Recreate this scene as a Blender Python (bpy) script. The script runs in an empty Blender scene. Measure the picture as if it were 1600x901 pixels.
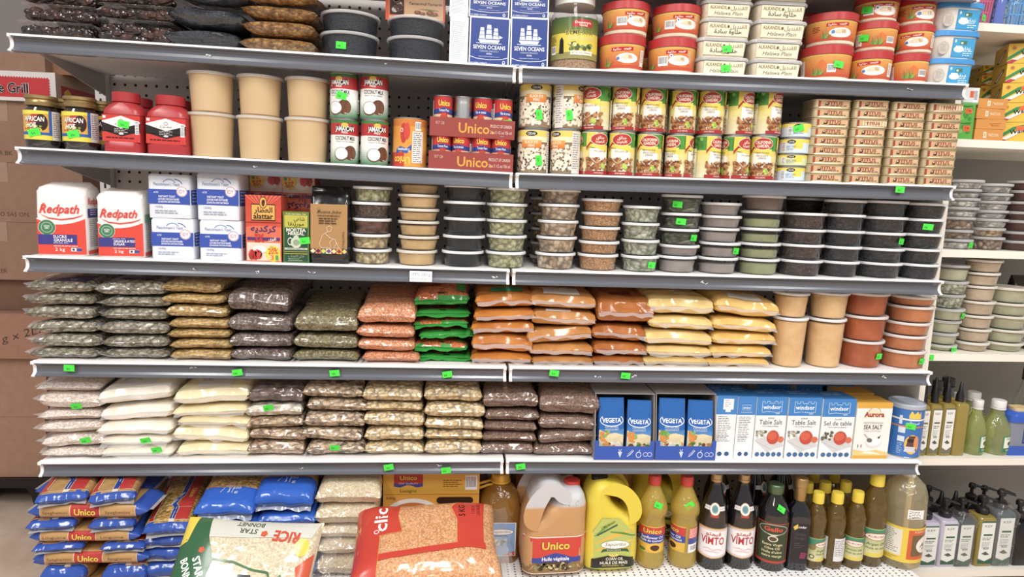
import bpy, bmesh, math, random, unicodedata
from mathutils import Vector, Matrix
SC = bpy.context.scene
COL = SC.collection
R = math.radians

# ------------------------------------------------------------------ camera
CAM = Vector((1.07597, -1.71703, 1.18100))
YAW, PITCH, ROLL, FPX = 0.0862847, 0.1395269, 0.0331561, 1018.525
fwd = Vector((math.sin(YAW)*math.cos(PITCH), math.cos(YAW)*math.cos(PITCH), -math.sin(PITCH)))
rt0 = Vector((math.cos(YAW), -math.sin(YAW), 0)); up0 = rt0.cross(fwd)
RT = rt0*math.cos(ROLL) + up0*math.sin(ROLL); UP = -rt0*math.sin(ROLL) + up0*math.cos(ROLL); FW = fwd
cd = bpy.data.cameras.new('camera'); cam = bpy.data.objects.new('camera', cd); COL.objects.link(cam)
cd.sensor_width = 36; cd.lens = 36*FPX/1600; cd.clip_start = .02
cam.matrix_world = Matrix(((RT.x, UP.x, -FW.x, CAM.x), (RT.y, UP.y, -FW.y, CAM.y), (RT.z, UP.z, -FW.z, CAM.z), (0, 0, 0, 1)))
SC.camera = cam
# ------------------------------------------------------------------ light
wd = bpy.data.worlds.new('shop_ambience'); SC.world = wd; wd.use_nodes = True
wd.node_tree.nodes['Background'].inputs[0].default_value = (.98, .98, 1, 1)
wd.node_tree.nodes['Background'].inputs[1].default_value = .52
def ceiling_light(x, y, sx, sy, w, col=(1, .975, .94), z=2.75):
    l = bpy.data.lights.new('ceiling_lamp', 'AREA'); l.shape = 'RECTANGLE'; l.size = sx; l.size_y = sy; l.energy = w; l.color = col
    o = bpy.data.objects.new('ceiling_lamp', l); COL.objects.link(o); o.location = (x, y, z)
for lx, ly, lw in ((-.5, -1.5, 46), (1.25, -1.5, 46), (3.0, -1.5, 46), (-.5, -3.2, 46), (1.25, -3.2, 46), (3.0, -3.2, 46)):
    ceiling_light(lx, ly, .35, 1.25, lw)
SC.view_settings.view_transform = 'Standard'
SC.view_settings.look = 'None'
SC.view_settings.gamma = 1
SC.view_settings.exposure = -0.3
SC.cycles.transparent_max_bounces = 24
SC.cycles.caustics_refractive = False
SC.cycles.caustics_reflective = False
SC.cycles.sample_clamp_indirect = 4

# ------------------------------------------------------------------ pixels of the photograph to points on real planes
def ray(px, py): return FW + RT*((px-800)/FPX) - UP*((py-450.5)/FPX)
def aty(px, py, y):
    d = ray(px, py); return CAM + d*((y-CAM.y)/d.y)
def atz(px, py, z):
    d = ray(px, py); return CAM + d*((z-CAM.z)/d.z)
def xat(px, y, z):
    a = FPX*RT - (px-800)*FW
    return CAM.x - (a.y*(y-CAM.y) + a.z*(z-CAM.z))/a.x
def zat(py, x, y):
    a = -FPX*UP - (py-450.5)*FW
    return CAM.z - (a.x*(x-CAM.x) + a.y*(y-CAM.y))/a.z
LE = [(13, 54), (24.4, 230), (38, 399), (50, 563), (61.7, 719.6)]
ME = [(808, 105), (804, 270.5), (799, 421), (794, 572), (790.5, 716)]
RE = [(1510, 133), (1490, 291), (1470, 438.5), (1454, 579.6), (1438.5, 719)]
ZL = [aty(*p, 0).z for p in LE]; ZM = [aty(*p, 0).z for p in ME]; ZR = [aty(*p, 0).z for p in RE]
XM, XE = 1.22, 2.44
BASEZ = .125; FZ = -.05
def zs(row, x):
    if row == 5: return BASEZ
    if row >= 10: return RZ[row-10]
    return ZL[row] + (ZM[row]-ZL[row])*x/XM if x < XM else ZM[row] + (ZR[row]-ZM[row])*(x-XM)/XM
def tilt(row, x):
    if row >= 5: return 0
    return -math.atan((ZM[row]-ZL[row])/XM if x < XM else (ZR[row]-ZM[row])/XM)
def slot(row, p1, p2, y):
    """x centre, width and shelf height of what spans p1..p2 at its foot, at depth y on a shelf"""
    z = zs(row, 1.2)
    for _ in range(4):
        x1, x2 = xat(p1, y, z), xat(p2, y, z); z = zs(row, (x1+x2)/2)
    return (x1+x2)/2, x2-x1, z
def hgt(row, p1, p2, ptop, y):
    x, w, z = slot(row, p1, p2, y); return zat(ptop, x, y) - z

# ------------------------------------------------------------------ colours
def lin(h):
    if not isinstance(h, str): return tuple(h)
    h = h.lstrip('#')
    if len(h) == 3: h = ''.join(c*2 for c in h)
    v = [int(h[i:i+2], 16)/255 for i in (0, 2, 4)]
    v = [c/12.92 if c <= .04045 else ((c+.055)/1.055)**2.4 for c in v]; g = .3*v[0]+.59*v[1]+.11*v[2]
    return tuple(g+(c-g)*.9 for c in v)                  # print inks a little duller than the screen colours noted here
# ------------------------------------------------------------------ materials
def newmat(name):
    m = bpy.data.materials.new(name); m.use_nodes = True; nt = m.node_tree; nt.nodes.clear()
    out = nt.nodes.new('ShaderNodeOutputMaterial'); return m, nt, out
def N(nt, t, **k):
    n = nt.nodes.new('ShaderNode'+t)
    for a, b in k.items():
        if a.startswith('i_'):
            key = a[2:].replace('_', ' ')
            n.inputs[int(key) if key.isdigit() else key].default_value = b
        else: setattr(n, a, b)
    return n
def L(nt, a, b): nt.links.new(a, b)
def noise_bump(nt, scale, strength, dist=.001, detail=3, ntype='FBM', stretch=(1, 1, 1)):
    tc = N(nt, 'TexCoord'); mp = N(nt, 'Mapping'); mp.inputs['Scale'].default_value = stretch
    L(nt, tc.outputs['Object'], mp.inputs[0])
    no = N(nt, 'TexNoise', noise_type=ntype); no.inputs['Scale'].default_value = scale; no.inputs['Detail'].default_value = detail
    L(nt, mp.outputs[0], no.inputs['Vector'])
    b = N(nt, 'Bump'); b.inputs['Strength'].default_value = strength; b.inputs['Distance'].default_value = dist
    L(nt, no.outputs[0], b.inputs['Height']); return b, no, mp
def colmat(name, rough=.5, metal=0, coat=0, spec=.5, bump=None, var=0, trans=0):
    """every face has its own flat print or body colour in the attribute Col"""
    m, nt, out = newmat(name); p = N(nt, 'BsdfPrincipled'); at = N(nt, 'Attribute', attribute_name='Col')
    p.inputs['Roughness'].default_value = rough; p.inputs['Metallic'].default_value = metal; p.inputs['Coat Weight'].default_value = coat
    p.inputs['Coat Roughness'].default_value = .12
    p.inputs['Specular IOR Level'].default_value = spec
    src = at.outputs['Color']
    if var:
        b, no, mp = noise_bump(nt, 35, .1)
        mx = N(nt, 'MixRGB', blend_type='MULTIPLY'); mx.inputs[0].default_value = var
        L(nt, src, mx.inputs[1]); L(nt, no.outputs[0], mx.inputs[2]); src = mx.outputs[0]
    L(nt, src, p.inputs['Base Color'])
    if bump: L(nt, noise_bump(nt, *bump)[0].outputs[0], p.inputs['Normal'])
    L(nt, p.outputs[0], out.inputs[0]); return m
M = {}
M['print'] = colmat('printed_paper', .42, spec=.4)
M['gloss'] = colmat('glossy_print', .22, spec=.5)
M['plastic'] = colmat('moulded_plastic', .32)
M['rough'] = colmat('matt_surface', .75, spec=.25)
M['metal'] = colmat('tin_plate', .28, metal=1)
M['card'] = colmat('corrugated_card', .85, spec=.2, bump=(90, .12, .002), var=.25)
M['paper'] = colmat('creased_paper', .6, spec=.3, bump=(28, .35, .006, 4))
M['steel'] = colmat('painted_steel', .4, spec=.4)
M['rail'] = colmat('price_rail_plastic', .2, spec=.55, bump=(3, .08, .01, 1, 'FBM', (1, 1, 1)))
M['foil'] = colmat('shiny_film', .16, spec=.6, bump=(38, .55, .006, 4, 'RIDGED_MULTIFRACTAL'))
M['lid'] = colmat('milky_lid_plastic', .35)

def clearmat(name, tint=(1, 1, 1), alpha=.1, rough=.08, bump=None, ior=1.45, mult=1.0):
    """thin clear plastic: mostly transmitted, the rest a gloss that grows at grazing angles"""
    m, nt, out = newmat(name)
    tr = N(nt, 'BsdfTransparent'); tr.inputs[0].default_value = (*tint, 1)
    lw = N(nt, 'LayerWeight'); lw.inputs[0].default_value = .5
    pw = N(nt, 'Math', operation='POWER'); pw.inputs[1].default_value = 3.2; L(nt, lw.outputs['Facing'], pw.inputs[0])
    ma = N(nt, 'Math', operation='MULTIPLY_ADD', use_clamp=True); ma.inputs[1].default_value = .5*mult; ma.inputs[2].default_value = .022*mult
    L(nt, pw.outputs[0], ma.inputs[0])
    gg = N(nt, 'BsdfGlossy'); gg.inputs['Roughness'].default_value = rough; gg.inputs[0].default_value = (1, 1, 1, 1)
    mx = N(nt, 'MixShader'); L(nt, ma.outputs[0], mx.inputs[0]); L(nt, tr.outputs[0], mx.inputs[1]); L(nt, gg.outputs[0], mx.inputs[2])
    if bump:
        b = noise_bump(nt, *bump)[0]
        for s in (gg, lw): L(nt, b.outputs[0], s.inputs['Normal'])
    last = mx
    if alpha:
        df = N(nt, 'BsdfDiffuse'); df.inputs[0].default_value = (.9, .9, .9, 1)
        last = N(nt, 'MixShader'); last.inputs[0].default_value = alpha; L(nt, mx.outputs[0], last.inputs[1]); L(nt, df.outputs[0], last.inputs[2])
    L(nt, last.outputs[0], out.inputs[0]); return m
M['clear'] = clearmat('clear_tub_plastic', (.98, .985, .99), .012, .1)
M['film'] = clearmat('clear_film', (.98, .98, .98), .05, .12, (45, .8, .01, 4, 'RIDGED_MULTIFRACTAL'))
M['seal'] = clearmat('sealed_film_edge', (.96, .95, .94), .25, .15, (70, .8, .006, 4, 'RIDGED_MULTIFRACTAL'))
M['pet'] = clearmat('clear_bottle_plastic', (.97, .98, .97), .02, .05)

def grain(name, cols, size, stretch=(1, 1, 1), bump=.7, film=1.0, gap=.45, fscale=42, rough=.55, wr=.55):
    """dry goods seen through a film: a cell pattern of grains with relief, under a creased clear coat"""
    m, nt, out = newmat(name); p = N(nt, 'BsdfPrincipled')
    tc = N(nt, 'TexCoord'); mp = N(nt, 'Mapping'); mp.inputs['Scale'].default_value = [s/size for s in stretch]
    L(nt, tc.outputs['Object'], mp.inputs[0])
    nz = N(nt, 'TexNoise'); nz.inputs['Scale'].default_value = .8; nz.inputs['Detail'].default_value = 1
    L(nt, mp.outputs[0], nz.inputs['Vector'])
    ad = N(nt, 'MixRGB', blend_type='ADD'); ad.inputs[0].default_value = .8
    L(nt, mp.outputs[0], ad.inputs[1]); L(nt, nz.outputs['Color'], ad.inputs[2])
    vo = N(nt, 'TexVoronoi'); vo.inputs['Scale'].default_value = 1
    L(nt, ad.outputs[0], vo.inputs['Vector'])
    sp = N(nt, 'SeparateColor'); L(nt, vo.outputs['Color'], sp.inputs[0])
    cr = N(nt, 'ValToRGB'); e = cr.color_ramp.elements
    while len(e) < len(cols): e.new(.5)
    for i, c in enumerate(cols): e[i].position = i/max(1, len(cols)-1); e[i].color = (*lin(c), 1)
    L(nt, sp.outputs[0], cr.inputs[0])
    mr = N(nt, 'MapRange'); mr.inputs[1].default_value = .35; mr.inputs[2].default_value = .75; mr.inputs[3].default_value = 1; mr.inputs[4].default_value = 1-gap  # shade in the gaps between grains is painted into the colour
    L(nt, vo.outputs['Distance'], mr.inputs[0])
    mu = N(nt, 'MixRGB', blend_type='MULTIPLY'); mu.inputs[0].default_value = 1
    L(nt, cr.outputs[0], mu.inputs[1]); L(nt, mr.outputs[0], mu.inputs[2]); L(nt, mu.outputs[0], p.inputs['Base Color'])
    b = N(nt, 'Bump', invert=True); b.inputs['Strength'].default_value = bump; b.inputs['Distance'].default_value = size*.5
    L(nt, vo.outputs['Distance'], b.inputs['Height']); L(nt, b.outputs[0], p.inputs['Normal'])
    p.inputs['Roughness'].default_value = rough; p.inputs['Specular IOR Level'].default_value = .3
    if film:
        p.inputs['Coat Weight'].default_value = film; p.inputs['Coat Roughness'].default_value = .14; p.inputs['Coat IOR'].default_value = 1.6
        b2, no, _ = noise_bump(nt, fscale, wr, .012, 3, 'RIDGED_MULTIFRACTAL', (.6, 1, 1.6))
        L(nt, b2.outputs[0], p.inputs['Coat Normal'])
    L(nt, p.outputs[0], out.inputs[0]); M[name] = m; return m
def powder(name, c1, c2, film=.8, scale=25, wr=.9, rough=.8, big=.5):
    """flour or ground spice: soft mottling under a creased film"""
    m, nt, out = newmat(name); p = N(nt, 'BsdfPrincipled')
    b, no, _ = noise_bump(nt, scale, big, .01, 4)
    cr = N(nt, 'ValToRGB'); cr.color_ramp.elements[0].position = .35; cr.color_ramp.elements[1].position = .65
    cr.color_ramp.elements[0].color = (*lin(c1), 1); cr.color_ramp.elements[1].color = (*lin(c2), 1)
    L(nt, no.outputs[0], cr.inputs[0]); L(nt, cr.outputs[0], p.inputs['Base Color']); L(nt, b.outputs[0], p.inputs['Normal'])
    p.inputs['Roughness'].default_value = rough; p.inputs['Specular IOR Level'].default_value = .2
    if film:
        p.inputs['Coat Weight'].default_value = film; p.inputs['Coat Roughness'].default_value = .16; p.inputs['Coat IOR'].default_value = 1.6
        L(nt, noise_bump(nt, 17, wr, .03, 4, 'RIDGED_MULTIFRACTAL', (.7, 1, 1.4))[0].outputs[0], p.inputs['Coat Normal'])
    L(nt, p.outputs[0], out.inputs[0]); M[name] = m; return m
def liquid(name, c, dens=.4, clear=.35, rough=.03):
    """oil in a clear bottle: part bent through, part let straight through with its tint, part scattered in the oil, and a gloss on the wall"""
    m, nt, out = newmat(name); col = (*lin(c), 1)
    rf = N(nt, 'BsdfRefraction'); rf.inputs[0].default_value = col; rf.inputs['IOR'].default_value = 1.3; rf.inputs['Roughness'].default_value = rough
    tr = N(nt, 'BsdfTransparent'); tr.inputs[0].default_value = col
    m00 = N(nt, 'MixShader'); m00.inputs[0].default_value = clear; L(nt, rf.outputs[0], m00.inputs[1]); L(nt, tr.outputs[0], m00.inputs[2])
    tl = N(nt, 'BsdfTranslucent'); tl.inputs[0].default_value = col
    df = N(nt, 'BsdfDiffuse'); df.inputs[0].default_value = col
    m0 = N(nt, 'MixShader'); m0.inputs[0].default_value = .5; L(nt, tl.outputs[0], m0.inputs[1]); L(nt, df.outputs[0], m0.inputs[2])
    m1 = N(nt, 'MixShader'); m1.inputs[0].default_value = dens; L(nt, m00.outputs[0], m1.inputs[1]); L(nt, m0.outputs[0], m1.inputs[2])
    gg = N(nt, 'BsdfGlossy'); gg.inputs['Roughness'].default_value = .06; lw = N(nt, 'LayerWeight')
    b = noise_bump(nt, 34, .7, .012, 2)[0]; L(nt, b.outputs[0], lw.inputs['Normal']); L(nt, b.outputs[0], gg.inputs['Normal'])
    pw = N(nt, 'Math', operation='POWER'); pw.inputs[1].default_value = 2.5; L(nt, lw.outputs['Facing'], pw.inputs[0])
    ma = N(nt, 'Math', operation='MULTIPLY_ADD', use_clamp=True); ma.inputs[1].default_value = .5; ma.inputs[2].default_value = .06; L(nt, pw.outputs[0], ma.inputs[0])
    m2 = N(nt, 'MixShader'); L(nt, ma.outputs[0], m2.inputs[0]); L(nt, m1.outputs[0], m2.inputs[1]); L(nt, gg.outputs[0], m2.inputs[2])
    L(nt, m2.outputs[0], out.inputs[0]); M[name] = m; return m

# ------------------------------------------------------------------ mesh builder
class MB:
    def __init__(s): s.v = []; s.f = []; s.c = []; s.sm = []
    def add(s, vs, fs, col, smooth=False):
        o = len(s.v); s.v += [tuple(v) for v in vs]
        col = lin(col)
        for f in fs: s.f.append([o+i for i in f]); s.c.append(col); s.sm.append(smooth)
        return s
    def box(s, x0, y0, z0, x1, y1, z1, col):
        v = [(x, y, z) for z in (z0, z1) for y in (y0, y1) for x in (x0, x1)]
        return s.add(v, [(0, 2, 3, 1), (4, 5, 7, 6), (0, 1, 5, 4), (2, 6, 7, 3), (0, 4, 6, 2), (1, 3, 7, 5)], col)
    def loft(s, secs, col, cap0=True, cap1=True, smooth=True, cols=None):
        n = len(secs[0]); o = len(s.v)
        for q in secs: s.v += [tuple(p) for p in q]
        for k in range(len(secs)-1):
            c = lin(cols[k] if cols else col)
            for i in range(n):
                j = (i+1) % n
                s.f.append([o+k*n+i, o+k*n+j, o+(k+1)*n+j, o+(k+1)*n+i]); s.c.append(c); s.sm.append(smooth)
        if cap0: s.f.append([o+i for i in reversed(range(n))]); s.c.append(lin(cols[0] if cols else col)); s.sm.append(False)
        if cap1: s.f.append([o+(len(secs)-1)*n+i for i in range(n)]); s.c.append(lin(cols[-1] if cols else col)); s.sm.append(False)
        return s
    def lathe(s, prof, col, n=28, cap0=True, cap1=True, cx=0, cy=0, cols=None):
        return s.loft([circ(r, z, n, cx, cy) for r, z in prof], col, cap0, cap1, True, cols)
    def rbox(s, w, d, h, r, col, z0=0, k=3, cx=0, cy=0, bev=None, cols=None):
        b = min(r*.6, h*.3) if bev is None else bev
        return s.loft([rrect(w-2*b, d-2*b, max(r-b, .0005), z0, k, cx, cy), rrect(w, d, r, z0+b, k, cx, cy), rrect(w, d, r, z0+h-b, k, cx, cy), rrect(w-2*b, d-2*b, max(r-b, .0005), z0+h, k, cx, cy)], col, cols=cols)
    def tube(s, pts, r, col, n=8):
        secs = []
        for i, p in enumerate(pts):
            p = Vector(p); a = Vector(pts[max(i-1, 0)]); b = Vector(pts[min(i+1, len(pts)-1)]); t = (b-a).normalized()
            u = t.cross(Vector((0, 0, 1)) if abs(t.z) < .9 else Vector((1, 0, 0))).normalized(); w = t.cross(u)
            rr = r[i] if isinstance(r, (list, tuple)) else r
            secs.append([p + u*(rr*math.cos(2*math.pi*k/n)) + w*(rr*math.sin(2*math.pi*k/n)) for k in range(n)])
        return s.loft(secs, col)
    def mesh(s, name, mat, sharp=38):
        me = bpy.data.meshes.new(name); me.from_pydata(s.v, [], s.f)
        at = me.attributes.new('Col', 'FLOAT_COLOR', 'CORNER'); buf = []
        for f, c in zip(s.f, s.c): buf += [c[0], c[1], c[2], 1.0]*len(f)
        at.data.foreach_set('color', buf)
        me.polygons.foreach_set('use_smooth', s.sm)
        if any(s.sm): me.set_sharp_from_angle(angle=R(sharp))
        me.materials.append(M[mat] if isinstance(mat, str) else mat); return me
def circ(r, z, n=28, cx=0, cy=0, ry=None):
    ry = r if ry is None else ry
    return [(cx+r*math.cos(2*math.pi*i/n-math.pi/2), cy+ry*math.sin(2*math.pi*i/n-math.pi/2), z) for i in range(n)]
def rrect(w, d, r, z, k=3, cx=0, cy=0):
    r = min(r, w/2*.999, d/2*.999); o = []
    for (sx, sy, a0) in ((1, -1, -90), (1, 1, 0), (-1, 1, 90), (-1, -1, 180)):
        for i in range(k+1):
            a = R(a0+90*i/k); o.append((cx+sx*(w/2-r)+r*math.cos(a), cy+sy*(d/2-r)+r*math.sin(a), z))
    return o

# ------------------------------------------------------------------ flat print: shapes in mm laid on a surface
FORMS = {}
for cp in list(range(0xFE80, 0xFEFD)):
    d = unicodedata.decomposition(chr(cp)).split()
    if len(d) == 2: FORMS.setdefault(chr(int(d[1], 16)), {})[d[0]] = chr(cp)
def arabic(t):
    out = []
    for i, c in enumerate(t):
        f = FORMS.get(c)
        if not f: out.append(c); continue
        pj = i > 0 and '<initial>' in FORMS.get(t[i-1], {})
        nj = i+1 < len(t) and t[i+1] in FORMS and '<initial>' in f
        k = '<medial>' if pj and nj else '<final>' if pj else '<initial>' if nj else '<isolated>'
        out.append(f.get(k, c))
    return ''.join(reversed(out))
TXT = {}
def text_mesh(t, bold, shear):
    k = (t, bold, shear)
    if k in TXT: return TXT[k]
    if any('\u0600' <= c <= '\u06ff' for c in t): t = arabic(t)
    c = bpy.data.curves.new('t', 'FONT'); c.body = t; c.size = 1; c.offset = bold*.6; c.shear = shear; c.resolution_u = 2
    o = bpy.data.objects.new('t', c); COL.objects.link(o)
    me = bpy.data.meshes.new_from_object(o.evaluated_get(bpy.context.evaluated_depsgraph_get()))
    vs = [tuple(v.co) for v in me.vertices]; fs = [tuple(p.vertices) for p in me.polygons]
    bpy.data.objects.remove(o); bpy.data.curves.remove(c); bpy.data.meshes.remove(me)
    fs = [f for f in fs]
    if vs:
        x0 = min(v[0] for v in vs); x1 = max(v[0] for v in vs)
    else: x0, x1 = 0, 1
    TXT[k] = (vs, fs, x0, x1); return TXT[k]
EPS = .00006
class Art:
    """a label: shapes given in millimetres, one above another by a hair, laid on a surface by fn(u, v, lift)"""
    def __init__(s, rnd=1): s.it = []; s.rg = []; s.rnd = random.Random(rnd)
    def r(s, x, y, w, h, c): s.it.append(([(x, y), (x+w, y), (x+w, y+h), (x, y+h)], [(0, 1, 2, 3)], c)); return s
    def p(s, pts, c): s.it.append((list(pts), [tuple(range(len(pts)))], c)); return s
    def e(s, cx, cy, rx, ry, c, n=24, rot=0):
        ca, sa = math.cos(R(rot)), math.sin(R(rot)); q = []
        for i in range(n):
            a = 2*math.pi*i/n; x, y = rx*math.cos(a), ry*math.sin(a); q.append((cx+x*ca-y*sa, cy+x*sa+y*ca))
        return s.p(q, c)
    def arc(s, cx, cy, rx, ry, a0, a1, t, c, n=14):
        v = []; f = []
        for i in range(n+1):
            a = R(a0+(a1-a0)*i/n)
            v += [(cx+rx*math.cos(a), cy+ry*math.sin(a)), (cx+(rx-t)*math.cos(a), cy+(ry-t)*math.sin(a))]
        for i in range(n): f.append((2*i, 2*i+2, 2*i+3, 2*i+1))
        s.it.append((v, f, c)); return s
    def line(s, pts, t, c):
        v = []; f = []
        for i, p in enumerate(pts):
            a = pts[max(0, i-1)]; b = pts[min(len(pts)-1, i+1)]; dx, dy = b[0]-a[0], b[1]-a[1]; l = math.hypot(dx, dy) or 1
            tt = t[i] if isinstance(t, (list, tuple)) else t
            v += [(p[0]-dy/l*tt/2, p[1]+dx/l*tt/2), (p[0]+dy/l*tt/2, p[1]-dx/l*tt/2)]
        for i in range(len(pts)-1): f.append((2*i, 2*i+1, 2*i+3, 2*i+2))
        s.it.append((v, f, c)); return s
    def t(s, t, cx, y, h, c, w=0, b=.0, sh=0, rot=0):
        vs, fs, x0, x1 = text_mesh(t, b, sh); k = h/.7; kx = w/(x1-x0) if w else k; xm = (x0+x1)/2
        q = [((v[0]-xm)*kx, v[1]*k) for v in vs]
        ca, sa = math.cos(R(rot)), math.sin(R(rot))
        s.it.append(([(cx+x*ca-z*sa, y+x*sa+z*ca) for x, z in q], fs, c)); return s
    def ol(s, t, cx, y, h, c, c2, w=0, b=.02, sh=0, o=.05):
        s.t(t, cx, y, h, c2, w*1.03 if w else 0, b+o, sh); return s.t(t, cx, y, h, c, w, b, sh)
    def lines(s, x, y, w, n, pitch, c, h=None, rag=.35):
        v = []; f = []; h = h or pitch*.4
        for i in range(n):
            ww = w*(1-rag*s.rnd.random()); yy = y-i*pitch; xx = x; 
            while xx < x+ww:
                l = pitch*(.8+1.8*s.rnd.random()); l = min(l, x+ww-xx); k = len(v)
                v += [(xx, yy), (xx+l, yy), (xx+l, yy+h), (xx, yy+h)]; f.append((k, k+1, k+2, k+3)); xx += l+pitch*.35
        s.it.append((v, f, c)); return s
    def bar(s, x, y, w, h, c='#222', bg='#fff', vert=False):
        s.r(x, y, w, h, bg); v = []; f = []; L_ = h if vert else w; q = L_*.06
        while q < L_*.93:
            b = L_*(.012+.03*s.rnd.random()); k = len(v)
            v += [(x+w*.08, y+q), (x+w*.92, y+q), (x+w*.92, y+q+b), (x+w*.08, y+q+b)] if vert else [(x+q, y+h*.2), (x+q+b, y+h*.2), (x+q+b, y+h*.92), (x+q, y+h*.92)]
            f.append((k, k+1, k+2, k+3)); q += b+L_*(.015+.025*s.rnd.random())
        s.it.append((v, f, c)); return s
    def blobs(s, x, y, w, h, n, r0, r1, cols, asp=1, k=8):
        s.rg.append((len(s.it), len(s.it)+n, 8))
        for _ in range(n):
            r = r0+(r1-r0)*s.rnd.random()
            s.e(x+r+(w-2*r)*s.rnd.random(), y+r+(h-2*r)*s.rnd.random(), r, r*asp, s.rnd.choice(cols), k, 180*s.rnd.random() if asp != 1 else 0)
        return s
    def grad(s, x, y, w, h, c1, c2, n=8):
        a, b = lin(c1), lin(c2); s.rg.append((len(s.it), len(s.it)+n, 1))
        for i in range(n): s.it.append(([(x, y+h*i/n), (x+w, y+h*i/n), (x+w, y+h*(i+1)/n), (x, y+h*(i+1)/n)], [(0, 1, 2, 3)], tuple(p+(q-p)*(i+.5)/n for p, q in zip(a, b))))
        return s
    def put(s, mb, fn, su=0, sv=0, clip=None, k=(1, 1)):
        if k != (1, 1): f0 = fn; fn = lambda u, v, l: f0(u*k[0], v*k[1], l)
        lay, base, li = {}, 0, 0
        rgs = {a: (b, m) for a, b, m in s.rg}
        while li < len(s.it):
            if li in rgs:
                b_, m_ = rgs[li]
                for q in range(li, b_): lay[q] = base+1+(q-li) % m_
                base += m_; li = b_
            else: base += 1; lay[li] = base; li += 1
        for li, (vs, fs, c) in enumerate(s.it):
            lift = EPS*lay[li]
            if clip or su or sv:
                bm = bmesh.new(); bv = [bm.verts.new((a, b, 0)) for a, b in vs]
                for f in fs:
                    try: bm.faces.new([bv[i] for i in f])
                    except ValueError: pass
                xs = [a for a, b in vs]; ys = [b for a, b in vs]
                if clip:
                    for co, no in (((clip[0], 0, 0), (-1, 0, 0)), ((clip[2], 0, 0), (1, 0, 0)), ((0, clip[1], 0), (0, -1, 0)), ((0, clip[3], 0), (0, 1, 0))):
                        if bm.faces: bmesh.ops.bisect_plane(bm, geom=bm.verts[:]+bm.edges[:]+bm.faces[:], dist=1e-5, plane_co=co, plane_no=no, clear_outer=True)
                for st, lo, hi, ax in ((su, min(xs), max(xs), 0), (sv, min(ys), max(ys), 1)):
                    if st:
                        q = math.floor(lo/st)*st+st
                        while q < hi-1e-4:
                            bmesh.ops.bisect_plane(bm, geom=bm.verts[:]+bm.edges[:]+bm.faces[:], dist=1e-5, plane_co=(q, 0, 0) if ax == 0 else (0, q, 0), plane_no=(1, 0, 0) if ax == 0 else (0, 1, 0)); q += st
                bm.verts.index_update()
                V = [tuple(v.co[:2]) for v in bm.verts]; F = [[v.index for v in f.verts] for f in bm.faces]; bm.free()
            else: V, F = vs, fs
            if F: mb.add([fn(a/1000, b/1000, lift) for a, b in V], F, c, bool(su))
        return mb
def flat(y, x0=0, z0=0):            # facing -y
    return lambda u, v, l: (x0+u, y-l, z0+v)
def side(x, y0=0, z0=0, sgn=1):     # facing +x or -x, u runs along the face as read
    return lambda u, v, l: (x+sgn*l, y0+sgn*u, z0+v)
def topf(z, x0=0, y0=0):            # facing up, read from -y
    return lambda u, v, l: (x0+u, y0+v, z+l)
def cyl(r, z0=0, a0=0):             # round a can, u = 0 at the front
    def fn(u, v, l):
        rr = r(v) if callable(r) else r
        r0 = r(0) if callable(r) else r
        a = u/r0+a0; return ((rr+l)*math.sin(a), -(rr+l)*math.cos(a), z0+v)
    return fn

# ------------------------------------------------------------------ things and parts
def link(o): COL.objects.link(o); return o
class Spec:
    """one kind of thing: its parts as shared meshes"""
    def __init__(s, name, cat): s.name, s.cat, s.parts = name, cat, []
    def part(s, name, mb, mat=None, sub=(), label=None, kind=None, loc=(0, 0, 0), rot=(0, 0, 0)):
        me = mb.mesh(name, mat) if isinstance(mb, MB) else mb
        s.parts.append((name, me, list(sub), label, kind, loc, rot)); return s
def addparts(root, parts):
    for name, me, sub, label, kind, loc, rot in parts:
        c = link(bpy.data.objects.new(name, me)); c.parent = root; c.location = loc; c.rotation_euler = rot
        if label: c['label'] = label
        if kind: c['kind'] = kind
        if sub: addparts(c, sub)
def sub(name, mb, mat=None, label=None, loc=(0, 0, 0), rot=(0, 0, 0), kind=None):
    return (name, mb.mesh(name, mat) if isinstance(mb, MB) else mb, [], label, kind, loc, rot)
def spawn(spec, loc, label, group=None, rot=(0, 0, 0), extra=(), scale=None):
    o = link(bpy.data.objects.new(spec.name, None)); o.empty_display_size = .02
    o.rotation_mode = 'ZXY'; o.location = loc; o.rotation_euler = rot
    if scale: o.scale = scale
    o['label'] = label; o['category'] = spec.cat
    if group: o['group'] = group
    addparts(o, spec.parts); addparts(o, extra); return o
GREEN = '#2fe22a'
STK = []
for k_ in range(4):
    rn = random.Random(k_); a = Art(k_).r(-13, -8.5, 26, 17, GREEN)
    x_ = -9+4*rn.random()
    for q in range(4):
        a.line([(x_, -4.5), (x_+.2, -1+rn.random()*3)], .9, '#123c12'); x_ += 1.4+rn.random()*1.6
    mb = MB(); mb.box(-.013, -.0001, -.0085, .013, .0004, .0085, GREEN); a.put(mb, flat(-.0001)); STK.append(mb.mesh('price_sticker', 'print'))
def sticker(x, y, z, rz=0, tilt_=0, k=None, s=1, rx=0):
    """a fluorescent green price sticker as a part, at a point in its parent's frame"""
    k = len(STK)-1 if k is None else k
    return ('price_sticker', STK[k % 4], [], 'fluorescent green price sticker', None, (x, y, z), (rx, tilt_, rz))
ORD = ['lowest', 'second from bottom', 'third from bottom', 'fourth from bottom', 'fifth from bottom', 'sixth from bottom', 'seventh from bottom', 'eighth from bottom', 'ninth from bottom']
def ordn(i, n): return 'topmost' if i == n-1 else ORD[i]
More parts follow.
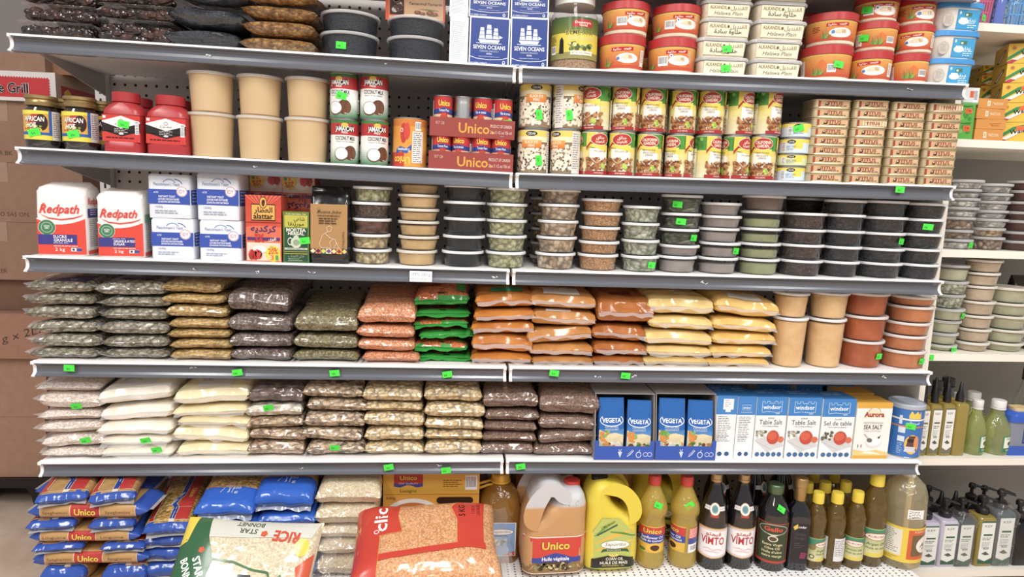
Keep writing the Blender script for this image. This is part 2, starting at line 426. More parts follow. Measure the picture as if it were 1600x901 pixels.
# ================================================================== the setting
def struct(name, mb, mat):
    o = link(bpy.data.objects.new(name, mb.mesh(name, mat))); o['kind'] = 'structure'; return o
def surfmat(name, c1, c2, scale, rough, detail=5, bump=.1):
    m, nt, out = newmat(name); p = N(nt, 'BsdfPrincipled'); b, no, _ = noise_bump(nt, scale, bump, .002, detail)
    cr = N(nt, 'ValToRGB'); cr.color_ramp.elements[0].position = .35; cr.color_ramp.elements[1].position = .68
    cr.color_ramp.elements[0].color = (*lin(c1), 1); cr.color_ramp.elements[1].color = (*lin(c2), 1)
    L(nt, no.outputs[0], cr.inputs[0]); L(nt, cr.outputs[0], p.inputs['Base Color']); L(nt, b.outputs[0], p.inputs['Normal'])
    p.inputs['Roughness'].default_value = rough; L(nt, p.outputs[0], out.inputs[0]); M[name] = m
surfmat('floor_vinyl', '#c6ab95', '#dcc4ae', 9, .5)
surfmat('wall_paint', '#a39a97', '#aaa19e', 3, .8)
def dots(name, base, hole, px, pz, rad, ax=('X', 'Z'), ox=0, oz=0, rough=.45, rows=None):
    """painted steel with punched holes on a grid"""
    m, nt, out = newmat(name); p = N(nt, 'BsdfPrincipled'); tc = N(nt, 'TexCoord'); s = N(nt, 'SeparateXYZ'); L(nt, tc.outputs['Object'], s.inputs[0])
    def cell(sock, pitch, off):
        a = N(nt, 'Math', operation='ADD'); a.inputs[1].default_value = off; L(nt, sock, a.inputs[0])
        b = N(nt, 'Math', operation='PINGPONG'); b.inputs[1].default_value = pitch/2; L(nt, a.outputs[0], b.inputs[0])
        c = N(nt, 'Math', operation='POWER'); c.inputs[1].default_value = 2; L(nt, b.outputs[0], c.inputs[0]); return c
    c1, c2 = cell(s.outputs[ax[0]], px, ox), cell(s.outputs[ax[1]], pz, oz)
    ad = N(nt, 'Math', operation='ADD'); L(nt, c1.outputs[0], ad.inputs[0]); L(nt, c2.outputs[0], ad.inputs[1])
    lt = N(nt, 'Math', operation='LESS_THAN'); lt.inputs[1].default_value = rad*rad; L(nt, ad.outputs[0], lt.inputs[0])
    mx = N(nt, 'MixRGB'); mx.inputs[1].default_value = (*lin(base), 1); mx.inputs[2].default_value = (*lin(hole), 1)
    L(nt, lt.outputs[0], mx.inputs[0]); L(nt, mx.outputs[0], p.inputs['Base Color']); p.inputs['Roughness'].default_value = rough
    L(nt, p.outputs[0], out.inputs[0]); M[name] = m
dots('pegboard', '#c6bdb8', '#0b0a0a', .0305, .0290, .0044)
dots('perforated_deck', '#eceae8', '#4a4a4c', .020, .013, .0030, ('X', 'Y'))
struct('floor', MB().box(-3, -4, FZ-.05, 6, 2.2, FZ, '#b59a82'), 'floor_vinyl')
struct('wall_back', MB().box(-3, 1.7, FZ, 6, 1.8, 2.75, '#a29997'), 'wall_paint')

# ------------------------------------------------------------------ the two sections of steel shelving
DEP = .42
RAILP = [(-.002, -.004), (-.011, -.0045), (-.0125, -.006), (-.006, -.008), (-.002, -.013), (-.001, -.020), (-.002, -.027), (-.006, -.0325), (-.0125, -.0365), (-.0115, -.039), (0, -.040), (0, -.004)]
RAILTOP = '#eceaea'
WEAR = '#c9c9cb'
# green stickers and scuffs on the rails, as pixels in the photograph: row -> [(px, py, turn)]
RSTK = {1: [(1402, 296, 2)], 3: [(112, 573, 2), (373, 580, -8), (524, 581, -6), (699, 583, -8), (865, 581, 7), (976, 585, 5)], 4: [(608, 727, -9), (697, 732, -5), (813, 726, -8)]}
SCUFF = {0: [(325, 87), (607, 99), (1421, 140)], 1: [(402, 259), (893, 279)], 2: [(308, 421), (404, 424), (487, 425), (774, 432), (1100, 441)], 3: [(303, 574), (933, 588), (990, 587), (1381, 588)], 4: [(473, 730), (684, 726)]}
for sec, (xa, xb) in enumerate(((0, XM), (XM, XE))):
    g = Spec('shelving_section', 'shelving')
    gx = xa
    g.part('back_panel', MB().box(.019 if sec == 0 else .0125, DEP, FZ, xb-xa-.019, DEP+.012, 2.05, '#ddd'), 'pegboard')
    for ux in ((-.012, .018), (xb-xa-.018, xb-xa+.012)) if sec == 0 else ((xb-xa-.018, xb-xa+.012),):
        u = MB().box(ux[0], DEP-.03, FZ, ux[1], DEP+.03, 2.05, '#dcd9d7')
        for q in range(60): u.box((ux[0]+ux[1])/2-.003, DEP-.0305, .05+q*.031, (ux[0]+ux[1])/2+.003, DEP-.0299, .068+q*.031, '#1c1b1b')
        g.part('upright', u, 'steel')
    for row in range(-1, 5):
        r0 = max(row, 0); up = .250 if row < 0 else 0      # the shelf above the frame only shades the top one
        za, zb = (ZL[r0] if sec == 0 else ZM[r0])+up, (ZM[r0] if sec == 0 else ZR[r0])+up
        ang = -math.atan((zb-za)/(xb-xa)); W = xb-xa
        gap = .004
        kids = []
        pr = MB(); x0, x1 = gap, W-gap
        secs = [[(x, y, z) for y, z in RAILP] for x in (x0+.008, x1-.008)]
        pr.loft(secs, '#62656d', smooth=False)
        n = len(RAILP)
        kids.append(sub('price_rail', pr, 'rail', label='dark grey price rail'))
        for a_, b_ in ((x0, x0+.008), (x1-.008, x1)): kids.append(sub('rail_end', MB().loft([[(x, y-.0015 if y < 0 else y, z) for y, z in RAILP] for x in (a_, b_)], '#f1f0ef', smooth=False), 'steel', label='white rail end strip'))
        for sx in ((.02, W-.023) if row >= 0 else ()):
            bk = MB(); p4 = [(sx, .05, -.022), (sx, DEP-.036, -.022), (sx, DEP-.036, -.085 if row < 2 and (sec == 0) == (sx < .1) else -.042), (sx, .1, -.032)]
            bk.add(p4+[(x+.003, y, z) for x, y, z in p4], [(0, 1, 2, 3), (7, 6, 5, 4), (0, 4, 5, 1), (1, 5, 6, 2), (2, 6, 7, 3), (3, 7, 4, 0)], '#b5b0ae')
            kids.append(sub('bracket', bk, 'steel'))
        for i_, (px, py, tw) in enumerate(RSTK.get(row, [])):
            p = aty(px, py, -.001)
            if xa < p.x < xb: kids.append(sticker(p.x-xa, -.0125, p.z-(za+(p.x-xa)*(zb-za)/W), 0, R(tw), i_))
        if row == 2 and sec == 0:
            p = aty(658, 431, -.003); nt_ = Art(4).r(-29, -14, 58, 28, '#eceff2'); nt_.t('d9% 00.g', 0, 1, 9, '#8d949b', 50).t('01t.0u9.0', -6, -10, 6, '#9aa0a6', 40)
            m_ = MB(); nt_.put(m_, flat(0)); m_.box(-.029, .0001, -.014, .029, .0006, .014, '#eceff2')
            kids.append(sub('paper_note', m_, 'print', label='white handwritten paper note', loc=(p.x-xa, -.0132, p.z-(za+(p.x-xa)*(zb-za)/W))))
        sc_ = MB(); rn = random.Random(row*7+sec); any_ = False
        for px, py in SCUFF.get(row, []):
            p = aty(px, py, -.001)
            if xa < p.x < xb:
                any_ = True; zz = p.z-(za+(p.x-xa)*(zb-za)/W)
                for _ in range(3):
                    q = Art(1).e(rn.uniform(-7, 7), rn.uniform(-3, 3), rn.uniform(2, 6), rn.uniform(.8, 2.5), '#d9d9da', 7, rn.uniform(-30, 30)); q.put(sc_, flat(-.0035, p.x-xa, zz))
        if any_: kids.append(sub('label_residue', sc_, 'rough', label='whitish label residue'))
        bd = MB().box(x0, 0, -.022 if row >= 0 else -.009, x1, DEP-.035, -.0002, '#ece9e7'); bd.box(x0, -.0135, -.0035, x1, .004, .0012, '#fafafa')
        g.parts.append(('shelf', bd.mesh('shelf', 'shelf_steel' if 'shelf_steel' in M else 'steel'), kids, None, None, (0, 0, za), (0, ang, 0)))
    deck = MB().box(.003, -.075, -.02, xb-xa-.003, DEP-.035, 0, '#eee')
    g.parts.append(('base_deck', deck.mesh('base_deck', 'perforated_deck'), [sub('kick_plate', MB().box(.003, -.06, FZ-BASEZ, xb-xa-.003, -.05, -.02, '#d8d6d4'), 'steel'),
        sub('deck_lip', MB().box(.003, -.079, -.022, xb-xa-.003, -.0755, -.0008, '#e6e4e3'), 'steel')], None, None, (0, 0, BASEZ), (0, 0, 0)))
    spawn(g, (gx, 0, 0), ['steel shelving section with grey price rails holding sugar, lentil bags and pasta', 'steel shelving section with grey price rails holding sardines, spice tubs and cooking oils'][sec], 'steel shelving run')

# ------------------------------------------------------------------ the cream board unit past the shelving
RY = .08
RZ = [aty(1560, py, RY).z for py in (37, 219.5, 392, 553.5, 716, 890)]
RX0 = aty(1463, 385, RY).x
u = Spec('board_shelving', 'shelving')
CREAM = '#e9e3d6'
for i, z in enumerate(RZ):
    kids = []
    if i == 3: p = aty(1452, 563, RY); kids = [sticker(p.x-RX0, -.0005, -.012, 0, 0, 2)]
    u.parts.append(('shelf', MB().box(.018, 0, -.022, 1.3, .4, 0, CREAM).mesh('shelf', 'steel'), kids, None, None, (0, 0, z), (0, 0, 0)))
u.part('side_panel', MB().box(0, -.004, FZ, .018, .42, 1.95, CREAM), 'steel')
u.part('back_panel', MB().box(.018, .4, FZ, 1.3, .42, 1.95, '#97938f'), 'steel')
spawn(u, (RX0, RY, 0), 'cream board shelving unit past the end of the steel shelves')

# ------------------------------------------------------------------ cartons on a pallet
BY = .77
KRAFT, KRAFT2 = '#b38b72', '#a5806a'
def carton(py0, py1, pxr, yf, col, label, w=.55, d=.35, art=None, flaps=True):
    a = aty(20, py1, BY); b = aty(20, py0, BY); xr = aty(pxr, (py0+py1)/2, yf).x; h = b.z-a.z
    s = Spec('carton', 'box'); m = MB().box(-w, 0, .0005, 0, d, h-.0005, col)
    s.part('body', m, 'card')
    if flaps:
        t = MB(); t.add([(-w+.01, -.0006, h*.0+.02), (-.01, -.0006, .02), (-.01, -.0006, h-.02), (-w+.01, -.0006, h-.02)], [], col)
        t.box(-w/2-.024, -.0008, max(h-.07, .005), -w/2+.024, .0, h, '#a98a72'); t.box(-w/2-.024, -.0005, h, -w/2+.024, d, h+.0004, '#a98a72')
        s.part('packing_tape', t, 'foil', label='clear brown packing tape')
    if art:
        q = MB(); art(q, w, d, h); s.part('print', q, 'print')
    return spawn(s, (xr, yf, a.z), label, 'cartons stacked on the pallet')
def grill(q, w, d, h):
    W, H = w*1000, h*1000
    a = Art(3).r(-W, 0, W, H, '#ded8d4').r(-W, H*.12, W-22, H*.66, '#c72f35')
    for k in range(40): a.p([(-22-k*9-9, H*.78), (-22-k*9-4.5, H*.78+5), (-22-k*9, H*.78)], '#c72f35')
    for k in range(7): a.p([(-22, H*.12+k*H*.094), (-17, H*.12+(k+.5)*H*.094), (-22, H*.12+(k+1)*H*.094)], '#c72f35')
    a.ol('e Grill', -138, H*.27, H*.33, '#151214', '#f0ebe8', 98, .03, 0, .03)
    a.put(q, flat(0))
    b = Art(2).r(0, 0, d*1000, H, '#bfa287').r(30, 0, d*1000-30, H*.62, '#b52c31')
    b.p([(48, H*.14), (48, H*.42), (70, H*.55), (92, H*.42), (92, H*.14)], '#e2b53c').r(55, H*.2, 30, H*.13, '#b52c31').t('Vege Grill', 190, H*.2, H*.2, '#2a1517', 170)
    b.put(q, side(0, 0, 0))
def scrawl(q, w, d, h): Art().t('1g x 2LN', -165, h*480, 28, '#3b2a22', 190, -.01, .2, 16).put(q, flat(0))
def stamp(t, cx, fy=.45):
    def fn(q, w, d, h): Art().t(t, cx, h*1000*fy, 15, '#4b3427', 0, 0).put(q, flat(0))
    return fn
carton(84, 112, 70, BY-.02, KRAFT2, 'closed brown carton on top of the red and white grill box')
carton(90, 112, 141, BY+.02, '#a5775a', 'plain brown carton tucked behind the top carton of the pallet stack', w=.145, d=.25, flaps=False)
carton(112, 158, 87, BY-.02, '#d9d4d0', 'white carton with a red printed band and black lettering', art=grill, flaps=False, d=.3)
carton(158, 254, 131, BY, KRAFT2, 'brown carton directly under the red and white grill box', art=stamp('FREMELER BAR BK', -330, .12))
carton(254, 347, 130, BY, KRAFT2, 'brown carton behind the upper sugar bag, taped at its top edge', art=stamp('REMELLER FONT BIO SAS ON', -330, .1))
carton(347, 437, 128, BY, KRAFT2, 'brown carton level with the foot of the sugar bags', art=stamp('ATS REMELLER', -330, .12))
carton(437, 487, 118, BY+.03, '#86634f', 'low dark brown carton level with the top of the bean bags', flaps=False)
carton(487, 651-94, 112, BY-.03, '#b0836b', 'reddish brown carton with handwriting in black marker', art=scrawl, flaps=False)
carton(557, 651, 73, BY, KRAFT, 'brown carton second from the pallet, beside the rice bags', art=stamp('EXP DATE', -390, .55))
carton(651, 745, 73, BY, KRAFT, 'brown carton resting straight on the black pallet', art=stamp('LB EXP IE', -390, .72))
pz = aty(20, 745, BY).z-FZ; px_ = aty(95, 745, BY-.02).x
pl = Spec('pallet', 'pallet'); W_ = 1.0
pl.part('deck', MB().box(-W_, 0, pz-.035, 0, .75, pz-.001, '#1b1819'), 'steel')
for fx in (-.1, -.38, -.66, -.94):
    for fy in (.01, .32, .64):
        b = MB(); b.loft([rrect(.09, .09, .01, 0), rrect(.11, .1, .01, pz*.5), rrect(.15, .1, .01, pz-.035)], '#1a1718', smooth=False); b.v = [(x+fx+.03, y+fy+.05, z) for x, y, z in b.v]
        pl.part('foot', b, 'steel')
spawn(pl, (px_, BY-.02, FZ), 'black plastic pallet under the stacked brown cartons')
# ================================================================== kinds of goods
from mathutils import noise as mnoise
def va(x): return -math.degrees(math.atan2(x-CAM.x, 1.75))      # the turn at which the shop has faced a label to the aisle's middle
YF = .012                                     # goods stand this far behind the shelf edge
def stackz(row, p1, p2, y, tops):
    x, w, z = slot(row, p1, p2, y); return x, w, [z]+[zat(t, x, y) for t in tops]

def deli(w, h, mat, fill=.82, lidc='#e3e5e8', bot=.84, lidh=.007, kind='spice_tub', cat='tub', stk=None, lidw=1.0, full=False, lidmat='lid', lip=True):
    """round clear tub with a snap lid; its goods are a part of their own"""
    s = Spec(kind, cat); r = w/2; rb = r*bot; hb = h-.0008; rl = r*lidw
    b = MB(); b.lathe([(rb-.003, 0), (rb, .003), (r*.95, hb-lidh*.8), (r*.97, hb-lidh*.6)], '#fff', 36, True, False)
    c = MB(); hf = hb*fill; rt = rb+(r*.95-rb)*(hf/hb)-.0018
    c.lathe([(rb-.005, .0015), (rb-.0018, .004), (rt, hf-.002), (rt-.003, hf), (rt*.5, hf+.002)], '#fff', 36)
    s.part('contents', c, mat)
    s.part('body', b, 'clear')
    l = MB(); l.lathe([(r*.94, hb-lidh), (rl-.0006, hb-lidh), (rl, hb-lidh+.001), (rl, hb-.0012), (rl-.001, hb), (rl-.005, hb), (rl-.0065, hb-.0018), (r*.3, hb-.0018)], lidc, 40)
    s.part('lid', l, lidmat)
    if stk is not None: s.parts.append(sticker(r*.93*math.sin(stk), -r*.93*math.cos(stk)-.0012, h*.45, stk, R(4), rx=R(5)))
    return s
def deli_stack(row, p1, p2, tops, mats, what, where, group, fills=None, stks={}, lidc='#e3e5e8', yf=YF, bot=.84, jit=.003, seed=0, cat='tub', name='spice_tub', lean=0, lidmat='lid'):
    y = yf; x, w, z = stackz(row, p1, p2, yf+.055, tops); rn = random.Random(seed+p1); n = len(tops); cache = {}
    for i in range(n):
        m = mats[i] if isinstance(mats, (list, tuple)) else mats; wh = what[i] if isinstance(what, (list, tuple)) else what
        f = fills[i] if fills else .84; h = z[i+1]-z[i]; key = (m, round(f, 2), round(h, 3), i in stks)
        if key not in cache: cache[key] = deli(w, z[i+1]-z[i], m, f, lidc, bot, cat=cat, kind=name, stk=stks.get(i), lidmat=lidmat)
        hh = z[i+1]-z[i]
        spawn(cache[key], (x+rn.uniform(-jit, jit)+lean*i, y+w/2+rn.uniform(-jit, jit), z[i]+.0002), f'{wh}, {ordn(i, n)} {where}' if n > 1 else f'{wh} {where}', group, (0, tilt(row, x), rn.uniform(0, 6) if i not in stks else 0))

def pillow(w, d, h, seed, a=5, b=6, c=.55, nu=20, nv=14, pinch=.05, lump=.12, front=None):
    """a filled bag lying flat: pinched edges, bulging faces, pointed corners"""
    m = MB(); V = []; F = []; su = seed*3.17
    g = lambda i, n: math.sin((i/n-.5)*math.pi)*.55+(i/n*2-1)*.45
    def T(u, v): return (max(0, 1-abs(u)**a)**c)*(max(0, 1-abs(v)**b)**c)
    for sgn in (1, -1):
        for j in range(nv+1):
            for i in range(nu+1):
                u, v = g(i, nu), g(j, nv)
                nz = mnoise.noise(Vector((u*2.2+su, v*2.2, sgn*3)))*.5+.5; n2 = mnoise.noise(Vector((u*6+su, v*6, sgn*3)))
                t = T(u, v)*(1-lump*nz-lump*.35*abs(n2))
                x = w/2*u*(1-pinch*(1-v*v))+.004*mnoise.noise(Vector((su, v*2.5, 1)))*abs(u)
                y = d/2*v*(1-pinch*(1-u*u))+.004*mnoise.noise(Vector((u*2.5, su, 5)))*abs(v)
                e = h*.10*mnoise.noise(Vector((u*1.3+su, v*1.3, 9)))*max(abs(u), abs(v))**3
                V.append((x, y, max(0, h/2+e+sgn*h/2*t)))
    n1 = nu+1; o = (nu+1)*(nv+1)
    for j in range(nv):
        for i in range(nu):
            q = j*n1+i
            F.append((q, q+1, q+n1+1, q+n1)); F.append((o+q, o+q+n1, o+q+n1+1, o+q+1))
    for i in range(nu): F.append((i, o+i, o+i+1, i+1)); q = nv*n1+i; F.append((q, q+1, o+q+1, o+q))
    for j in range(nv): q = j*n1; F.append((q, q+n1, o+q+n1, o+q)); q = j*n1+nu; F.append((q, o+q, o+q+n1, q+n1))
    if front:                                   # a differently printed front end of the bag, as a mesh of its own
        cut = -d/2+front[0]; zc = h*front[2] if len(front) > 2 else 9; isf = lambda f: sum(V[i][1] for i in f)/len(f) < cut and sum(V[i][2] for i in f)/len(f) < zc
        m2 = MB(); m2.add(V, [f for f in F if isf(f)], front[1], True); m.add(V, [f for f in F if not isf(f)], '#fff', True)
        return m, m2
    m.add(V, F, '#fff', True); return m
def pillow_top(w, d, h, seed, a=5, b=6, c=.55, pinch=.05, lump=.12, sgn=1):
    """the same surface as a function, for print on the bag: u along x and v along y in metres"""
    su = seed*3.17
    def fn(x0, y0, l):
        u = max(-1, min(1, x0/(w/2))); v = max(-1, min(1, y0/(d/2)))
        t = (max(0, 1-abs(u)**a)**c)*(max(0, 1-abs(v)**b)**c)
        nz = mnoise.noise(Vector((u*2.2+su, v*2.2, sgn*3)))*.5+.5; n2 = mnoise.noise(Vector((u*6+su, v*6, sgn*3)))
        e = h*.10*mnoise.noise(Vector((u*1.3+su, v*1.3, 9)))*max(abs(u), abs(v))**3
        return (x0*(1-pinch*(1-v*v)), y0*(1-pinch*(1-u*u)), h/2+e+sgn*(h/2*t*(1-lump*nz-lump*.35*abs(n2))+l+.0012))
    return fn
def seal_strip(w, d, h, seed, where='front', ln=.018, col='#fff'):
    rn = random.Random(seed); m = MB(); V = []; n = 14
    for k in range(n+1):
        u = -1+2*k/n; x = w/2*u*.93
        if where == 'front':
            q = -d/2*(1-.05*(1-u*u))+.012; zz = h/2
            dz = mnoise.noise(Vector((u*2.6, seed*1.7, 0)))*.010
            V += [(x, q, zz+.003), (x, q-ln*.8, zz-.002+dz*.6), (x*.99, q-ln-.008, zz-.007+dz)]
        else:
            sg = -1 if where == 'left' else 1; y = d/2*u*.93; q = sg*(w/2-.010); dz = mnoise.noise(Vector((u*2.2, seed*1.7, 0)))*.012
            V += [(q, y, h/2), (q+sg*ln*.7, y, h/2+dz*.5), (q+sg*(ln+.010*rn.random()), y*1.02, h/2+.004+dz)]
    F = []
    for k in range(n):
        for j in range(2): F.append((3*k+j, 3*k+j+1, 3*k+j+4, 3*k+j+3))
    V = [(a_, b_, max(.0012, c_)) for a_, b_, c_ in V]
    m.add(V, F, col, True); return m
def bag(w, d, h, mat, seed, seal=None, cat='bag', kind='bag', stk=None, patch=None, **kw):
    s = Spec(kind, cat); s.part('filled_bag', pillow(w, d, h, seed, **kw), mat)
    for q in (seal or '').split():
        s.part('seal', seal_strip(w, d, h, seed, q), 'seal', label='clear film seal')
    if patch:
        mb = MB(); fn = pillow_top(w, d, h, seed, **{k: v for k, v in kw.items() if k in ('a', 'b', 'c', 'pinch', 'lump')})
        patch.put(mb, fn, 12, 12); s.part('label', mb, 'gloss', label=getattr(patch, 'lab', 'printed label'))
    if stk:                                   # (fraction of width, fraction of height, turn)
        fx, fz, tw = stk; y = -d/2*(1-.05*(1-(2*fx)**2))
        s.parts.append(sticker(fx*w, y-.006-.0 , h*fz, 0, R(tw), seed, rx=R(18)))
    return s
def bag_stack(row, p1, p2, tops, mats, what, where, group, d=.30, kind='bag', seal=None, stks={}, yf=.004, seed=0, jit=.006, lean=0, patches={}, widths=None, cat='bag', offs=None, tilts=None, toprx=8, **kw):
    x, w, z = stackz(row, p1, p2, yf+.02, tops); rn = random.Random(seed+p1*3+row); n = len(tops)
    for i in range(n):
        m = mats[i] if isinstance(mats, (list, tuple)) else mats; wh = what[i] if isinstance(what, (list, tuple)) else what
        h = (z[i+1]-z[i])*(.74 if i == n-1 and toprx else 1)
        if i == n-1 and toprx:                  # no steeper than the shelf above allows
            room = (zs(row-1, x) if row else zs(0, x)+.25)-.047-z[i]-h*1.02; toprx = max(0, min(toprx, math.degrees(math.asin(max(0, min(.3, room/(d*.98)))))))
        ww = w*(widths[i] if widths else 1)*rn.uniform(.97, 1.03)
        k2 = dict(kw); k2.setdefault('a', rn.choice((7, 9, 11))); k2.setdefault('c', rn.uniform(.36, .46)); k2.setdefault('b', 8)
        sl = seal[i] if isinstance(seal, (list, tuple)) else seal
        sp = bag(ww, d, h*1.02, m, seed+p1+i*11+row, sl, cat, kind, stks.get(i), patches.get(i), **k2)
        ox = (offs[i]/1000 if offs else rn.uniform(-jit, jit))+lean*i
        t = (tilts[i] if tilts else rn.uniform(-1.2, 1.2))*(i > 0)
        spawn(sp, (x+ox, yf+d/2+(rn.uniform(0, .008)), z[i]+.0003+(math.sin(R(toprx))*d*.46 if i == n-1 else 0)), f'{wh}, {ordn(i, n)} {where}', group, (R(toprx) if i == n-1 else 0, R(t)+tilt(row, x), R(rn.uniform(-1.5, 1.5))))
def can(r, h, art, wrap='#fff', kind='can', cat='can', stk=None, su=5, lab=None, band=None, ribs=0):
    s = Spec(kind, cat); m = MB()
    pr = [(r-.0015, 0), (r+.0004, .0006), (r+.0004, .0022), (r-.0008, .0034)]
    if ribs:
        for k in range(ribs*2): pr.append((r-.0008-(.001 if k % 2 else 0), h*.15+h*.7*k/(ribs*2-1)))
    pr += [(r-.0008, h-.0034), (r+.0004, h-.0022), (r+.0004, h-.0005), (r-.0010, h), (r-.0022, h-.0008), (r-.003, h-.003), (r*.4, h-.003)]
    m.lathe(pr, '#c9c9c6', 36); s.part('tin', m, 'metal')
    if art:
        q = MB(); q.lathe([(r-.0003, .0034), (r-.0003, h-.0034)], wrap, 36, False, False)
        art.put(q, cyl(r-.0002, .0034), su); s.part('label', q, 'gloss', label=lab)
    if stk: a, z, tw = stk; s.parts.append(sticker((r+.0006)*math.sin(a), -(r+.0006)*math.cos(a), z, a, R(tw)))
    return s
def flatbox(w, d, h, cols, front=None, sidea=None, top=None, mat='print', kind='box', cat='box', r=.0015, stk=None, labs=None):
    """a carton w x d x h standing on its base, front at y = 0; cols = (front/sides colour, top colour)"""
    s = Spec(kind, cat); m = MB(); c0, c1 = cols if isinstance(cols, tuple) else (cols, cols)
    b = .0012
    m.loft([rrect(w-2*b, d-2*b, r, 0, 2, 0, d/2), rrect(w, d, r, b, 2, 0, d/2), rrect(w, d, r, h-b, 2, 0, d/2), rrect(w-2*b, d-2*b, r, h, 2, 0, d/2)], c0, smooth=False, cols=[c0, c0, c1])
    s.part('carton', m, mat)
    q = MB()
    if front: front.put(q, flat(-.0001), k=(w, h) if getattr(front, 'unit', 0) else (1, 1))
    if sidea: sidea.put(q, side(w/2+.0001), k=(d, h) if getattr(sidea, 'unit', 0) else (1, 1))
    if top: top.put(q, topf(h+.0001), k=(w, d) if getattr(top, 'unit', 0) else (1, 1))
    if q.f: s.part('print', q, mat)
    if stk: s.parts.append(sticker(stk[0], -.001, stk[1], 0, R(stk[2])))
    return s
# -------- what is in the bags and tubs
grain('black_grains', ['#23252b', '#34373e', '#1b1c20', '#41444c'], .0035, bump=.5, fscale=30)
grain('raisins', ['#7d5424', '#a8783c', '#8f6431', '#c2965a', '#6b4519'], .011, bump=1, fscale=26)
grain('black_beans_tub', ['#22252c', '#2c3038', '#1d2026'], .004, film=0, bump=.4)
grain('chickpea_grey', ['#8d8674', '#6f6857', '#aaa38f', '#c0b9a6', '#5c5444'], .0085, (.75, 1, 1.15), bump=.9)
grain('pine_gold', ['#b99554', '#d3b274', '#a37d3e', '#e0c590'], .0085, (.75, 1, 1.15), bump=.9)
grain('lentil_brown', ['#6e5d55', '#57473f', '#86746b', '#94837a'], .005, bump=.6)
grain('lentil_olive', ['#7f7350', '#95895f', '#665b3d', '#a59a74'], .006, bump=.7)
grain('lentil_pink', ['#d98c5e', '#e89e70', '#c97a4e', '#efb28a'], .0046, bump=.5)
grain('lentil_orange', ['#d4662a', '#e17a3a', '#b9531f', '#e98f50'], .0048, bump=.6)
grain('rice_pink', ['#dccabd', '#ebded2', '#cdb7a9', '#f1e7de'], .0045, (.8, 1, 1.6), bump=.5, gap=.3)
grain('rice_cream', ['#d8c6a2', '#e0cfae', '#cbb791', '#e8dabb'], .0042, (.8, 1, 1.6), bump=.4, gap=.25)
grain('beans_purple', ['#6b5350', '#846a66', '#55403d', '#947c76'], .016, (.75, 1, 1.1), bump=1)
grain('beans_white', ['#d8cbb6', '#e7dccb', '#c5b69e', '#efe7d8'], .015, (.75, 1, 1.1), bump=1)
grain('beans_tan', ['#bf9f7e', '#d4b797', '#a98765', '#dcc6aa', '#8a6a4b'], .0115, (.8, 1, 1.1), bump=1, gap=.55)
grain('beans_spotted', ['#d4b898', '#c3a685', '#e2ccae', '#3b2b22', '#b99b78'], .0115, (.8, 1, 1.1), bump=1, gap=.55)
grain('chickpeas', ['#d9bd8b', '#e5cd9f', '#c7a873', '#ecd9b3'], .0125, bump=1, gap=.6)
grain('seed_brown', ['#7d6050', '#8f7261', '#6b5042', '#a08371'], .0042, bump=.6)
powder('spice_orange', '#b2660f', '#c2781a'); powder('spice_brown', '#b3742f', '#c2863f'); powder('spice_deep', '#a0560f', '#b0671c')
powder('meal_yellow', '#d6b56c', '#e3c680'); powder('meal_gold', '#d9ae55', '#e6be68')
powder('flour_white', '#e6dcca', '#efe8da'); powder('flour_cream', '#e2d2a4', '#ecdfb8')
powder('honey', '#cfaf7f', '#d3b486', film=0, scale=6, big=.05, rough=.5); powder('tan_powder', '#bf9a63', '#cfac75', film=0)
powder('buff_powder', '#d6aa70', '#e0b67e', film=0); powder('paprika', '#a04a1e', '#b25a28', film=0); powder('masala', '#b86a38', '#c67a46', film=0)
powder('grey_powder', '#8b807b', '#9a8f89', film=0); powder('green_powder', '#85895f', '#969a70', film=0); powder('brown_powder', '#6d5a50', '#7d6a5f', film=0)
powder('beige_powder', '#b59f83', '#c6b296', film=0); powder('sage_powder', '#a5a484', '#b4b394', film=0); powder('dark_flakes', '#43271f', '#553429', film=0)
powder('halva_cream', '#dccbae', '#e6d9c0', film=0)
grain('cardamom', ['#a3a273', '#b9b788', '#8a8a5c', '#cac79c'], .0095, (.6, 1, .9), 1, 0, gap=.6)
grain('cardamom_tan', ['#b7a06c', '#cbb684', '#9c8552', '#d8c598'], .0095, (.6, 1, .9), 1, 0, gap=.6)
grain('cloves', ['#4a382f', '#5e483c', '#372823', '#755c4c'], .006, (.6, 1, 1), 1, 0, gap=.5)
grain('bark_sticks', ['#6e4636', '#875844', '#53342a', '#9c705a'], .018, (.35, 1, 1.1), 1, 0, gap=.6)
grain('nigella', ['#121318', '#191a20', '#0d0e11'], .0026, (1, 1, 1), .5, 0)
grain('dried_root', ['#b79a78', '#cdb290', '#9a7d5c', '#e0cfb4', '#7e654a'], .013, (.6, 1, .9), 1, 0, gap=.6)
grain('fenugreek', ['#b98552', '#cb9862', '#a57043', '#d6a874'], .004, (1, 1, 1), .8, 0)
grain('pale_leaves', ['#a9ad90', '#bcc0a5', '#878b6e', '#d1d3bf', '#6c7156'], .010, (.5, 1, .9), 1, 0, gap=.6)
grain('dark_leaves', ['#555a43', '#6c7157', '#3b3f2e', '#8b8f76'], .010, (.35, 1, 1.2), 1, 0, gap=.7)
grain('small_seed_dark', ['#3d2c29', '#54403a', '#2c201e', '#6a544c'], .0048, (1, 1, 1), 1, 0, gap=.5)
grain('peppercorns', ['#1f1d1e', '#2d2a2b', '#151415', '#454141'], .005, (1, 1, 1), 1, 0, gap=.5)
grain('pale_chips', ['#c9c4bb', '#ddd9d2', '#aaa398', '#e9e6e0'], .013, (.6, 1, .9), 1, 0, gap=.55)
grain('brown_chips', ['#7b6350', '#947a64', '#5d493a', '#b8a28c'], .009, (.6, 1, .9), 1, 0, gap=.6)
M['clearlid'] = clearmat('frosted_lid', (.95, .96, .97), .4, .15)
M['date_skin'] = colmat('date_skin', .25, coat=.6, bump=(120, .5, .002, 3))
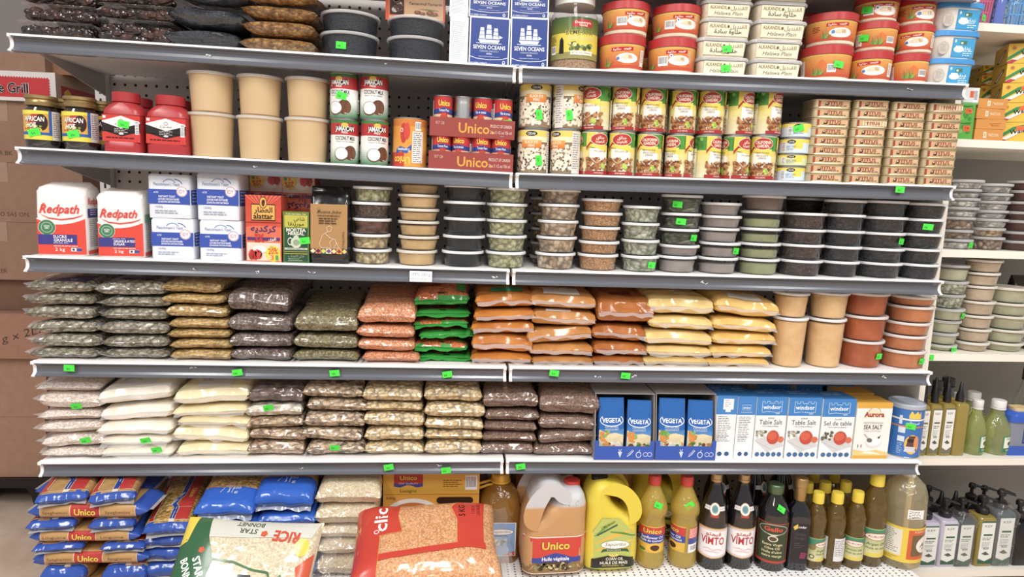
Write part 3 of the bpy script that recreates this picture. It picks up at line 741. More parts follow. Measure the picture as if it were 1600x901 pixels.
M['darkglass'] = colmat('dark_glass', .06, spec=.7, coat=.5)
M['metalsoft'] = colmat('gold_lacquer', .35, metal=.7)
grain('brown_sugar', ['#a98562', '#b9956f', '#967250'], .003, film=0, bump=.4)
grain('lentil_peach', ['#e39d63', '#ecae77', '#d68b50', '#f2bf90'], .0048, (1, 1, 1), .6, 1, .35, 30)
M['trayfilm'] = clearmat('clear_tray_film', (.98, .98, .98), .0, .08, (14, .5, .02, 3), mult=.6)
# ================================================================== top shelf
def ellipsoids(mb, pts, col):
    for (x, y, z, rx, ry, rz, a, c) in pts:
        secs = []; ca, sa = math.cos(a), math.sin(a)
        for t in (-.98, -.75, -.35, .1, .5, .85, .98):
            rr = math.sqrt(1-t*t); q = []
            for k in range(8):
                p = 2*math.pi*k/8; X, Y = t*rx, rr*ry*math.cos(p)
                q.append((x+X*ca-Y*sa, y+X*sa+Y*ca, z+rr*rz*math.sin(p)))
            secs.append(q)
        mb.loft(secs, c)
    return mb
def date_pack(w, h, seed, d=.24):
    s = Spec('date_pack', 'dates'); rn = random.Random(seed); m = MB(); pts = []
    for k in range(130):
        front = k < 80
        x = rn.uniform(-w*.44, w*.44); y = rn.uniform(.012, .03) if front else rn.uniform(.03, d-.02)
        z = rn.uniform(.010, h-.016) if front else h-.016
        pts.append((x, y, z, rn.uniform(.014, .019), .010, .0095, rn.uniform(-.6, .6), rn.choice(('#2b1411', '#3a1c16', '#1f0e0c', '#47251b', '#1b0c0a'))))
    ellipsoids(m, pts, None)
    s.part('dates', m, 'date_skin', kind='stuff')
    t = MB(); t.loft([rrect(w*.9, d*.9, .012, 0, 3, 0, d/2), rrect(w*.97, d, .014, h-.006, 3, 0, d/2)], '#2a1613', True, False)
    s.part('tray', t, 'trayfilm', label='clear tray')
    f = MB(); f.loft([rrect(w*.96, d*.98, .012, h-.008, 3, 0, d/2), rrect(w*1.06, d*1.05, .014, h-.004, 3, 0, d/2), rrect(w*1.06, d*1.05, .014, h-.0028, 3, 0, d/2)], '#fff', False, True, False)
    s.part('lid_film', f, 'film', label='clear lidding film'); return s
def dates(p1, p2, tops, where, seed):
    x, w, z = stackz(0, p1, p2, YF, tops)
    for i in range(len(tops)):
        spawn(date_pack(w*.97, z[i+1]-z[i], seed+i), (x+(-.004, .006, -.003)[i % 3], YF, z[i]+.0002), f'clear pack of dark dates, {ordn(i, len(tops))} {where}', 'date packs', (0, tilt(0, x), 0))
dates(30, 146, [33, 6, -22], 'at the top shelf end', 3)
dates(153, 271, [30, 6, -20], 'beside the black bags', 9)
bag_stack(0, 268, 384, [46, 10, -26], 'black_grains', 'bag of black grain', 'beside the date packs on top', 'black grain bags', d=.24, offs=[-8, 2, 14], c=.55, a=4, kind='grain_bag')
bag_stack(0, 380, 494, [58, 32, 9, -18], 'raisins', 'bag of golden brown raisins', 'beside the black grain bags', 'raisin bags', d=.24, offs=[-4, 2, 4, 6], c=.55, a=4, kind='raisin_bag')
for p1, p2, tops, wh in ((499, 592, [55, 23], 'next to the raisin bags'), (604, 694, [62, 31], 'under the tamarind packet')):
    deli_stack(0, p1, p2, tops, 'black_beans_tub', 'wide clear tub of black beans', wh, 'bean tubs on the top shelf', fills=[.93, .93], stks={0: -.15} if p1 < 550 else {}, name='bean_tub', bot=.9, lidc='#c9ccd1', lidmat='clearlid')
# tamarind packet on the tubs
x, w, z = slot(0, 604, 694, .05); zt = zat(31, x, YF+.055)
w = .155; a = Art(5); H = .13
a.r(-77, 0, 154, 170, '#d4532c').r(-70, 5, 140, 160, '#d96b3a').r(-28, 5, 100, 165, '#e0b183').r(-66, 18, 36, 130, '#3a2420')
a.blobs(-64, 20, 32, 120, 26, 5, 9, ['#2a1815', '#4a2f28', '#5d4036', '#c9b8ae'])
a.t('Tamarind/Tamarin', 26, 52, 9, '#4a2a1c', 86, .01, .25)
for q in ((10, 28, 9), (22, 24, 8), (42, 27, 10), (55, 24, 8)): a.e(q[0]-4, q[1], q[2], q[2]*.72, '#8a4f2c').e(q[0]-5, q[1]+2, q[2]*.5, q[2]*.3, '#b4774a')
a.p([(0, 20), (30, 14), (70, 22), (40, 18)], '#6f7f3a').p([(10, 40), (40, 34), (62, 36), (36, 40)], '#7f8f44').t('300g', -58, 8, 6, '#f4d9b0', 20)
s = Spec('tamarind_packet', 'packet'); mb = MB(); mb.loft([rrect(w, .012, .003, 0, 2, 0, .006), rrect(w, .045, .004, .03, 2, 0, .0225), rrect(w, .05, .004, H*.75, 2, 0, .025), rrect(w, .01, .003, H, 2, 0, .02)], '#c94f2a')
s.part('wrapper', mb, 'gloss'); mb = MB(); a.put(mb, flat(-.0012), k=(1, H/.17)); s.part('print', mb, 'gloss')
spawn(s, (x-.004, .085, zt+.001), 'orange red tamarind packet standing on the black bean tubs')
# sailing ship biscuit boxes
def oceans(w, h, side_=False):
    f = Art(8); f.unit = 1; W, H = 1000, 1000
    if side_:
        f.r(-500, 0, 1000, 1000, '#e4e9ee'); f.lines(-420, 900, 860, 42, 20, '#7f8893', 9)
        return flatbox(w, .20, h, '#e6eaee', front=f, kind='biscuit_box')
    f.r(-500, 0, 1000, 1000, '#e8ecf1').r(-470, 25, 940, 950, '#223d88')
    for k, (sx, sh, bw) in enumerate(((-190, 250, 150), (-20, 310, 170), (150, 240, 150))):
        for r in range(3):
            yy = 560+r*sh/3.1; ww = bw*(1-.16*r)
            f.p([(sx-ww/2, yy), (sx+ww/2, yy), (sx+ww*.42, yy+sh/3.6), (sx-ww*.42, yy+sh/3.6)], '#cfd8e6')
    f.p([(-290, 545), (260, 545), (210, 480), (-230, 480)], '#cfd8e6').p([(230, 560), (330, 600), (235, 640)], '#cfd8e6').line([(-330, 470), (0, 460), (300, 470)], 14, '#cfd8e6')
    f.t('SEVEN OCEANS', 0, 350, 78, '#f2f4f8', 800, .015).t('STANDARD EMERGENCY', 0, 290, 34, '#b9c6de', 480).t('RATION', 0, 240, 32, '#f2f4f8', 130, .02)
    f.line([(-470, 190), (-300, 150), (0, 132), (300, 150), (470, 190)], 12, '#dfe6f0'); f.lines(-260, 190, 520, 1, 30, '#aab8d4', 10, 0)
    f.t('NV WEBER COMPACT', -250, 40, 34, '#e6ebf4', 400, .01).e(370, 85, 34, 44, '#dfe6f0').e(370, 92, 20, 24, '#2a4791')
    return flatbox(w, .12, h, ('#e4e9ef', '#d8dee6'), front=f, kind='biscuit_box')
boxes = [(731.5, 795, 27, 'nearer the bean tubs'), (796.5, 856, 28, 'beside the sugar jar')]
for p1, p2, t, wh in boxes:
    x, w, z = slot(0, p1, p2, YF); h = zat(t, x, YF)-z; s = oceans(w*.985, h)
    spawn(s, (x, YF, z), f'blue box with a white sailing ship, lower one {wh}', 'blue ship boxes', (0, tilt(0, x), 0))
    spawn(s, (x-.002, YF+.004, z+h+.0003), f'blue box with a white sailing ship, upper one {wh}', 'blue ship boxes', (0, tilt(0, x), 0), scale=(1, 1, min(1, (.21-h)/h)))
x, w, z = slot(0, 701, 730.5, YF); h = zat(26, x, YF)-z
spawn(oceans(w*.97, h, True), (x, YF+.002, z), 'white side of a box covered in fine print beside the blue ship boxes', 'blue ship boxes', (0, tilt(0, x), 0))
spawn(oceans(w*.97, h, True), (x-.001, YF+.003, z+h+.0003), 'upper white box side with fine print, over another, beside blue ship boxes', 'blue ship boxes', (0, tilt(0, x), 0), scale=(1, 1, min(1, (.21-h)/h)))
# demerara jar
x, w, z = slot(0, 859, 932, YF+.055); r = w/2; h = hgt(0, 859, 932, -6, YF+.055)
s = Spec('sugar_jar', 'jar'); mb = MB(); mb.lathe([(r-.006, 0), (r, .006), (r, h*.62), (r*.98, h*.72), (r*.82, h*.83), (r*.80, h*.86)], '#fff', 40, True, False)
c = MB(); c.lathe([(r-.008, .002), (r-.002, .008), (r-.002, h*.60), (r*.5, h*.61)], '#a5815c', 40); s.part('contents', c, 'brown_sugar')
s.part('jar_body', mb, 'clear'); l = MB(); l.lathe([(r*.84, h*.86), (r*.84, h*.985), (r*.8, h)], '#eceae6', 40); s.part('lid', l, 'lid', label='white screw lid')
a = Art(3); H0, H1 = h*150, h*670; WW = r*1000*1.25
a.r(-WW, H0, 2*WW, H1-H0, '#d8c435').grad(-WW, H0+(H1-H0)*.62, 2*WW, (H1-H0)*.38, '#6f7a2c', '#3f5a2c', 6).r(-WW, H0, 2*WW, (H1-H0)*.16, '#8f8a4c')
k = (H1-H0)/110
a.p([(-10, H0+84*k), (-6, H0+100*k), (10, H0+104*k), (42, H0+104*k), (48, H0+98*k), (48, H0+84*k)], '#b3262b').t('Demerara', 20, H0+93*k, 6*k, '#f6e8d0', 44, .02).t('Gold', 20, H0+86*k, 6*k, '#f6e8d0', 22, .02)
a.ol('DEMERARA', 12, H0+64*k, 11*k, '#1f1a12', '#e9d84e', 74, .01).t('CANE SUGAR', 14, H0+50*k, 9*k, '#d8cf9a', 70, .01)
a.p([(-44, H0+14*k), (-30, H0+14*k), (-31, H0+48*k), (-36, H0+58*k), (-42, H0+50*k)], '#1c1a12').blobs(-20, H0+20*k, 70, 26*k, 24, 3, 7, ['#4f5d2a', '#7a8a3c', '#c9c47a', '#394a22'])
a.r(-12, H0+10*k, 60, 11*k, '#efe9d6').t('NET WT 907g DEMERARA', 18, H0+13*k, 5*k, '#3a2a1c', 54).bar(-WW+8, H0+14*k, 17, 22*k).lines(-WW+6, H0+60*k, 22, 6, 4, '#6b5f22')
q = MB(); a.put(q, cyl(r+.0006), 5); s.part('label', q, 'gloss', label='yellow and green label')
spawn(s, (x, YF+r, z), 'clear jar of brown demerara sugar with white lid', None, (0, tilt(0, x), R(-6)))
# red tubs
def red_tub(w, h, v):
    s = Spec('halva_tub', 'tub'); r = w/2; rb = r*.88; m = MB(); m.lathe([(rb-.003, 0), (rb, .003), (r*.95, h*.75), (r*.95, h*.76)], '#dcc3a0', 40)
    s.part('tub', m, 'halva_cream')
    rf = lambda zz: rb+(r*.95-rb)*((zz+h*.13)/(h*.75))+.0006
    a = Art(v); Hh = h*600; k = h*10; Wc = 2*math.pi*r*1000*.5
    a.grad(-Wc, 0, 2*Wc, Hh, '#c4402c', '#dca045', 8).r(-Wc, Hh-2.5, 2*Wc, 2.5, '#e3c04a')
    for px in (-Wc+6, 20-8*v): a.p([(px, 8), (px+20, 8), (px+26, Hh*.55), (px+10, Hh*.8), (px-4, Hh*.5)], '#d9702f')
    def plate(cx, cy): a.e(cx, cy, 29, 12.5, '#f2ece2').e(cx, cy+1.5, 18, 6.5, '#ddd3c4').p([(cx-13, cy), (cx+12, cy-1), (cx+12, cy+8), (cx-11, cy+9)], '#c3a27a').p([(cx-13, cy+1), (cx+2, cy), (cx+2, cy+8), (cx-11, cy+9)], '#e5d0ad')
    def aloe(cx, cy):
        for dx, tx, ty in ((-11, -17, 15), (-7, -8, 24), (-2, 1, 28), (3, 9, 22), (8, 18, 14)): a.p([(cx+dx*.5-2.4, cy), (cx+dx*.5+2.4, cy), (cx+tx*.9, cy+ty)], ('#6f9a3f', '#55823a', '#86ab4c')[(dx+11) % 3])
    def name(cx): a.p([(cx-27, Hh*.70), (cx+28, Hh*.74), (cx+28, Hh*.90), (cx-27, Hh*.86)], '#b3201f').t('Plain  ' + 'حلاوة', cx, Hh*.755, Hh*.09, '#f3e3d4', 46, .02, 0, 2)
    if v == 0: plate(20, Hh*.42); name(12); a.bar(-36, Hh*.2, 26, Hh*.42).e(-2, Hh*.62, 4.5, 4.5, '#e6eef8').e(-2, Hh*.62, 2.5, 2.5, '#4a78b8').lines(42, Hh*.8, 12, 8, 4, '#e8d0c0'); aloe(-56, 6)
    elif v == 1: plate(25, Hh*.38); name(16); aloe(-12, 5); a.e(6, Hh*.42, 4.5, 4.5, '#5e86bd').lines(-46, Hh*.7, 22, 4, 4, '#8a2d1c')
    elif v == 2: aloe(0, 5); aloe(12, 5); a.bar(28, Hh*.2, 22, Hh*.36).r(-52, Hh*.1, 20, Hh*.7, '#e8e2dc').lines(-50, Hh*.7, 16, 9, 3.4, '#77706c')
    else: plate(8, Hh*.42); name(-6); aloe(-42, 4); a.e(-16, Hh*.4, 4, 4, '#4a78b8').r(46, Hh*.12, 16, Hh*.7, '#e6ddd2').lines(48, Hh*.72, 12, 8, 3.4, '#77706c')
    q = MB(); a.put(q, cyl(rf, h*.13), 7); s.part('label', q, 'gloss', label='orange printed band')
    l = MB(); l.lathe([(r*.96, h*.745), (r, h*.75), (r, h*.97), (r-.002, h*.99), (r-.006, h*.99), (r-.008, h*.975)], '#b52a2a', 44); s.part('lid', l, 'plastic', label='red lid'); return s
RTUB = {}
def red_stack(p1, p2, tops, vs, rzs, where, stks={}, lean=.001, yf=YF):
    x, w, z = stackz(0, p1, p2, YF+.06, tops)
    for i in range(len(tops)):
        h = z[i+1]-z[i]; key = (round(w, 3), round(h, 3), vs[i])
        if key not in RTUB: RTUB[key] = red_tub(w*.985, h*.995, vs[i])
        ex = [sticker(w/2*.96*math.sin(stks[i]), -w/2*.96*math.cos(stks[i])-.001, h*.45, stks[i], R(8), i)] if i in stks else []
        spawn(RTUB[key], (x+lean*i+(.003 if i % 2 else -.002), yf+w/2, z[i]+.0003), f'red-lidded orange tub of halva, {ordn(i, len(tops))} {where}', 'red lidded halva tubs', (0, tilt(0, x), R(rzs[i]+.7*va(x))), ex)
red_stack(934, 1008, [60, 9], [3, 0], [4, 10], 'beside the demerara jar')
red_stack(1012, 1088, [65, 14], [0, 0], [-4, 2], 'beside the clear halva boxes')
red_stack(1012, 1080, [62, 8], [1, 1], [0, 0], 'in the shadow behind another', yf=.17)
red_stack(1253, 1328, [76, 26], [2, 1], [-30, -8], 'next to the far clear halva boxes', {0: .9})
red_stack(1256, 1324, [76, 30, 4], [3, 1, 1], [0, 0, 0], 'in the second rank behind', yf=.17)
red_stack(1325, 1387, [85, 40, 1], [3, 2, 0], [-6, -8, -4], 'of three in the middle', {1: -.5, 2: -.5})
red_stack(1387, 1441, [89, 45, 5], [2, 3, 1], [-14, -10, -6], 'of three beside the blue-lidded tubs')
# clear halva boxes
def halva_box(w, h, v):
    s = Spec('halva_box', 'box'); d = .10; m = MB(); m.loft([rrect(w*.86, d*.86, .012, 0), rrect(w*.93, d*.93, .014, h*.78)], '#d9c8aa'); s.part('halva', m, 'halva_cream')
    c = MB(); c.loft([rrect(w*.88, d*.88, .013, -.0), rrect(w*.96, d*.96, .015, h*.84)], '#fff', True, False); s.part('body', c, 'clear')
    l = MB(); l.loft([rrect(w*.94, d*.94, .014, h*.80), rrect(w, d, .016, h*.82), rrect(w, d, .016, h*.93), rrect(w*.97, d*.97, .015, h*.99)], '#fff', False, True); s.part('lid', l, 'clearlid', label='clear rimmed lid')
    a = Art(v); W = w*400; H = h*680; a.r(-W, 0, 2*W, H, '#e3dcc0')
    a.t('الفيل' if 0 else 'القنديل', W*.5, H*.60, H*.28, '#867848', W*.8, .03).t('ALKANDIL', -W*.5, H*.62, H*.26, '#867848', W*.85, .04).e(0, H*.72, W*.06, H*.12, '#6f6238')
    if v: a.t('Halawa Plain', 0, H*.16, H*.28, '#5f5948', W*1.4, .0, .3)
    else: a.t('حلاوة سادة', 0, H*.2, H*.32, '#4a4436', W*1.35, .03)
    q = MB(); t0 = h*.10; a.put(q, lambda u, v_, l_: (u, -(d*.44+(d*.48-d*.44)*((v_+t0)/(h*.84)))-.0008-l_, t0+v_)); s.part('label', q, 'gloss', label='cream label'); return s
for p1, p2, tops, vs, wh, sk in ((1089, 1166, [90, 60, 30, 2, -14], [1, 0, 0, 1, 1], 'beside the near red-lidded tubs', {0: (.004, -6), 1: (.008, -6)}), (1171, 1250, [94, 63, 33, 4, -14], [1, 1, 1, 0, 1], 'before the far red-lidded tubs', {})):
    x, w, z = stackz(0, p1, p2, YF+.01, tops)
    for i in range(5):
        h = z[i+1]-z[i]
        spawn(halva_box(w*1.02, h, vs[i]), (x+(.003, -.003, .004, 0, .002)[i]+.0012*i, YF+.052, z[i]+.0003), f'clear rectangular box of pale halva, {ordn(i, 5)} {wh}', 'clear halva boxes', (0, tilt(0, x), 0), [sticker(sk[i][0], -.0495, h*.42, 0, R(sk[i][1]), i)] if i in sk else [])
# blue lidded tubs
x, w, z = stackz(0, 1441, 1514, YF+.03, [95, 52, 8])
for i in range(3):
    h = z[i+1]-z[i]; s = Spec('cheese_tub', 'tub'); d = .11; m = MB(); m.loft([rrect(w*.84, d*.84, .03, 0, 5), rrect(w*.96, d*.96, .035, h*.84, 5)], '#d9d4c9'); s.part('tub', m, 'plastic')
    l = MB(); l.loft([rrect(w*.98, d*.98, .036, h*.80, 5), rrect(w*1.04, d*1.04, .038, h*.81, 5), rrect(w*1.04, d*1.04, .038, h*.965, 5), rrect(w, d, .035, h*.995, 5)], '#3a92d6'); s.part('lid', l, 'plastic', label='sky blue lid')
    a = Art(i); W = w*460; H = h*680
    a.r(-W*.32, 0, W*1.05, H, '#2f8fc4').r(-W*.29, 2, W*.99, H-4, '#3ba0d2').e(0, H*.42, W*.24, H*.16, '#e9efe9').r(-W*.16, H*.44, W*.3, H*.16, '#f4f4ee').r(W*.02, H*.66, W*.32, H*.2, '#4d7a62').r(W*.06, H*.7, W*.1, H*.1, '#cfe3d6').e(-W*.2, H*.84, 3, 4, '#cfe0f0')
    a.t('زبدة', W*.4, H*.42, H*.15, '#eef6fb', W*.3, .03).lines(W*.2, H*.32, W*.45, 3, H*.11, '#d8ecf6')
    a.e(-W*.72, H*.45, W*.25, H*.34, '#b9aea6').e(-W*.72, H*.45, W*.22, H*.3, '#c7bdb4').lines(-W*.88, H*.62, W*.32, 6, H*.07, '#9a8f88')
    q = MB(); a.put(q, lambda u, v_, l_: (u, -(d*.42+d*.06*(v_/(h*.84)))-.0011-l_, h*.06+v_), 8, clip=(-W, 0, W, H)); s.part('label', q, 'gloss', label='blue label')
    spawn(s, (x+.004*i, YF+d/2, z[i]+.0003), f'blue-lidded white tub, {ordn(i, 3)} at the outer end of the top shelf', 'blue lidded tubs', (0, tilt(0, x), R(2)), [sticker(w*.42, -d*.47, h*.5, .6, 0, 1)] if i == 2 else [])
# ================================================================== second shelf
def sauce_jar(w, h):
    s = Spec('pepper_jar', 'jar'); r = w/2; m = MB(); m.lathe([(r*.86, 0), (r*.9, .004), (r*.98, h*.16), (r, h*.2), (r, h*.66), (r*.96, h*.72), (r*.78, h*.78), (r*.76, h*.82)], '#2a2220', 36); s.part('jar_body', m, 'darkglass', label='dark filled glass body')
    l = MB(); l.lathe([(r*.8, h*.80), (r*.9, h*.81), (r*.92, h*.86), (r*.84, h*.89), (r*.84, h*.92), (r*.93, h*.94), (r*.93, h*.985), (r*.88, h)], '#a98d58', 36); s.part('lid', l, 'metalsoft', label='gold twist lid')
    a = Art(2); W = r*3100*.5; H = h*540; a.r(-W, 0, 2*W, H, '#d9a13a').r(-W, 0, 2*W, H*.16, '#e3cf35').r(-W, H*.16, 2*W, H*.1, '#2c5fa3')
    a.e(2, H*.6, 20, H*.3, '#b5452f').e(12, H*.6, 13, H*.28, '#3a2420').blobs(-30, H*.26, 44, H*.3, 22, 2, 5, ['#e3c83a', '#c9502f', '#efe3c2', '#7a8f3a'])
    a.p([(-40, H*.84), (34, H*.9), (34, H), (-40, H)], '#e3cf35').ol('AFRICAN', -4, H*.63, H*.16, '#f5f2ea', '#1d1a18', 44, .03, .1).ol('HOT', -10, H*.42, H*.15, '#f5f2ea', '#1d1a18', 22, .03, .1)
    a.r(27, H*.16, 7, H*.84, '#2c5fa3').r(34, 0, W-34, H, '#d8d2cf').lines(36, H*.9, W-40, 13, H*.065, '#6f6a72')
    q = MB(); a.put(q, cyl(r+.0005, h*.17), 5); s.part('label', q, 'gloss', label='yellow printed label'); return s
for p1, p2, tp, yf, lb, sk in ((42, 92, 150, YF, 'gold-lidded pepper sauce jar at the shelf end', 1), (101, 152, 152, YF, 'gold-lidded pepper sauce jar beside the red bottle', 1), (84, 124, 153, .09, 'pepper sauce jar standing behind between the two front jars', 1), (142, 180, 156, .09, 'pepper sauce jar standing behind, next to the red bottle', 0)):
    x, w, z = slot(1, p1, p2, yf+.035); h = zat(tp, x, yf+.035)-z
    if yf > .05: w = jar0[0]; h = jar0[1]
    else: jar0 = (w, h)
    spawn(sauce_jar(w, h), (x, yf+w/2, z), lb, 'pepper sauce jars', (0, tilt(1, x), R(10)), [sticker(-.004, -w/2-.0012, h*.3, 0, R(-14), 2)] if sk else [])
def red_bottle(w, h):
    s = Spec('spice_bottle', 'bottle'); m = MB(); d = w*.8
    q = lambda ww, dd, r, z: rrect(ww, dd, r, z, 6)
    m.loft([q(w*.94, d*.94, .018, 0), q(w, d, .02, .006), q(w, d, .02, h*.17), q(w*.975, d*.97, .02, h*.18), q(w*.975, d*.97, .02, h*.62), q(w, d, .02, h*.63), q(w*.98, d*.98, .022, h*.70), q(w*.82, d*.9, .028, h*.78), q(w*.62, w*.62, w*.3, h*.83), q(w*.6, w*.6, w*.3, h*.85)], '#ab2a2e'); s.part('bottle_body', m, 'plastic')
    l = MB(); l.lathe([(w*.33, h*.84), (w*.345, h*.845), (w*.345, h*.99), (w*.33, h)], '#a8272b', 40); s.part('cap', l, 'plastic', label='red cap')
    a = Art(4); W = w*470; H = h*430; a.r(-W, 0, 2*W, H, '#c9362f').r(-W, H*.36, 2*W, H*.36, '#2b2425').p([(-W, H*.76), (0, H*.98), (W, H*.76), (W, H*.72), (0, H*.5), (-W, H*.72)], '#e7e2df').p([(-W, H*.40), (0, H*.20), (W, H*.40), (W, H*.36), (-W, H*.36)], '#2b2425')
    a.e(0, H*.78, 5, H*.07, '#3a3536').e(0, H*.78, 4, H*.05, '#e7e2df').t('Cool Runnings'[:0]+'Caribé', 0, H*.62, H*.08, '#3a3536', 28, 0, .3).lines(-16, H*.47, 34, 3, H*.06, '#b9b4b4').e(0, H*.3, 6, H*.035, '#d8d2d0').lines(-W*.8, H*.12, W*1.5, 1, 5, '#5a1413', 3, 0).r(-W*.95, H*.86, 7, H*.1, '#e2d9d6').bar(W*.74, H*.3, W*.2, H*.5, vert=True)
    mb = MB(); a.put(mb, flat(-d*.486, 0, h*.185)); s.part('label', mb, 'gloss', label='red, white and black label'); return s
for p1, p2, tp, yf, lb, sk in ((158, 219, 145, YF, 'square red plastic bottle carrying a green sticker', 1), (226, 290, 150, YF, 'square red plastic bottle beside the honey tubs', 0), (177, 238, 149, .10, 'red bottle standing behind the stickered red bottle', 0), (243, 300, 154, .10, 'red bottle standing behind, next to the honey tubs', 0)):
    x, w, z = slot(1, p1, p2, yf); h = zat(tp, x, yf+.03)-z
    if yf > .05: w, h = rb0
    else: rb0 = (w, h)
    spawn(red_bottle(w, h), (x, yf+w*.4, z), lb, 'red spice bottles', (0, tilt(1, x), R(4)), [sticker(.006, -w*.4, h*.47, 0, R(8), 0)] if sk else [])
for p1, p2, tops, wh in ((296, 369, [178, 115], 'beside the red bottles'), (371, 442, [183, 120], 'in the middle of the honey tubs'), (445, 515, [186, 124], 'beside the coconut cans')):
    deli_stack(1, p1, p2, tops, 'honey', 'tall clear tub of creamed honey', wh, 'creamed honey tubs', fills=[.985, .97], bot=.85, name='honey_tub', lidc='#d9d4cc', lidmat='clearlid', jit=.002)
# coconut milk cans
def coconut(r, h):
    a = Art(3); k = h*1000/100; W = math.pi*r*1000
    a.r(-W, 0, 2*W, 94*k, '#e6e5e1').grad(-W, 0, 2*W, 34*k, '#3e7a4c', '#dfe6dd', 8).r(-W, 62*k, 2*W, 26*k, '#b02e33').r(-W, 88*k, 2*W, 6*k, '#3f7a3a')
    for cx in (-r*1000*.1, W):
        a.p([(cx-26, 70*k), (cx-20, 84*k), (cx-10, 79*k), (cx, 92*k), (cx+10, 79*k), (cx+20, 84*k), (cx+26, 70*k)], '#2a211f').e(cx, 84*k, 9, 5*k, '#d9b53a')
        a.t('JAMAICAN', cx, 71*k, 10*k, '#f4f1ea', 48, .03).t('PRIDE', cx, 65.5*k, 4.5*k, '#f4f1ea', 15, .02).t('COCONUT MILK', cx+2, 51*k, 8.5*k, '#2b2726', 52, .03).t('PRODUCT OF THE CARIBBEAN', cx+2, 46*k, 3*k, '#6a6663', 46)
        a.e(cx+15, 23*k, 17, 16*k, '#5e3b2a').e(cx+17, 23*k, 14, 14*k, '#74492f').lines(cx+6, 34*k, 20, 8, 3*k, '#4a2c1e').e(cx-8, 20*k, 18, 15*k, '#6b4530').e(cx-8, 21*k, 16, 13*k, '#f0efec').e(cx-9, 21*k, 11, 9*k, '#d9dad8').e(cx-10, 20*k, 7, 5*k, '#f7f7f5').line([(cx-6, 22*k), (cx+4, 40*k)], 1.4, '#c9d2cc').t('400 mL', cx+20, 8*k, 3*k, '#f0efec', 10)
        a.bar(cx-W*.5-6, 12*k, 12, 30*k, vert=True)
    return can(r, h, a, '#e6e5e1', 'coconut_can', stk=None, lab='red, white and green label')
x0 = {}
for p1, p2, tops, rz, wh in ((516.5, 560, [188, 118], (14, -8), 'beside the honey tubs'), (563, 606, [189, 120], (24, 6), 'beside the upturned tomato can')):
    x, w, z = stackz(1, p1, p2, YF+.035, tops); s = coconut(w/2, z[1]-z[0])
    for i in (0, 1):
        spawn(s, (x-.001*i, YF+w/2, z[i]+.0003), f'coconut milk can, {("lower", "upper")[i]} one {wh}' + (' with a green sticker' if i and p1 < 540 else ''), 'coconut milk cans', (0, tilt(1, x), R(rz[i])), [sticker(.004, -w/2-.0008, (z[1]-z[0])*.5, .1, R(14), 3)] if i and p1 < 540 else [])
# small and large tomato cans
UN = lambda a, cx, y, h, w: a.ol('Unico', cx, y, h, '#ecc63a', '#4a1714', w, .05, 0, .035)
def tomato_big(r, h):
    a = Art(6); k = h*10; W = math.pi*r*1000
    a.r(-W, 0, 2*W, h*930, '#d9932e')
    a.r(-W, 80*k, 2*W, 14*k, '#c9772a').r(-W*.9, 0, W*.8, 28*k, '#c23a2c')   # printed upside down as the can stands on its head
    a.e(-17, 66*k, 9, 20*k, '#b8362a').e(-8, 70*k, 8, 17*k, '#c9432f').e(-22, 72*k, 4, 4*k, '#f0e6dd').e(-22, 72*k, 2.8, 2.8*k, '#c23a2c').p([(-38, 34*k), (-26, 40*k), (-8, 36*k), (4, 44*k), (4, 34*k), (-8, 26*k), (-26, 30*k), (-38, 24*k)], '#3a57a0')
    a.t('Tomates', -16, 36*k, 6*k, '#e9ecf4', 34, .02, 0, 180).ol('Unico', -20, 22*k, 14*k, '#ecc63a', '#4a1714', 0, .04).it.pop(); a.it.pop()
    a.t('Unico', -22, 19*k, 14*k, '#ecc63a', 46, .05, 0, 180)
    a.r(6, 8*k, 30, 62*k, '#e4e2de').lines(8, 66*k, 26, 15, 4*k, '#6a6763').bar(13, 72*k, 16, 17*k)
    return can(r, h, a, '#d9932e', 'tomato_can', lab='orange label printed upside down')
x, w, z = slot(1, 613, 666, YF+.045); h = zat(186, x, YF+.045)-z
spawn(tomato_big(w/2, h), (x, YF+w/2, z), 'large orange tomato can standing upside down', None, (0, tilt(1, x), R(4)))
def paste(r, h, v):
    if v == 2: return can(r, h, None, kind='paste_can', ribs=6)
    a = Art(v); k = h*10; W = math.pi*r*1000
    a.r(-W, 0, 2*W, h*880, '#bb2c2e').r(-W, 0, 2*W, 48*k, '#dcc79a')
    for cx in (0, W):
        UN(a, cx, 70*k, 14*k, 31); a.e(cx, 38*k, 11, 13*k, '#c4432c').p([(cx-W*.5, 58*k), (cx-13, 63*k), (cx, 66*k), (cx+13, 63*k), (cx+W*.5, 58*k), (cx+W*.5, 46*k), (cx+13, 51*k), (cx, 54*k), (cx-13, 51*k), (cx-W*.5, 46*k)], '#2d3f86').t('Tomato Paste' if v == 0 else 'Pâte de tomates', cx, 55.5*k, 7*k, '#eef0f6', 28, .01)
    a.r(-W*.62, 4*k, W*.22, 80*k, '#dedbd6').lines(-W*.6, 78*k, W*.18, 14, 5*k, '#6f6b68').bar(W*.42, 10*k, W*.12, 60*k, vert=True)
    return can(r, h, a, '#bb2c2e', 'paste_can', lab='red label with a blue ribbon', su=4)
def tray(w, d, h, col, art):
    s = Spec('can_tray', 'tray'); t = .003; b = MB().box(-w/2, 0, 0, w/2, d, t, col); s.part('base', b, 'card')
    f = MB().box(-w/2, 0, t, w/2, t, h, col); q = MB(); art.put(q, flat(-.0001))
    s.parts.append(('front_wall', f.mesh('front_wall', 'print'), [sub('print', q, 'print')], None, None, (0, 0, 0), (0, 0, 0)))
    s.part('back_wall', MB().box(-w/2, d-t, t, w/2, d, h, col), 'card')
    for sg in (-1, 1): s.part('side_wall', MB().box(min(sg*w/2, sg*(w/2-t)), t, t, max(sg*w/2, sg*(w/2-t)), d-t, h, col), 'card')
    return s
x, w, z = slot(1, 669, 801, YF)
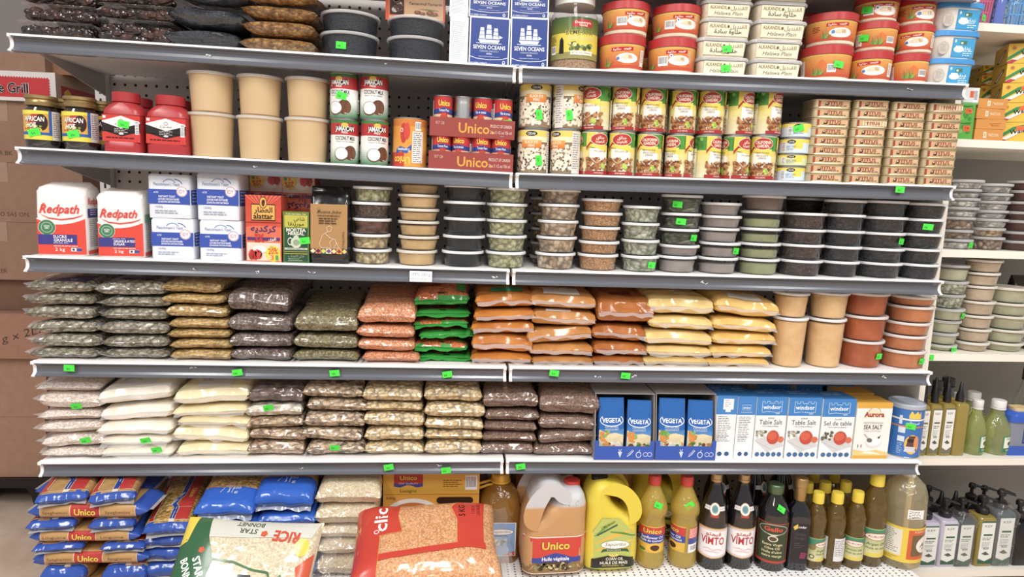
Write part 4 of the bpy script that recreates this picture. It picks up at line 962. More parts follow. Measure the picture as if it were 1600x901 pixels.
zt = [zat(238, x, YF)-z, zat(211, x, YF+.03)-z, zat(185, x, YF)-z, zat(153, x, YF+.03)-z]
a = Art(1); W = w*500; H = zt[0]*1000
a.r(-W, 0, 2*W, H, '#943b33').t('Unico', 4, H*.24, H*.52, '#d39a2c', 80, .03).t('PRODUCT OF CANADA', W-36, H*.58, H*.17, '#d9c9bd', 56).t('24 x 5 1/2 oz 156 ml', W-36, H*.26, H*.17, '#d9c9bd', 56).t('017 126', -W+26, H*.62, H*.16, '#cdb2a6', 22).e(52, H*.3, 3, 3, '#d39a2c', 10)
ts = tray(w, .17, zt[0], '#8f3a33', a)
spawn(ts, (x, YF, z), 'brownish red cardboard tray of small tomato paste cans, standing on the shelf', 'tomato paste trays', (0, tilt(1, x), 0))
spawn(ts, (x+.002, YF+.004, z+zt[2]-zt[0]), 'brownish red cardboard tray of small tomato paste cans, stacked on top', 'tomato paste trays', (0, tilt(1, x), R(.6)))
r = (w-.012)/8*.985; nm = ['next to the big tomato can', 'second in', 'third in', 'nearest the black-eyed pea cans']
for lv, zb, hh, vs in ((0, z+.0035, zt[1]-.0035, (0, 1, 0, 0)), (1, z+zt[2]-zt[0]+.0035, zt[3]-(zt[2]-zt[0])-.0035, (0, 2, 1, 1))):
    for rk in range(2):
        for i in range(4):
            if rk and lv == 0: continue
            spawn(paste(r, hh, 1 if rk else vs[i]), (x+(i-1.5)*r*2.03+lv*.002, YF+.0045+r+lv*.004+rk*r*2.05, zb+.0002-(i-1.5)*r*2.03*math.tan(tilt(1, x))),
                  f'{"bare silver" if vs[i] == 2 and not rk else "red"} tomato paste can, {("lower", "upper")[lv]} tray{" back rank" if rk else ""}, {nm[i]}', 'tomato paste cans', (0, tilt(1, x), R((8, -20, 5, -4)[i]+(20 if lv and i > 1 else 0)*(1 if i == 3 else -1))), [sticker(.006, -r-.0008, hh*.38, .1, R(-3), 1)] if lv and i == 3 and not rk else [])
# black-eyed pea cans
def peas(r, h, v):
    a = Art(v+4); k = h*10; W = math.pi*r*1000
    a.r(-W, 0, 2*W, h*930, '#8d775c').blobs(-W, 2, 2*W, 66*k, 340, 4.2, 7.5, ['#e6dac4', '#ece2d0', '#dccdb3', '#e8dcc8'], .72, 9).blobs(-W, 3, 2*W, 62*k, 70, 1.8, 3.4, ['#2a2420', '#3b332c'], .7, 7)
    a.r(-W, 68*k, 2*W, 25*k, '#e8ddb4').r(-W, 80*k, 2*W, 13*k, '#e2c75a')
    for cx in (0, W): a.e(cx, 86*k, 15, 5.5*k, '#26282b').t('CEDAR', cx, 83.6*k, 5*k, '#e8e6e0', 21, .02).grad(cx-27, 55*k, 54, 17*k, '#d2702a', '#e3a03a', 4).t('BLACK EYE', cx, 64.5*k, 6*k, '#f3ead8', 34, .02).t('PEAS', cx, 57*k, 5.5*k, '#f3ead8', 16, .02)
    a.r(W*.36, 0, W*.24, 92*k, '#d9d4cc').lines(W*.38, 86*k, W*.18, 16, 5*k, '#8a857e').r(-W*.62, 0, W*.2, 92*k, '#dcd7cf').lines(-W*.6, 86*k, W*.16, 16, 5*k, '#8a857e')
    return can(r, h, a, '#d8cbb6', 'pea_can', lab='label printed with black-eyed peas')
for p1, p2, tops, rz, wh, sk in ((807, 856, [203, 135], (-6, 4), 'beside the paste trays', {0: .3, 1: .15}), (858, 905.5, [204, 139], (-40, 60), 'beside the fava cans', {1: -.05})):
    x, w, z = stackz(1, p1, p2, YF+.04, tops)
    rz = [q+va(x) for q in rz]
    for i in (0, 1): spawn(peas(w/2*.965, z[1]-z[0], i), (x+.002*i, YF+w/2, z[i]+.0003), f'black-eyed pea can, {("lower", "upper")[i]} one {wh}', 'black-eyed pea cans', (0, tilt(1, x), R(rz[i])), [sticker(w/2*math.sin(sk[i]-R(rz[i])), -w/2*math.cos(sk[i]-R(rz[i]))-.0008, (z[1]-z[0])*.3, sk[i]-R(rz[i]), R(80), 2)] if i in sk else [])
# fava bean cans
def fava(r, h):
    a = Art(9); k = h*10; W = math.pi*r*1000
    a.grad(-W, 0, 2*W, 64*k, '#ded9ba', '#dcc858', 5).r(-W, 62*k, 2*W, 31*k, '#4d8f34').blobs(-W, 64*k, 2*W, 28*k, 44, 3, 7, ['#3f7f2c', '#63a53f', '#7ab84a', '#2f6a25'])
    for cx, ar in ((0, 0), (W*2/3, 1), (-W*2/3, 2)):
        if ar == 2:
            a.r(cx-17, 0, 34, 66*k, '#e2dfc4').lines(cx-16, 64*k, 32, 15, 4*k, '#7d7a6a').bar(cx-14, 3*k, 22, 14*k); continue
        a.p([(cx-34, 93*k), (cx-5, 93*k), (cx-34, 60*k)], '#e1c73a').p([(cx-34, 62*k), (cx-4, 93*k), (cx+3, 93*k), (cx-34, 54*k)], '#a82a28').r(cx-25, 8*k, 50, 50*k, '#ede8dc').p([(cx-34, 54*k), (cx-25, 62*k), (cx+26, 50*k), (cx+26, 66*k), (cx-22, 68*k)], '#e3cf4a')
        a.e(cx+2, 78*k, 26, 13.5*k, '#ece0c4').e(cx+2, 78*k, 24.5, 12.3*k, '#b5372b')
        if ar: a.t('حدائق', cx+2, 79*k, 6*k, '#f4ead6', 22, .03).t('كاليفورنيا', cx+2, 71*k, 5.5*k, '#f4ead6', 26, .03).t('فول مدمس سادة', cx+2, 51*k, 5*k, '#7d5a3a', 32, .01)
        else: a.t('CALIFORNIA', cx+2, 78*k, 6.2*k, '#f4ead6', 41, .03).t('GARDEN.', cx+2, 70*k, 6.4*k, '#f4ead6', 32, .03).t('PREMIUM FAVA BEANS', cx+1, 56*k, 4*k, '#6b5a4c', 34).t('FÈVES DE QUALITÉ', cx+1, 50*k, 4*k, '#6b5a4c', 30).t('SUPÉRIEURE', cx+1, 44.5*k, 4*k, '#6b5a4c', 20)
        a.blobs(cx-36, 5*k, 72, 35*k, 120, 3, 5.4, ['#8f5a34', '#a9713f', '#7a4526', '#bd8b55'], .7).blobs(cx+4, 10*k, 16, 16*k, 8, 3, 5, ['#8fae3a', '#b4cc4c']).line([(cx-20, 36*k), (cx-14, 30*k), (cx-8, 26*k)], 1.6, '#c9c9c4').r(cx-36, 0, 72, 7*k, '#a82a28').t('FAVA BEANS', cx, 2*k, 3.4*k, '#f0e0d0', 24)
    return can(r, h, a, '#e6e0cc', 'fava_can', lab='green, white and red label', su=4)
cols = [(904.5, 947, 206, 138), (949, 988, 207, 139), (990, 1034, 209, 140), (1037, 1080, 211, 142), (1081, 1124, 212, 145), (1125, 1167, 213, 146), (1168, 1210, 213, 148)]
rzl = [-96, -122, 0, -40, 52, -72, -2]; rzu = [-150, -16, 0, 4, -3, 48, 56]
FV = None
for c_, (p1, p2, t1, t2) in enumerate(cols):
    x, w, z = stackz(1, p1, p2, YF+.035, [t1, t2])
    if FV is None: FV = fava(w/2*.97, z[1]-z[0])
    sc = (z[1]-z[0])/FV_h if c_ else 1
    if not c_: FV_h = z[1]-z[0]
    nm = ['first', 'second', 'third', 'fourth', 'fifth', 'sixth', 'seventh'][c_]
    for i in (0, 1): spawn(FV, (x+(.0035 if i else 0), YF+w/2, z[i]+.0004), f'fava bean can, {("lower", "upper")[i]} one of the {nm} pair from the pea cans', 'fava bean cans', (0, tilt(1, x), R((rzl, rzu)[i][c_]+va(x))), scale=(1, 1, sc))
# a second rank in the dark
x, w, z = stackz(1, 1212, 1256, YF+.035, [261, 242, 217, 193])
for i in range(4):
    a = Art(i); h = z[i+1]-z[i]; k = h*10; W = math.pi*w/2*1000; cl = ('#c9d9e6', '#d2d9a2', '#c9d9e6', '#c9d9e6')[i]
    a.r(-W, 0, 2*W, h*830, cl).r(-W, h*600, 2*W, h*230, '#e3cf45').r(2, h*250, 24, h*450, '#e3cf45')
    for cx in (0, W): a.e(cx-4, 68*k, 11, 12*k, '#26282b').t('CEDAR', cx-4, 63*k, 9*k, '#e8e6e0', 15, .02).t('LIGHT TUNA', cx-4, 34*k, 11*k, '#4a6a8a', 26, .01).lines(cx-16, 26*k, 26, 2, 9*k, '#7d93a8')
    a.bar(-30, 8*k, 11, 60*k, vert=True)
    spawn(can(w/2, h, a, cl, 'tuna_can', lab='pale blue and yellow label', su=4), (x+.0025*i, YF+w/2, z[i]+.0003), f'flat tuna can, {ordn(i, 4)} beside the sardine tins', 'tuna cans', (0, tilt(1, x), R((10, 4, -3, 14)[i]+va(x))), [sticker(-.004, -w/2-.0008, h*.6, -.1, R(-16), 1)] if i == 3 else [])
# sardine tins
def sardine(w, h, v):
    s = Spec('sardine_tin', 'tin'); d = .075; m = MB(); r = .016
    m.loft([rrect(w*.97, d*.97, r, 0, 4), rrect(w, d, r, .0012, 4), rrect(w, d, r, .0028, 4), rrect(w*.975, d*.975, r, .004, 4), rrect(w*.975, d*.975, r, h-.004, 4), rrect(w, d, r, h-.0028, 4), rrect(w, d, r, h-.0008, 4), rrect(w*.97, d*.97, r, h, 4)], '#cdb98f'); s.part('tin', m, 'metalsoft')
    a = Art(v); W = w*470; H = (h-.009)*1000
    a.r(-W+9, 0, 2*W-18, H, '#cda477').r(-W+9, 0, 6, H, '#a0402a').r(W-30, 0, 21, H, '#d2ac80')
    if v == 2:
        for q in range(9): a.r(-W*.5+q*8, H*.1, 3, H*.8, '#f0e2c4')
        a.t('TITUS', 4, H*.3, H*.42, '#a83a2c', 40, .04)
    else:
        a.t('TITUS', 3+2*v, H*.38, H*.55, '#8f2f26', 44, .04).e(-W*.38, H*.55, 4.5, H*.25, '#3a2a22').e(-W*.39, H*.6, 2.6, H*.15, '#d3b48c').p([(-W*.52, H*.2), (-W*.25, H*.2), (-W*.33, H*.4), (-W*.46, H*.4)], '#3a2a22').lines(-W*.2, H*.16, 46, 1, 6, '#4a3a2e', H*.13, 0)
    q = MB(); a.put(q, flat(-d*.4875-.0003, 0, .0045)); s.part('print', q, 'gloss'); return s
ST = {}
for c_, (p1, p2, xt1, xt2, t0, t1) in enumerate(((1255, 1316, 1268, 1326, 286, 156), (1317, 1374, 1327, 1383, 287, 157), (1375, 1431, 1385, 1441, 288, 160), (1432, 1487, 1443, 1497, 289, 162))):
    x, w, z = stackz(1, p1, p2, YF+.012, [t1]); h = (z[1]-z[0])/9
    for v in range(3): ST[v] = sardine(w*.985, h*.985, v)
    wh = ['beside the tuna cans', 'second column from the tuna', 'third column from the tuna', 'at the shelf end'][c_]
    for i in range(9):
        spawn(ST[2 if (c_, i) in ((1, 6), (3, 8)) else (i+c_) % 2], (x+.0006*i+random.Random(c_*9+i).uniform(-.0015, .0015), YF+.038, z[0]+h*i+.0003), f'sardine tin in printed wrapper, {ordn(i, 9)} {wh}', 'sardine tins', (0, tilt(1, x), R(random.Random(i*5+c_).uniform(-1, 1))))
# ================================================================== shelf 3: spice tubs
TS = lambda *a, **k: deli_stack(2, *a, **k)
GT = 'spice tubs on the middle shelf'
TS(551, 612, [387, 364, 340, 315, 291], ['cardamom_tan', 'cardamom_tan', 'bark_sticks', 'cloves', 'cardamom'], ['white-lidded tub of beige cardamom', 'white-lidded tub of mixed cardamom', 'white-lidded tub of cinnamon sticks', 'white-lidded tub of dark cloves', 'white-lidded tub of green cardamom'], 'next to the coffee pouch', GT)
TS(620, 684, [389, 367, 344, 325, 303, 283], 'tan_powder', 'white-lidded tub of tan powder', 'before the fine black seed', GT, fills=[.86, .74, .7, .72, .8, .7], lean=.0012, lidc='#d8d2c6')
TS(690, 756, [390, 366, 339, 314, 289], 'nigella', 'white-lidded tub of fine black seed', 'just before the shelf joint', GT, fills=[.9]*5)
TS(759, 822, [391, 366, 342, 317, 293], 'cardamom', 'white-lidded tub of green cardamom pods', 'over the shelf joint', GT, fills=[.9]*5)
TS(835, 898, [393, 368, 343, 318, 295], 'dried_root', 'white-lidded tub of dried root slices', 'just past the shelf joint', GT, fills=[.86, .8, .84, .82, .9], lean=.0015)
TS(903, 966, [395, 375, 353, 331, 310], 'fenugreek', 'white-lidded tub of golden brown fenugreek seed', 'beside the dried root slices', GT, fills=[.95, .93, .92, .92, .94])
TS(967, 1025, [397, 373, 347, 321], 'pale_leaves', 'white-lidded tub of pale green leaves', 'beside the fenugreek', GT, fills=[.9, .88, .88, .85], stks={0: .45}, lean=.001)
TS(1027, 1088, [398, 381, 356, 332, 304], ['grey_powder', 'grey_powder', 'dark_leaves', 'dark_leaves', 'dark_leaves'], ['white-lidded tub of grey powder', 'white-lidded tub of grey powder', 'stickered tub of dark green herb stalks', 'stickered tub of dark green herb stalks', 'stickered tub of dark green herb stalks'], 'beside the pale green leaves', GT, fills=[.72, .8, .7, .68, .75], stks={2: .6, 3: -.3, 4: -.55})
TS(1089, 1150, [400, 377, 355, 336, 316], 'grey_powder', 'white-lidded tub of mauve grey powder', 'before the green powder', GT, fills=[.6, .62, .7, .8, .85], stks={1: .6})
TS(1152, 1214, [402, 378, 355, 329, 305], ['green_powder']*4+['brown_powder'], ['white-lidded tub of green powder']*4+['white-lidded tub of brown powder'], 'beside the mauve grey powder', GT, fills=[.72, .55, .55, .5, .85])
TS(1216, 1280, [404, 380, 357, 332], 'small_seed_dark', 'white-lidded tub of reddish black seed', 'next to the green powder', GT, fills=[.85]*4)
TS(1281, 1338, [406, 383, 359, 334, 312], 'peppercorns', 'white-lidded tub of black peppercorns', 'beside the reddish black seed', GT, fills=[.86]*5)
TS(1339, 1404, [408, 386, 362, 338, 313], 'peppercorns', 'white-lidded tub of black pepper', 'second from the shelf end', GT, fills=[.84]*5, stks={2: .5})
TS(1403, 1460, [410, 387, 364, 341, 317], 'peppercorns', 'white-lidded tub of black pepper', 'at the outer end of the shelf', GT, fills=[.82]*5, stks={3: -.35})
for k in range(2):   # a second rank, hardly lit, behind the reddish black seed
    x, w, z = slot(2, 1216, 1276, .16); zz = zat(333, x, .16)
deli_stack(2, 1219, 1276, [404, 380, 357, 334, 309], 'small_seed_dark', 'shadowed tub of dark seed', 'behind the reddish black seed', 'spice tubs in the second rank', yf=.14)
deli_stack(2, 826, 868, [397, 376, 354, 331, 308], 'cardamom_tan', 'shadowed tub of cardamom', 'behind the shelf joint', 'spice tubs in the second rank', yf=.16)

# ================================================================== shelf 4: tubs of ground spice
G4 = 'powder tubs on the fourth shelf'
deli_stack(3, 1199, 1250, [492, 454], 'buff_powder', ['tall pale lidded tub of buff powder', 'shorter tub of buff powder'], 'nearest the yellow meal bags', G4, fills=[.93, .86], bot=.83, cat='tub', name='powder_tub', lean=.001)
deli_stack(3, 1255, 1311, [494, 454], 'buff_powder', ['tall pale lidded tub of sand coloured powder', 'shorter tub of sand coloured powder'], 'beside the red paprika', G4, fills=[.9, .9], bot=.85, name='powder_tub', lean=.001)
deli_stack(3, 1310, 1374, [528, 490, 455], 'paprika', 'pale lidded tub of deep red paprika', 'of three', G4, fills=[.93, .95, .9], bot=.86, stks={0: .45}, name='powder_tub', lean=.002, lidc='#dcd6d2')
deli_stack(3, 1377, 1441, [543, 520, 500, 475, 460], 'masala', 'pale lidded tub of orange masala', 'at the fourth shelf end', G4, fills=[.88, .9, .9, .9, .86], bot=.88, stks={0: .45}, name='powder_tub', lean=.003, lidc='#dcd6d2')
# ================================================================== shelf 4: bags
def patch(c, x, y, w, h, lab, txt=None, tc='#fff'):
    a = Art(7).r(x, y, w, h, c); a.lab = lab
    if txt: a.t(txt, x+w*.62, y+h*.12, min(12, h*.25), tc)
    a.lines(x+4, y+h*.85, w*.5, 3, h*.12, tc if txt else '#8a8a86')
    return a
B4 = 'dry goods bags on the fourth shelf'
pur = patch('#4a2c63', -40, -120, 100, 60, 'purple printed label', 'V2', '#d9cfe6'); pur2 = patch('#473060', -50, -95, 90, 60, 'purple printed label', 'V2', '#d9cfe6')
bag_stack(3, 55, 158, [543, 522, 500, 478, 458, 430], 'chickpea_grey', ['clear bag of grey brown beans']*5+['purple-labelled bag of grey brown beans'], 'at the end by the cartons', B4, seal='left', patches={5: pur}, lean=-.001, d=.27, a=5)
bag_stack(3, 164, 268, [545, 524, 502, 481, 463, 430], 'chickpea_grey', ['clear bag of grey beans']*5+['purple-labelled bag of grey beans'], 'beside the golden split peas', B4, seal='left', patches={5: pur2}, d=.27, a=5)
bag_stack(3, 272, 367, [546, 530, 514, 497, 476, 459, 431], 'pine_gold', 'glossy bag of golden split peas', 'of seven', B4, lean=-.003, d=.28, a=7)
bag_stack(3, 366, 462, [544, 520, 491, 441], 'lentil_brown', 'bag of mauve brown lentils', 'before the olive lentils', B4, d=.28, lean=-.001)
bag_stack(3, 458, 561, [547, 521, 478], 'lentil_olive', 'bag of olive green lentils', 'of three', B4, d=.28, widths=[1.02, 1, .94])
bag_stack(3, 562, 652, [550, 529, 508, 466], 'lentil_pink', 'bag of salmon pink lentils', 'next to the green packets', B4, d=.28, lean=-.002, a=7)
# orange lentils in green packets
def green_packet(w, d, h, seed, full):
    s = Spec('lentil_packet', 'bag'); kw = dict(a=5, b=6, c=.5)
    fm, fe = pillow(w, d, h, seed, nv=22, front=(.030, '#2f9438', .62 if full else .9), **kw); s.part('filled_bag', fm, 'lentil_orange'); s.part('front_band', fe, 'foil', label='green front band')
    a = Art(seed); a.r(w*500-34, -d*500+20, 26, 90, '#2f9a34')
    if full: a.r(-w*500+10, -d*500+60, 60, 60, '#6a2c1c').e(0, -d*500+95, 26, 16, '#e8d5c4').t('LENTILS', 0, -d*500+91, 7, '#7a2c16', 36)
    a.r(-8, -d*500+8, 18, 5, '#1d3d1d')
    mb = MB(); a.put(mb, pillow_top(w, d, h, seed, **kw), 10, 6); s.part('label', mb, 'gloss', label='green printed band')
    f = seal_strip(w, d, h, seed, 'front', .012, '#2f9438'); s.part('seal', f, 'foil', label='green front seal')
    return s
x, w, z = stackz(3, 650, 736, .03, [556, 534, 517, 499, 485, 444])
for i in range(6):
    spawn(green_packet(w*1.02, .24, (z[i+1]-z[i])*(.75 if i == 5 else 1), 40+i, i in (1, 3, 5)), (x+random.Random(i).uniform(-.006, .006)-.001*i, .045+.12, z[i]+.0003+(.016 if i == 5 else 0)), f'green and orange lentil packet, {ordn(i, 6)} of the stack of six', B4, (R(8) if i == 5 else 0, R([1, 1, -2, -3, -1, -4][i]), R([1, -2, 2, -1, 1, -3][i])))
tag1 = patch('#2f9c78', -40, -110, 90, 50, 'teal printed label'); wh1 = patch('#dcdcd8', -55, -120, 100, 62, 'white ingredient label')
bag_stack(3, 736, 833, [551, 522, 502, 483, 446], 'spice_orange', ['clear bag of orange turmeric']*4+['teal-labelled bag of orange turmeric'], 'beside the green packets', B4, seal='front', patches={4: tag1}, d=.27, tilts=[0, 1, -2, -2.5, -2], seed=1)
bag_stack(3, 824, 924, [557, 536, 510, 483, 448], 'spice_brown', ['clear bag of tan brown spice']*3+['white-labelled bag of tan brown spice', 'white-labelled bag of tan brown spice'], 'over the fourth shelf joint', B4, seal='front', patches={4: wh1, 3: patch('#dcdcd8', -50, -125, 70, 20, 'white ingredient label')}, d=.27, tilts=[0, 0, -4, 1, 2], seed=2)
bag_stack(3, 924, 1009, [556, 534, 507, 451], 'spice_deep', ['clear bag of dark orange spice']*3+['large bag of dark orange spice with red print'], 'before the yellow meal', B4, seal='front', patches={3: patch('#7c1f1a', -30, -70, 60, 26, 'dark red printed label')}, d=.27, tilts=[0, 1, 2, 1], widths=[.95, 1, 1, 1.08], seed=3)
bag_stack(3, 1003, 1106, [557, 540, 516, 493, 452], 'meal_yellow', 'pale yellow bag of meal', 'beside the dark orange spice', B4, seal='front', patches={4: patch('#e3d3a6', -10, -90, 80, 40, 'pale printed label')}, d=.27, tilts=[0, 1, 2, 2, 2], seed=4, lean=.001)
bag_stack(3, 1103, 1202, [560, 541, 519, 496, 454], 'meal_gold', ['golden yellow bag of meal']*4+['white-labelled golden bag of meal'], 'beside the powder tubs', B4, seal='front', patches={4: wh1}, d=.27, tilts=[1, 1, 1, 3, 5], seed=5, lean=.002)

# ================================================================== shelf 5: bags
B5 = 'dry goods bags on the lowest rail shelf'
bag_stack(4, 72, 168, [699, 676, 657, 640, 612, 590], 'rice_pink', 'clear bag of pinkish white rice', 'at the end by the cartons', B5, d=.28, stks={1: (.2, .55, -10), 4: (.12, .3, -8)}, tilts=[-2, -3, -3, -1, 1, 0], seal='left', a=5, seed=6)
bag_stack(4, 164, 276, [695, 680, 657, 630, 590], 'flour_white', ['clear bag of white flour']*3+['white-labelled bag of white flour', 'white-labelled bag of white flour'], 'next to the pinkish rice', B5, d=.28, seal='front', stks={0: (.28, .8, -10), 1: (.16, .7, -10)}, tilts=[0, -1, -1, -4, -6], patches={4: wh1, 3: wh1}, seed=7)
bag_stack(4, 277, 392, [691, 666, 650, 632, 592], 'flour_cream', ['clear bag of cream flour']*4+['white-labelled bag of cream flour'], 'before the mixed beans', B5, d=.28, seal='front', tilts=[1, 2, 2, -2, -3], patches={4: patch('#dedbd2', -45, -120, 90, 60, 'white ingredient label')}, seed=8)
bag_stack(4, 389, 478, [688, 668, 651, 630, 593], ['beans_tan', 'beans_tan', 'beans_spotted', 'beans_white', 'beans_purple'], ['bag of tan beans', 'bag of tan beans', 'bag of speckled tan beans', 'bag of white beans with a sticker', 'bag of purple brown beans'], 'beside the cream flour', B5, d=.28, stks={3: (-.08, .8, -8)}, tilts=[1, 2, -3, -2, 1], seed=9)
bag_stack(4, 477, 571, [688, 667, 644, 622, 593], 'beans_spotted', 'bag of black-eyed beans', 'second of the bean stacks', B5, d=.28, stks={0: (.0, .65, 3)}, tilts=[1, 3, 1, 1, 1], seed=10)
bag_stack(4, 568, 663, [691, 666, 643, 628, 594], 'chickpeas', 'bag of cream chickpeas', 'beside the black-eyed beans', B5, d=.28, tilts=[-1, -1, 1, 1, 1], seed=11)
bag_stack(4, 661, 754, [688, 671, 653, 629, 595], 'chickpeas', 'bag of pale chickpeas', 'before the brown seed', B5, d=.28, tilts=[1, 1, 2, 1, 1], seed=12)
bag_stack(4, 751, 836, [691, 675, 659, 640, 598], 'seed_brown', 'bag of fine brown seed', 'over the lowest shelf joint', B5, d=.28, tilts=[1, 1, 1, 1, -1], seed=13)
bag_stack(4, 836, 928, [693, 671, 648, 600], 'seed_brown', 'bag of fine brown seed', 'beside the blue seasoning trays', B5, d=.28, tilts=[-1, -3, 1, 1], seed=14)
# ================================================================== shelf 3: sugar, yeast, tea and coffee
def paper_bag(w, d, h, seed, col='#e9e4e0'):
    """a filled paper bag: soft box with a folded, sunken top"""
    m = MB(); secs = []; rn = random.Random(seed)
    for k, (t, s_) in enumerate(((0, .97), (.02, 1), (.3, 1.005), (.6, 1.0), (.85, .98), (.93, .97), (.975, .93), (1, .80))):
        q = rrect(w*s_, d*(s_ if k < 6 else s_*.96), .010 if k < 6 else .016, h*t, 3, 0, d/2)
        if k > 4: q = [(x+.003*rn.uniform(-1, 1), y, z+(.012*(y/d)+.004*rn.uniform(-1, 1))*(k-4)/3) for x, y, z in q]
        secs.append(q)
    m.loft(secs, col); return m
def redpath(w, d, h, v):
    s = Spec('sugar_bag', 'bag'); s.part('paper_bag', paper_bag(w, d, h, v), 'paper')
    a = Art(v); W = w*480; H = h*930
    pts = [(-W, 0), (W, 0)] + [(W-2*W*i/10, H*(.475+.10*(1-i/10-.42)**2/.34+(.03 if i > 7 else 0)*(i-7)/3)) for i in range(0, 11)]
    a.p(pts, '#d8402f').line(pts[2:], 2.2, '#f3efec')
    a.t('Redpath', -W*.06, H*.645, H*.135, '#d23a2c', W*1.66, .03, .36).line([(-W*.93, H*.66), (-W*.86, H*.64), (-W*.78, H*.70), (-W*.70, H*.79), (-W*.62, H*.80)], [1, 2.4, 2, 2, 1], '#d23a2c').line([(-W*.80, H*.615), (-W*.5, H*.565), (0, H*.545), (W*.5, H*.57), (W*.84, H*.61), (W*.92, H*.635)], [1, 2.6, 3.2, 3, 2, 1], '#d23a2c')
    a.e(-W*.60, H*.42, W*.36, W*.36, '#e4e6df').e(-W*.60, H*.42, W*.345, W*.345, '#3f7a55').e(-W*.60, H*.42, W*.235, W*.235, '#cfe0d2').e(-W*.60, H*.42, W*.22, W*.22, '#3f7a55').t('NON', -W*.60, H*.425, 5, '#dfe9e2', 12, .02).t('GMO', -W*.60, H*.395, 4.5, '#dfe9e2', 10, .02)
    a.r(-W*.98, H*.155, W*1.6, H*.155, '#3c3a82')
    if v == 0: a.t('SUCRE', -W*.08, H*.255, H*.045, '#f3f0f2', W*.55, .015).t('GRANULÉ', W*.05, H*.20, H*.045, '#f3f0f2', W*.78, .015).t('SPÉCIAL FIN', -W*.06, H*.17, H*.02, '#d8d4e6', W*.6)
    else: a.t('SPECIAL FINE', -W*.08, H*.28, H*.02, '#d8d4e6', W*.55).t('GRANULATED', W*.16, H*.23, H*.04, '#f3f0f2', W*.95, .015).t('SUGAR', -W*.08, H*.18, H*.042, '#f3f0f2', W*.5, .015)
    a.lines(-W*.35, H*.125, W, 1, 4, '#f0c9c0', 2, 0).t('2 kg', -W*.1, H*.055, H*.05, '#f7e6e1', W*.4, .01).r(W*.36, H*.05, W*.44, H*.055, '#e7e3e6').r(W*.58, H*.052, W*.22, H*.05, '#3c4a8a').e(W*.46, H*.077, 3, 3, '#3b3b52')
    mb = MB(); a.put(mb, flat(-.0016, 0, .004)); s.part('print', mb, 'print')
    b = Art(v+5); D = d*1000
    b.r(0, 0, D, H*.06, '#d8402f')
    if v == 0: b.t('Redpath', D*.5, H*.79, H*.1, '#d23a2c', D*.8, .03, .2).r(D*.06, H*.58, D*.86, H*.14, '#3c3a82').lines(D*.2, H*.69, D*.5, 3, H*.035, '#cfcbe0').lines(D*.12, H*.54, D*.7, 15, H*.03, '#8a8690')
    else: b.r(D*.06, H*.56, D*.86, H*.14, '#7aa08a').lines(D*.12, H*.53, D*.7, 14, H*.032, '#8a8690')
    mb = MB(); b.put(mb, side(w/2+.0012, .002, .004)); s.part('side_print', mb, 'print'); return s
for p1, p2, tp, v, lb in ((62, 136, 292, 0, 'white, red and blue sugar bag nearest the shelf end'), (156, 225, 302, 1, 'white, red and blue sugar bag beside the yeast packs')):
    x, w, z = slot(2, p1, p2, YF+.004); h = zat(tp, x, YF+.01)-z
    spawn(redpath(w, .095, h, v), (x, YF+.004, z+.0003), lb, 'sugar bags', (0, tilt(2, x), R(7 if v == 0 else 9)))
def yeast(w, d, h):
    s = Spec('yeast_pack', 'packet'); m = MB(); rn = random.Random(4)
    m.loft([rrect(w*.98, d*.98, .006, 0, 3, 0, d/2), rrect(w, d, .008, .004, 3, 0, d/2), rrect(w*1.005, d, .009, h*.5, 3, 0, d/2), rrect(w, d, .008, h-.006, 3, 0, d/2), rrect(w*.95, d*.95, .008, h, 3, 0, d/2)], '#d9dde6'); s.part('vacuum_pack', m, 'paper')
    a = Art(3); W = w*492; H = h*1000
    a.r(-W, H*.32, 2*W, H*.34, '#3450a8').t("Fleischmann's Yeast", -W*.1, H*.74, H*.075, '#6a7fa8', W*1.25, .005).arc(W*.02, H*.74, W*.36, H*.16, 30, 150, 2.2, '#7f94bd').arc(W*.28, H*.74, W*.4, H*.16, 20, 90, 2, '#3f5fa8')
    a.e(W*.62, H*.62, W*.26, W*.26, '#e7e3e6').e(W*.62, H*.62, W*.245, W*.245, '#b0485a').e(W*.62, H*.62, W*.22, W*.22, '#eceaf0').t('IDY', W*.62, H*.575, H*.085, '#b0485a', W*.3, .015)
    a.t('ACTIVE', -W*.62, H*.57, H*.04, '#dfe5f2', W*.22, .02).t('INSTANT YEAST', -W*.1, H*.475, H*.045, '#f1f3f8', W*.8, .02).t('LEVURE INSTANTANÉE', -W*.02, H*.415, H*.042, '#f1f3f8', W*1.0, .02).t('LEVADURA INSTANTÁNEA', -W*.0, H*.355, H*.042, '#f1f3f8', W*1.05, .02)
    a.t('1 lb/454g', -W*.5, H*.24, H*.045, '#66708c', W*.36).lines(-W*.7, H*.16, W*1.1, 2, H*.05, '#8f98ad', H*.02)
    mb = MB(); a.put(mb, flat(-.0006)); Art(1).r(4, H*.32, d*1000-8, H*.34, '#3450a8').lines(12, H*.6, 50, 4, 8, '#aab6d8').put(mb, side(w/2+.0008)); s.part('print', mb, 'print'); return s
for p1, p2, t0, t1, wh in ((238, 303, 341, 272, 'beside the sugar bags'), (313, 378, 344, 271, 'beside the hibiscus tea')):
    x, w, z = stackz(2, p1, p2, YF+.004, [t0, t1])
    for i in (0, 1): spawn(yeast(w, .09, z[i+1]-z[i]-.001), (x+(-.004 if i else 0), YF+.004, z[i]+.0004), f'white and blue vacuum pack of yeast, {("lower", "upper")[i]} one {wh}', 'yeast packs', (0, tilt(2, x), R((4, 1)[i])))
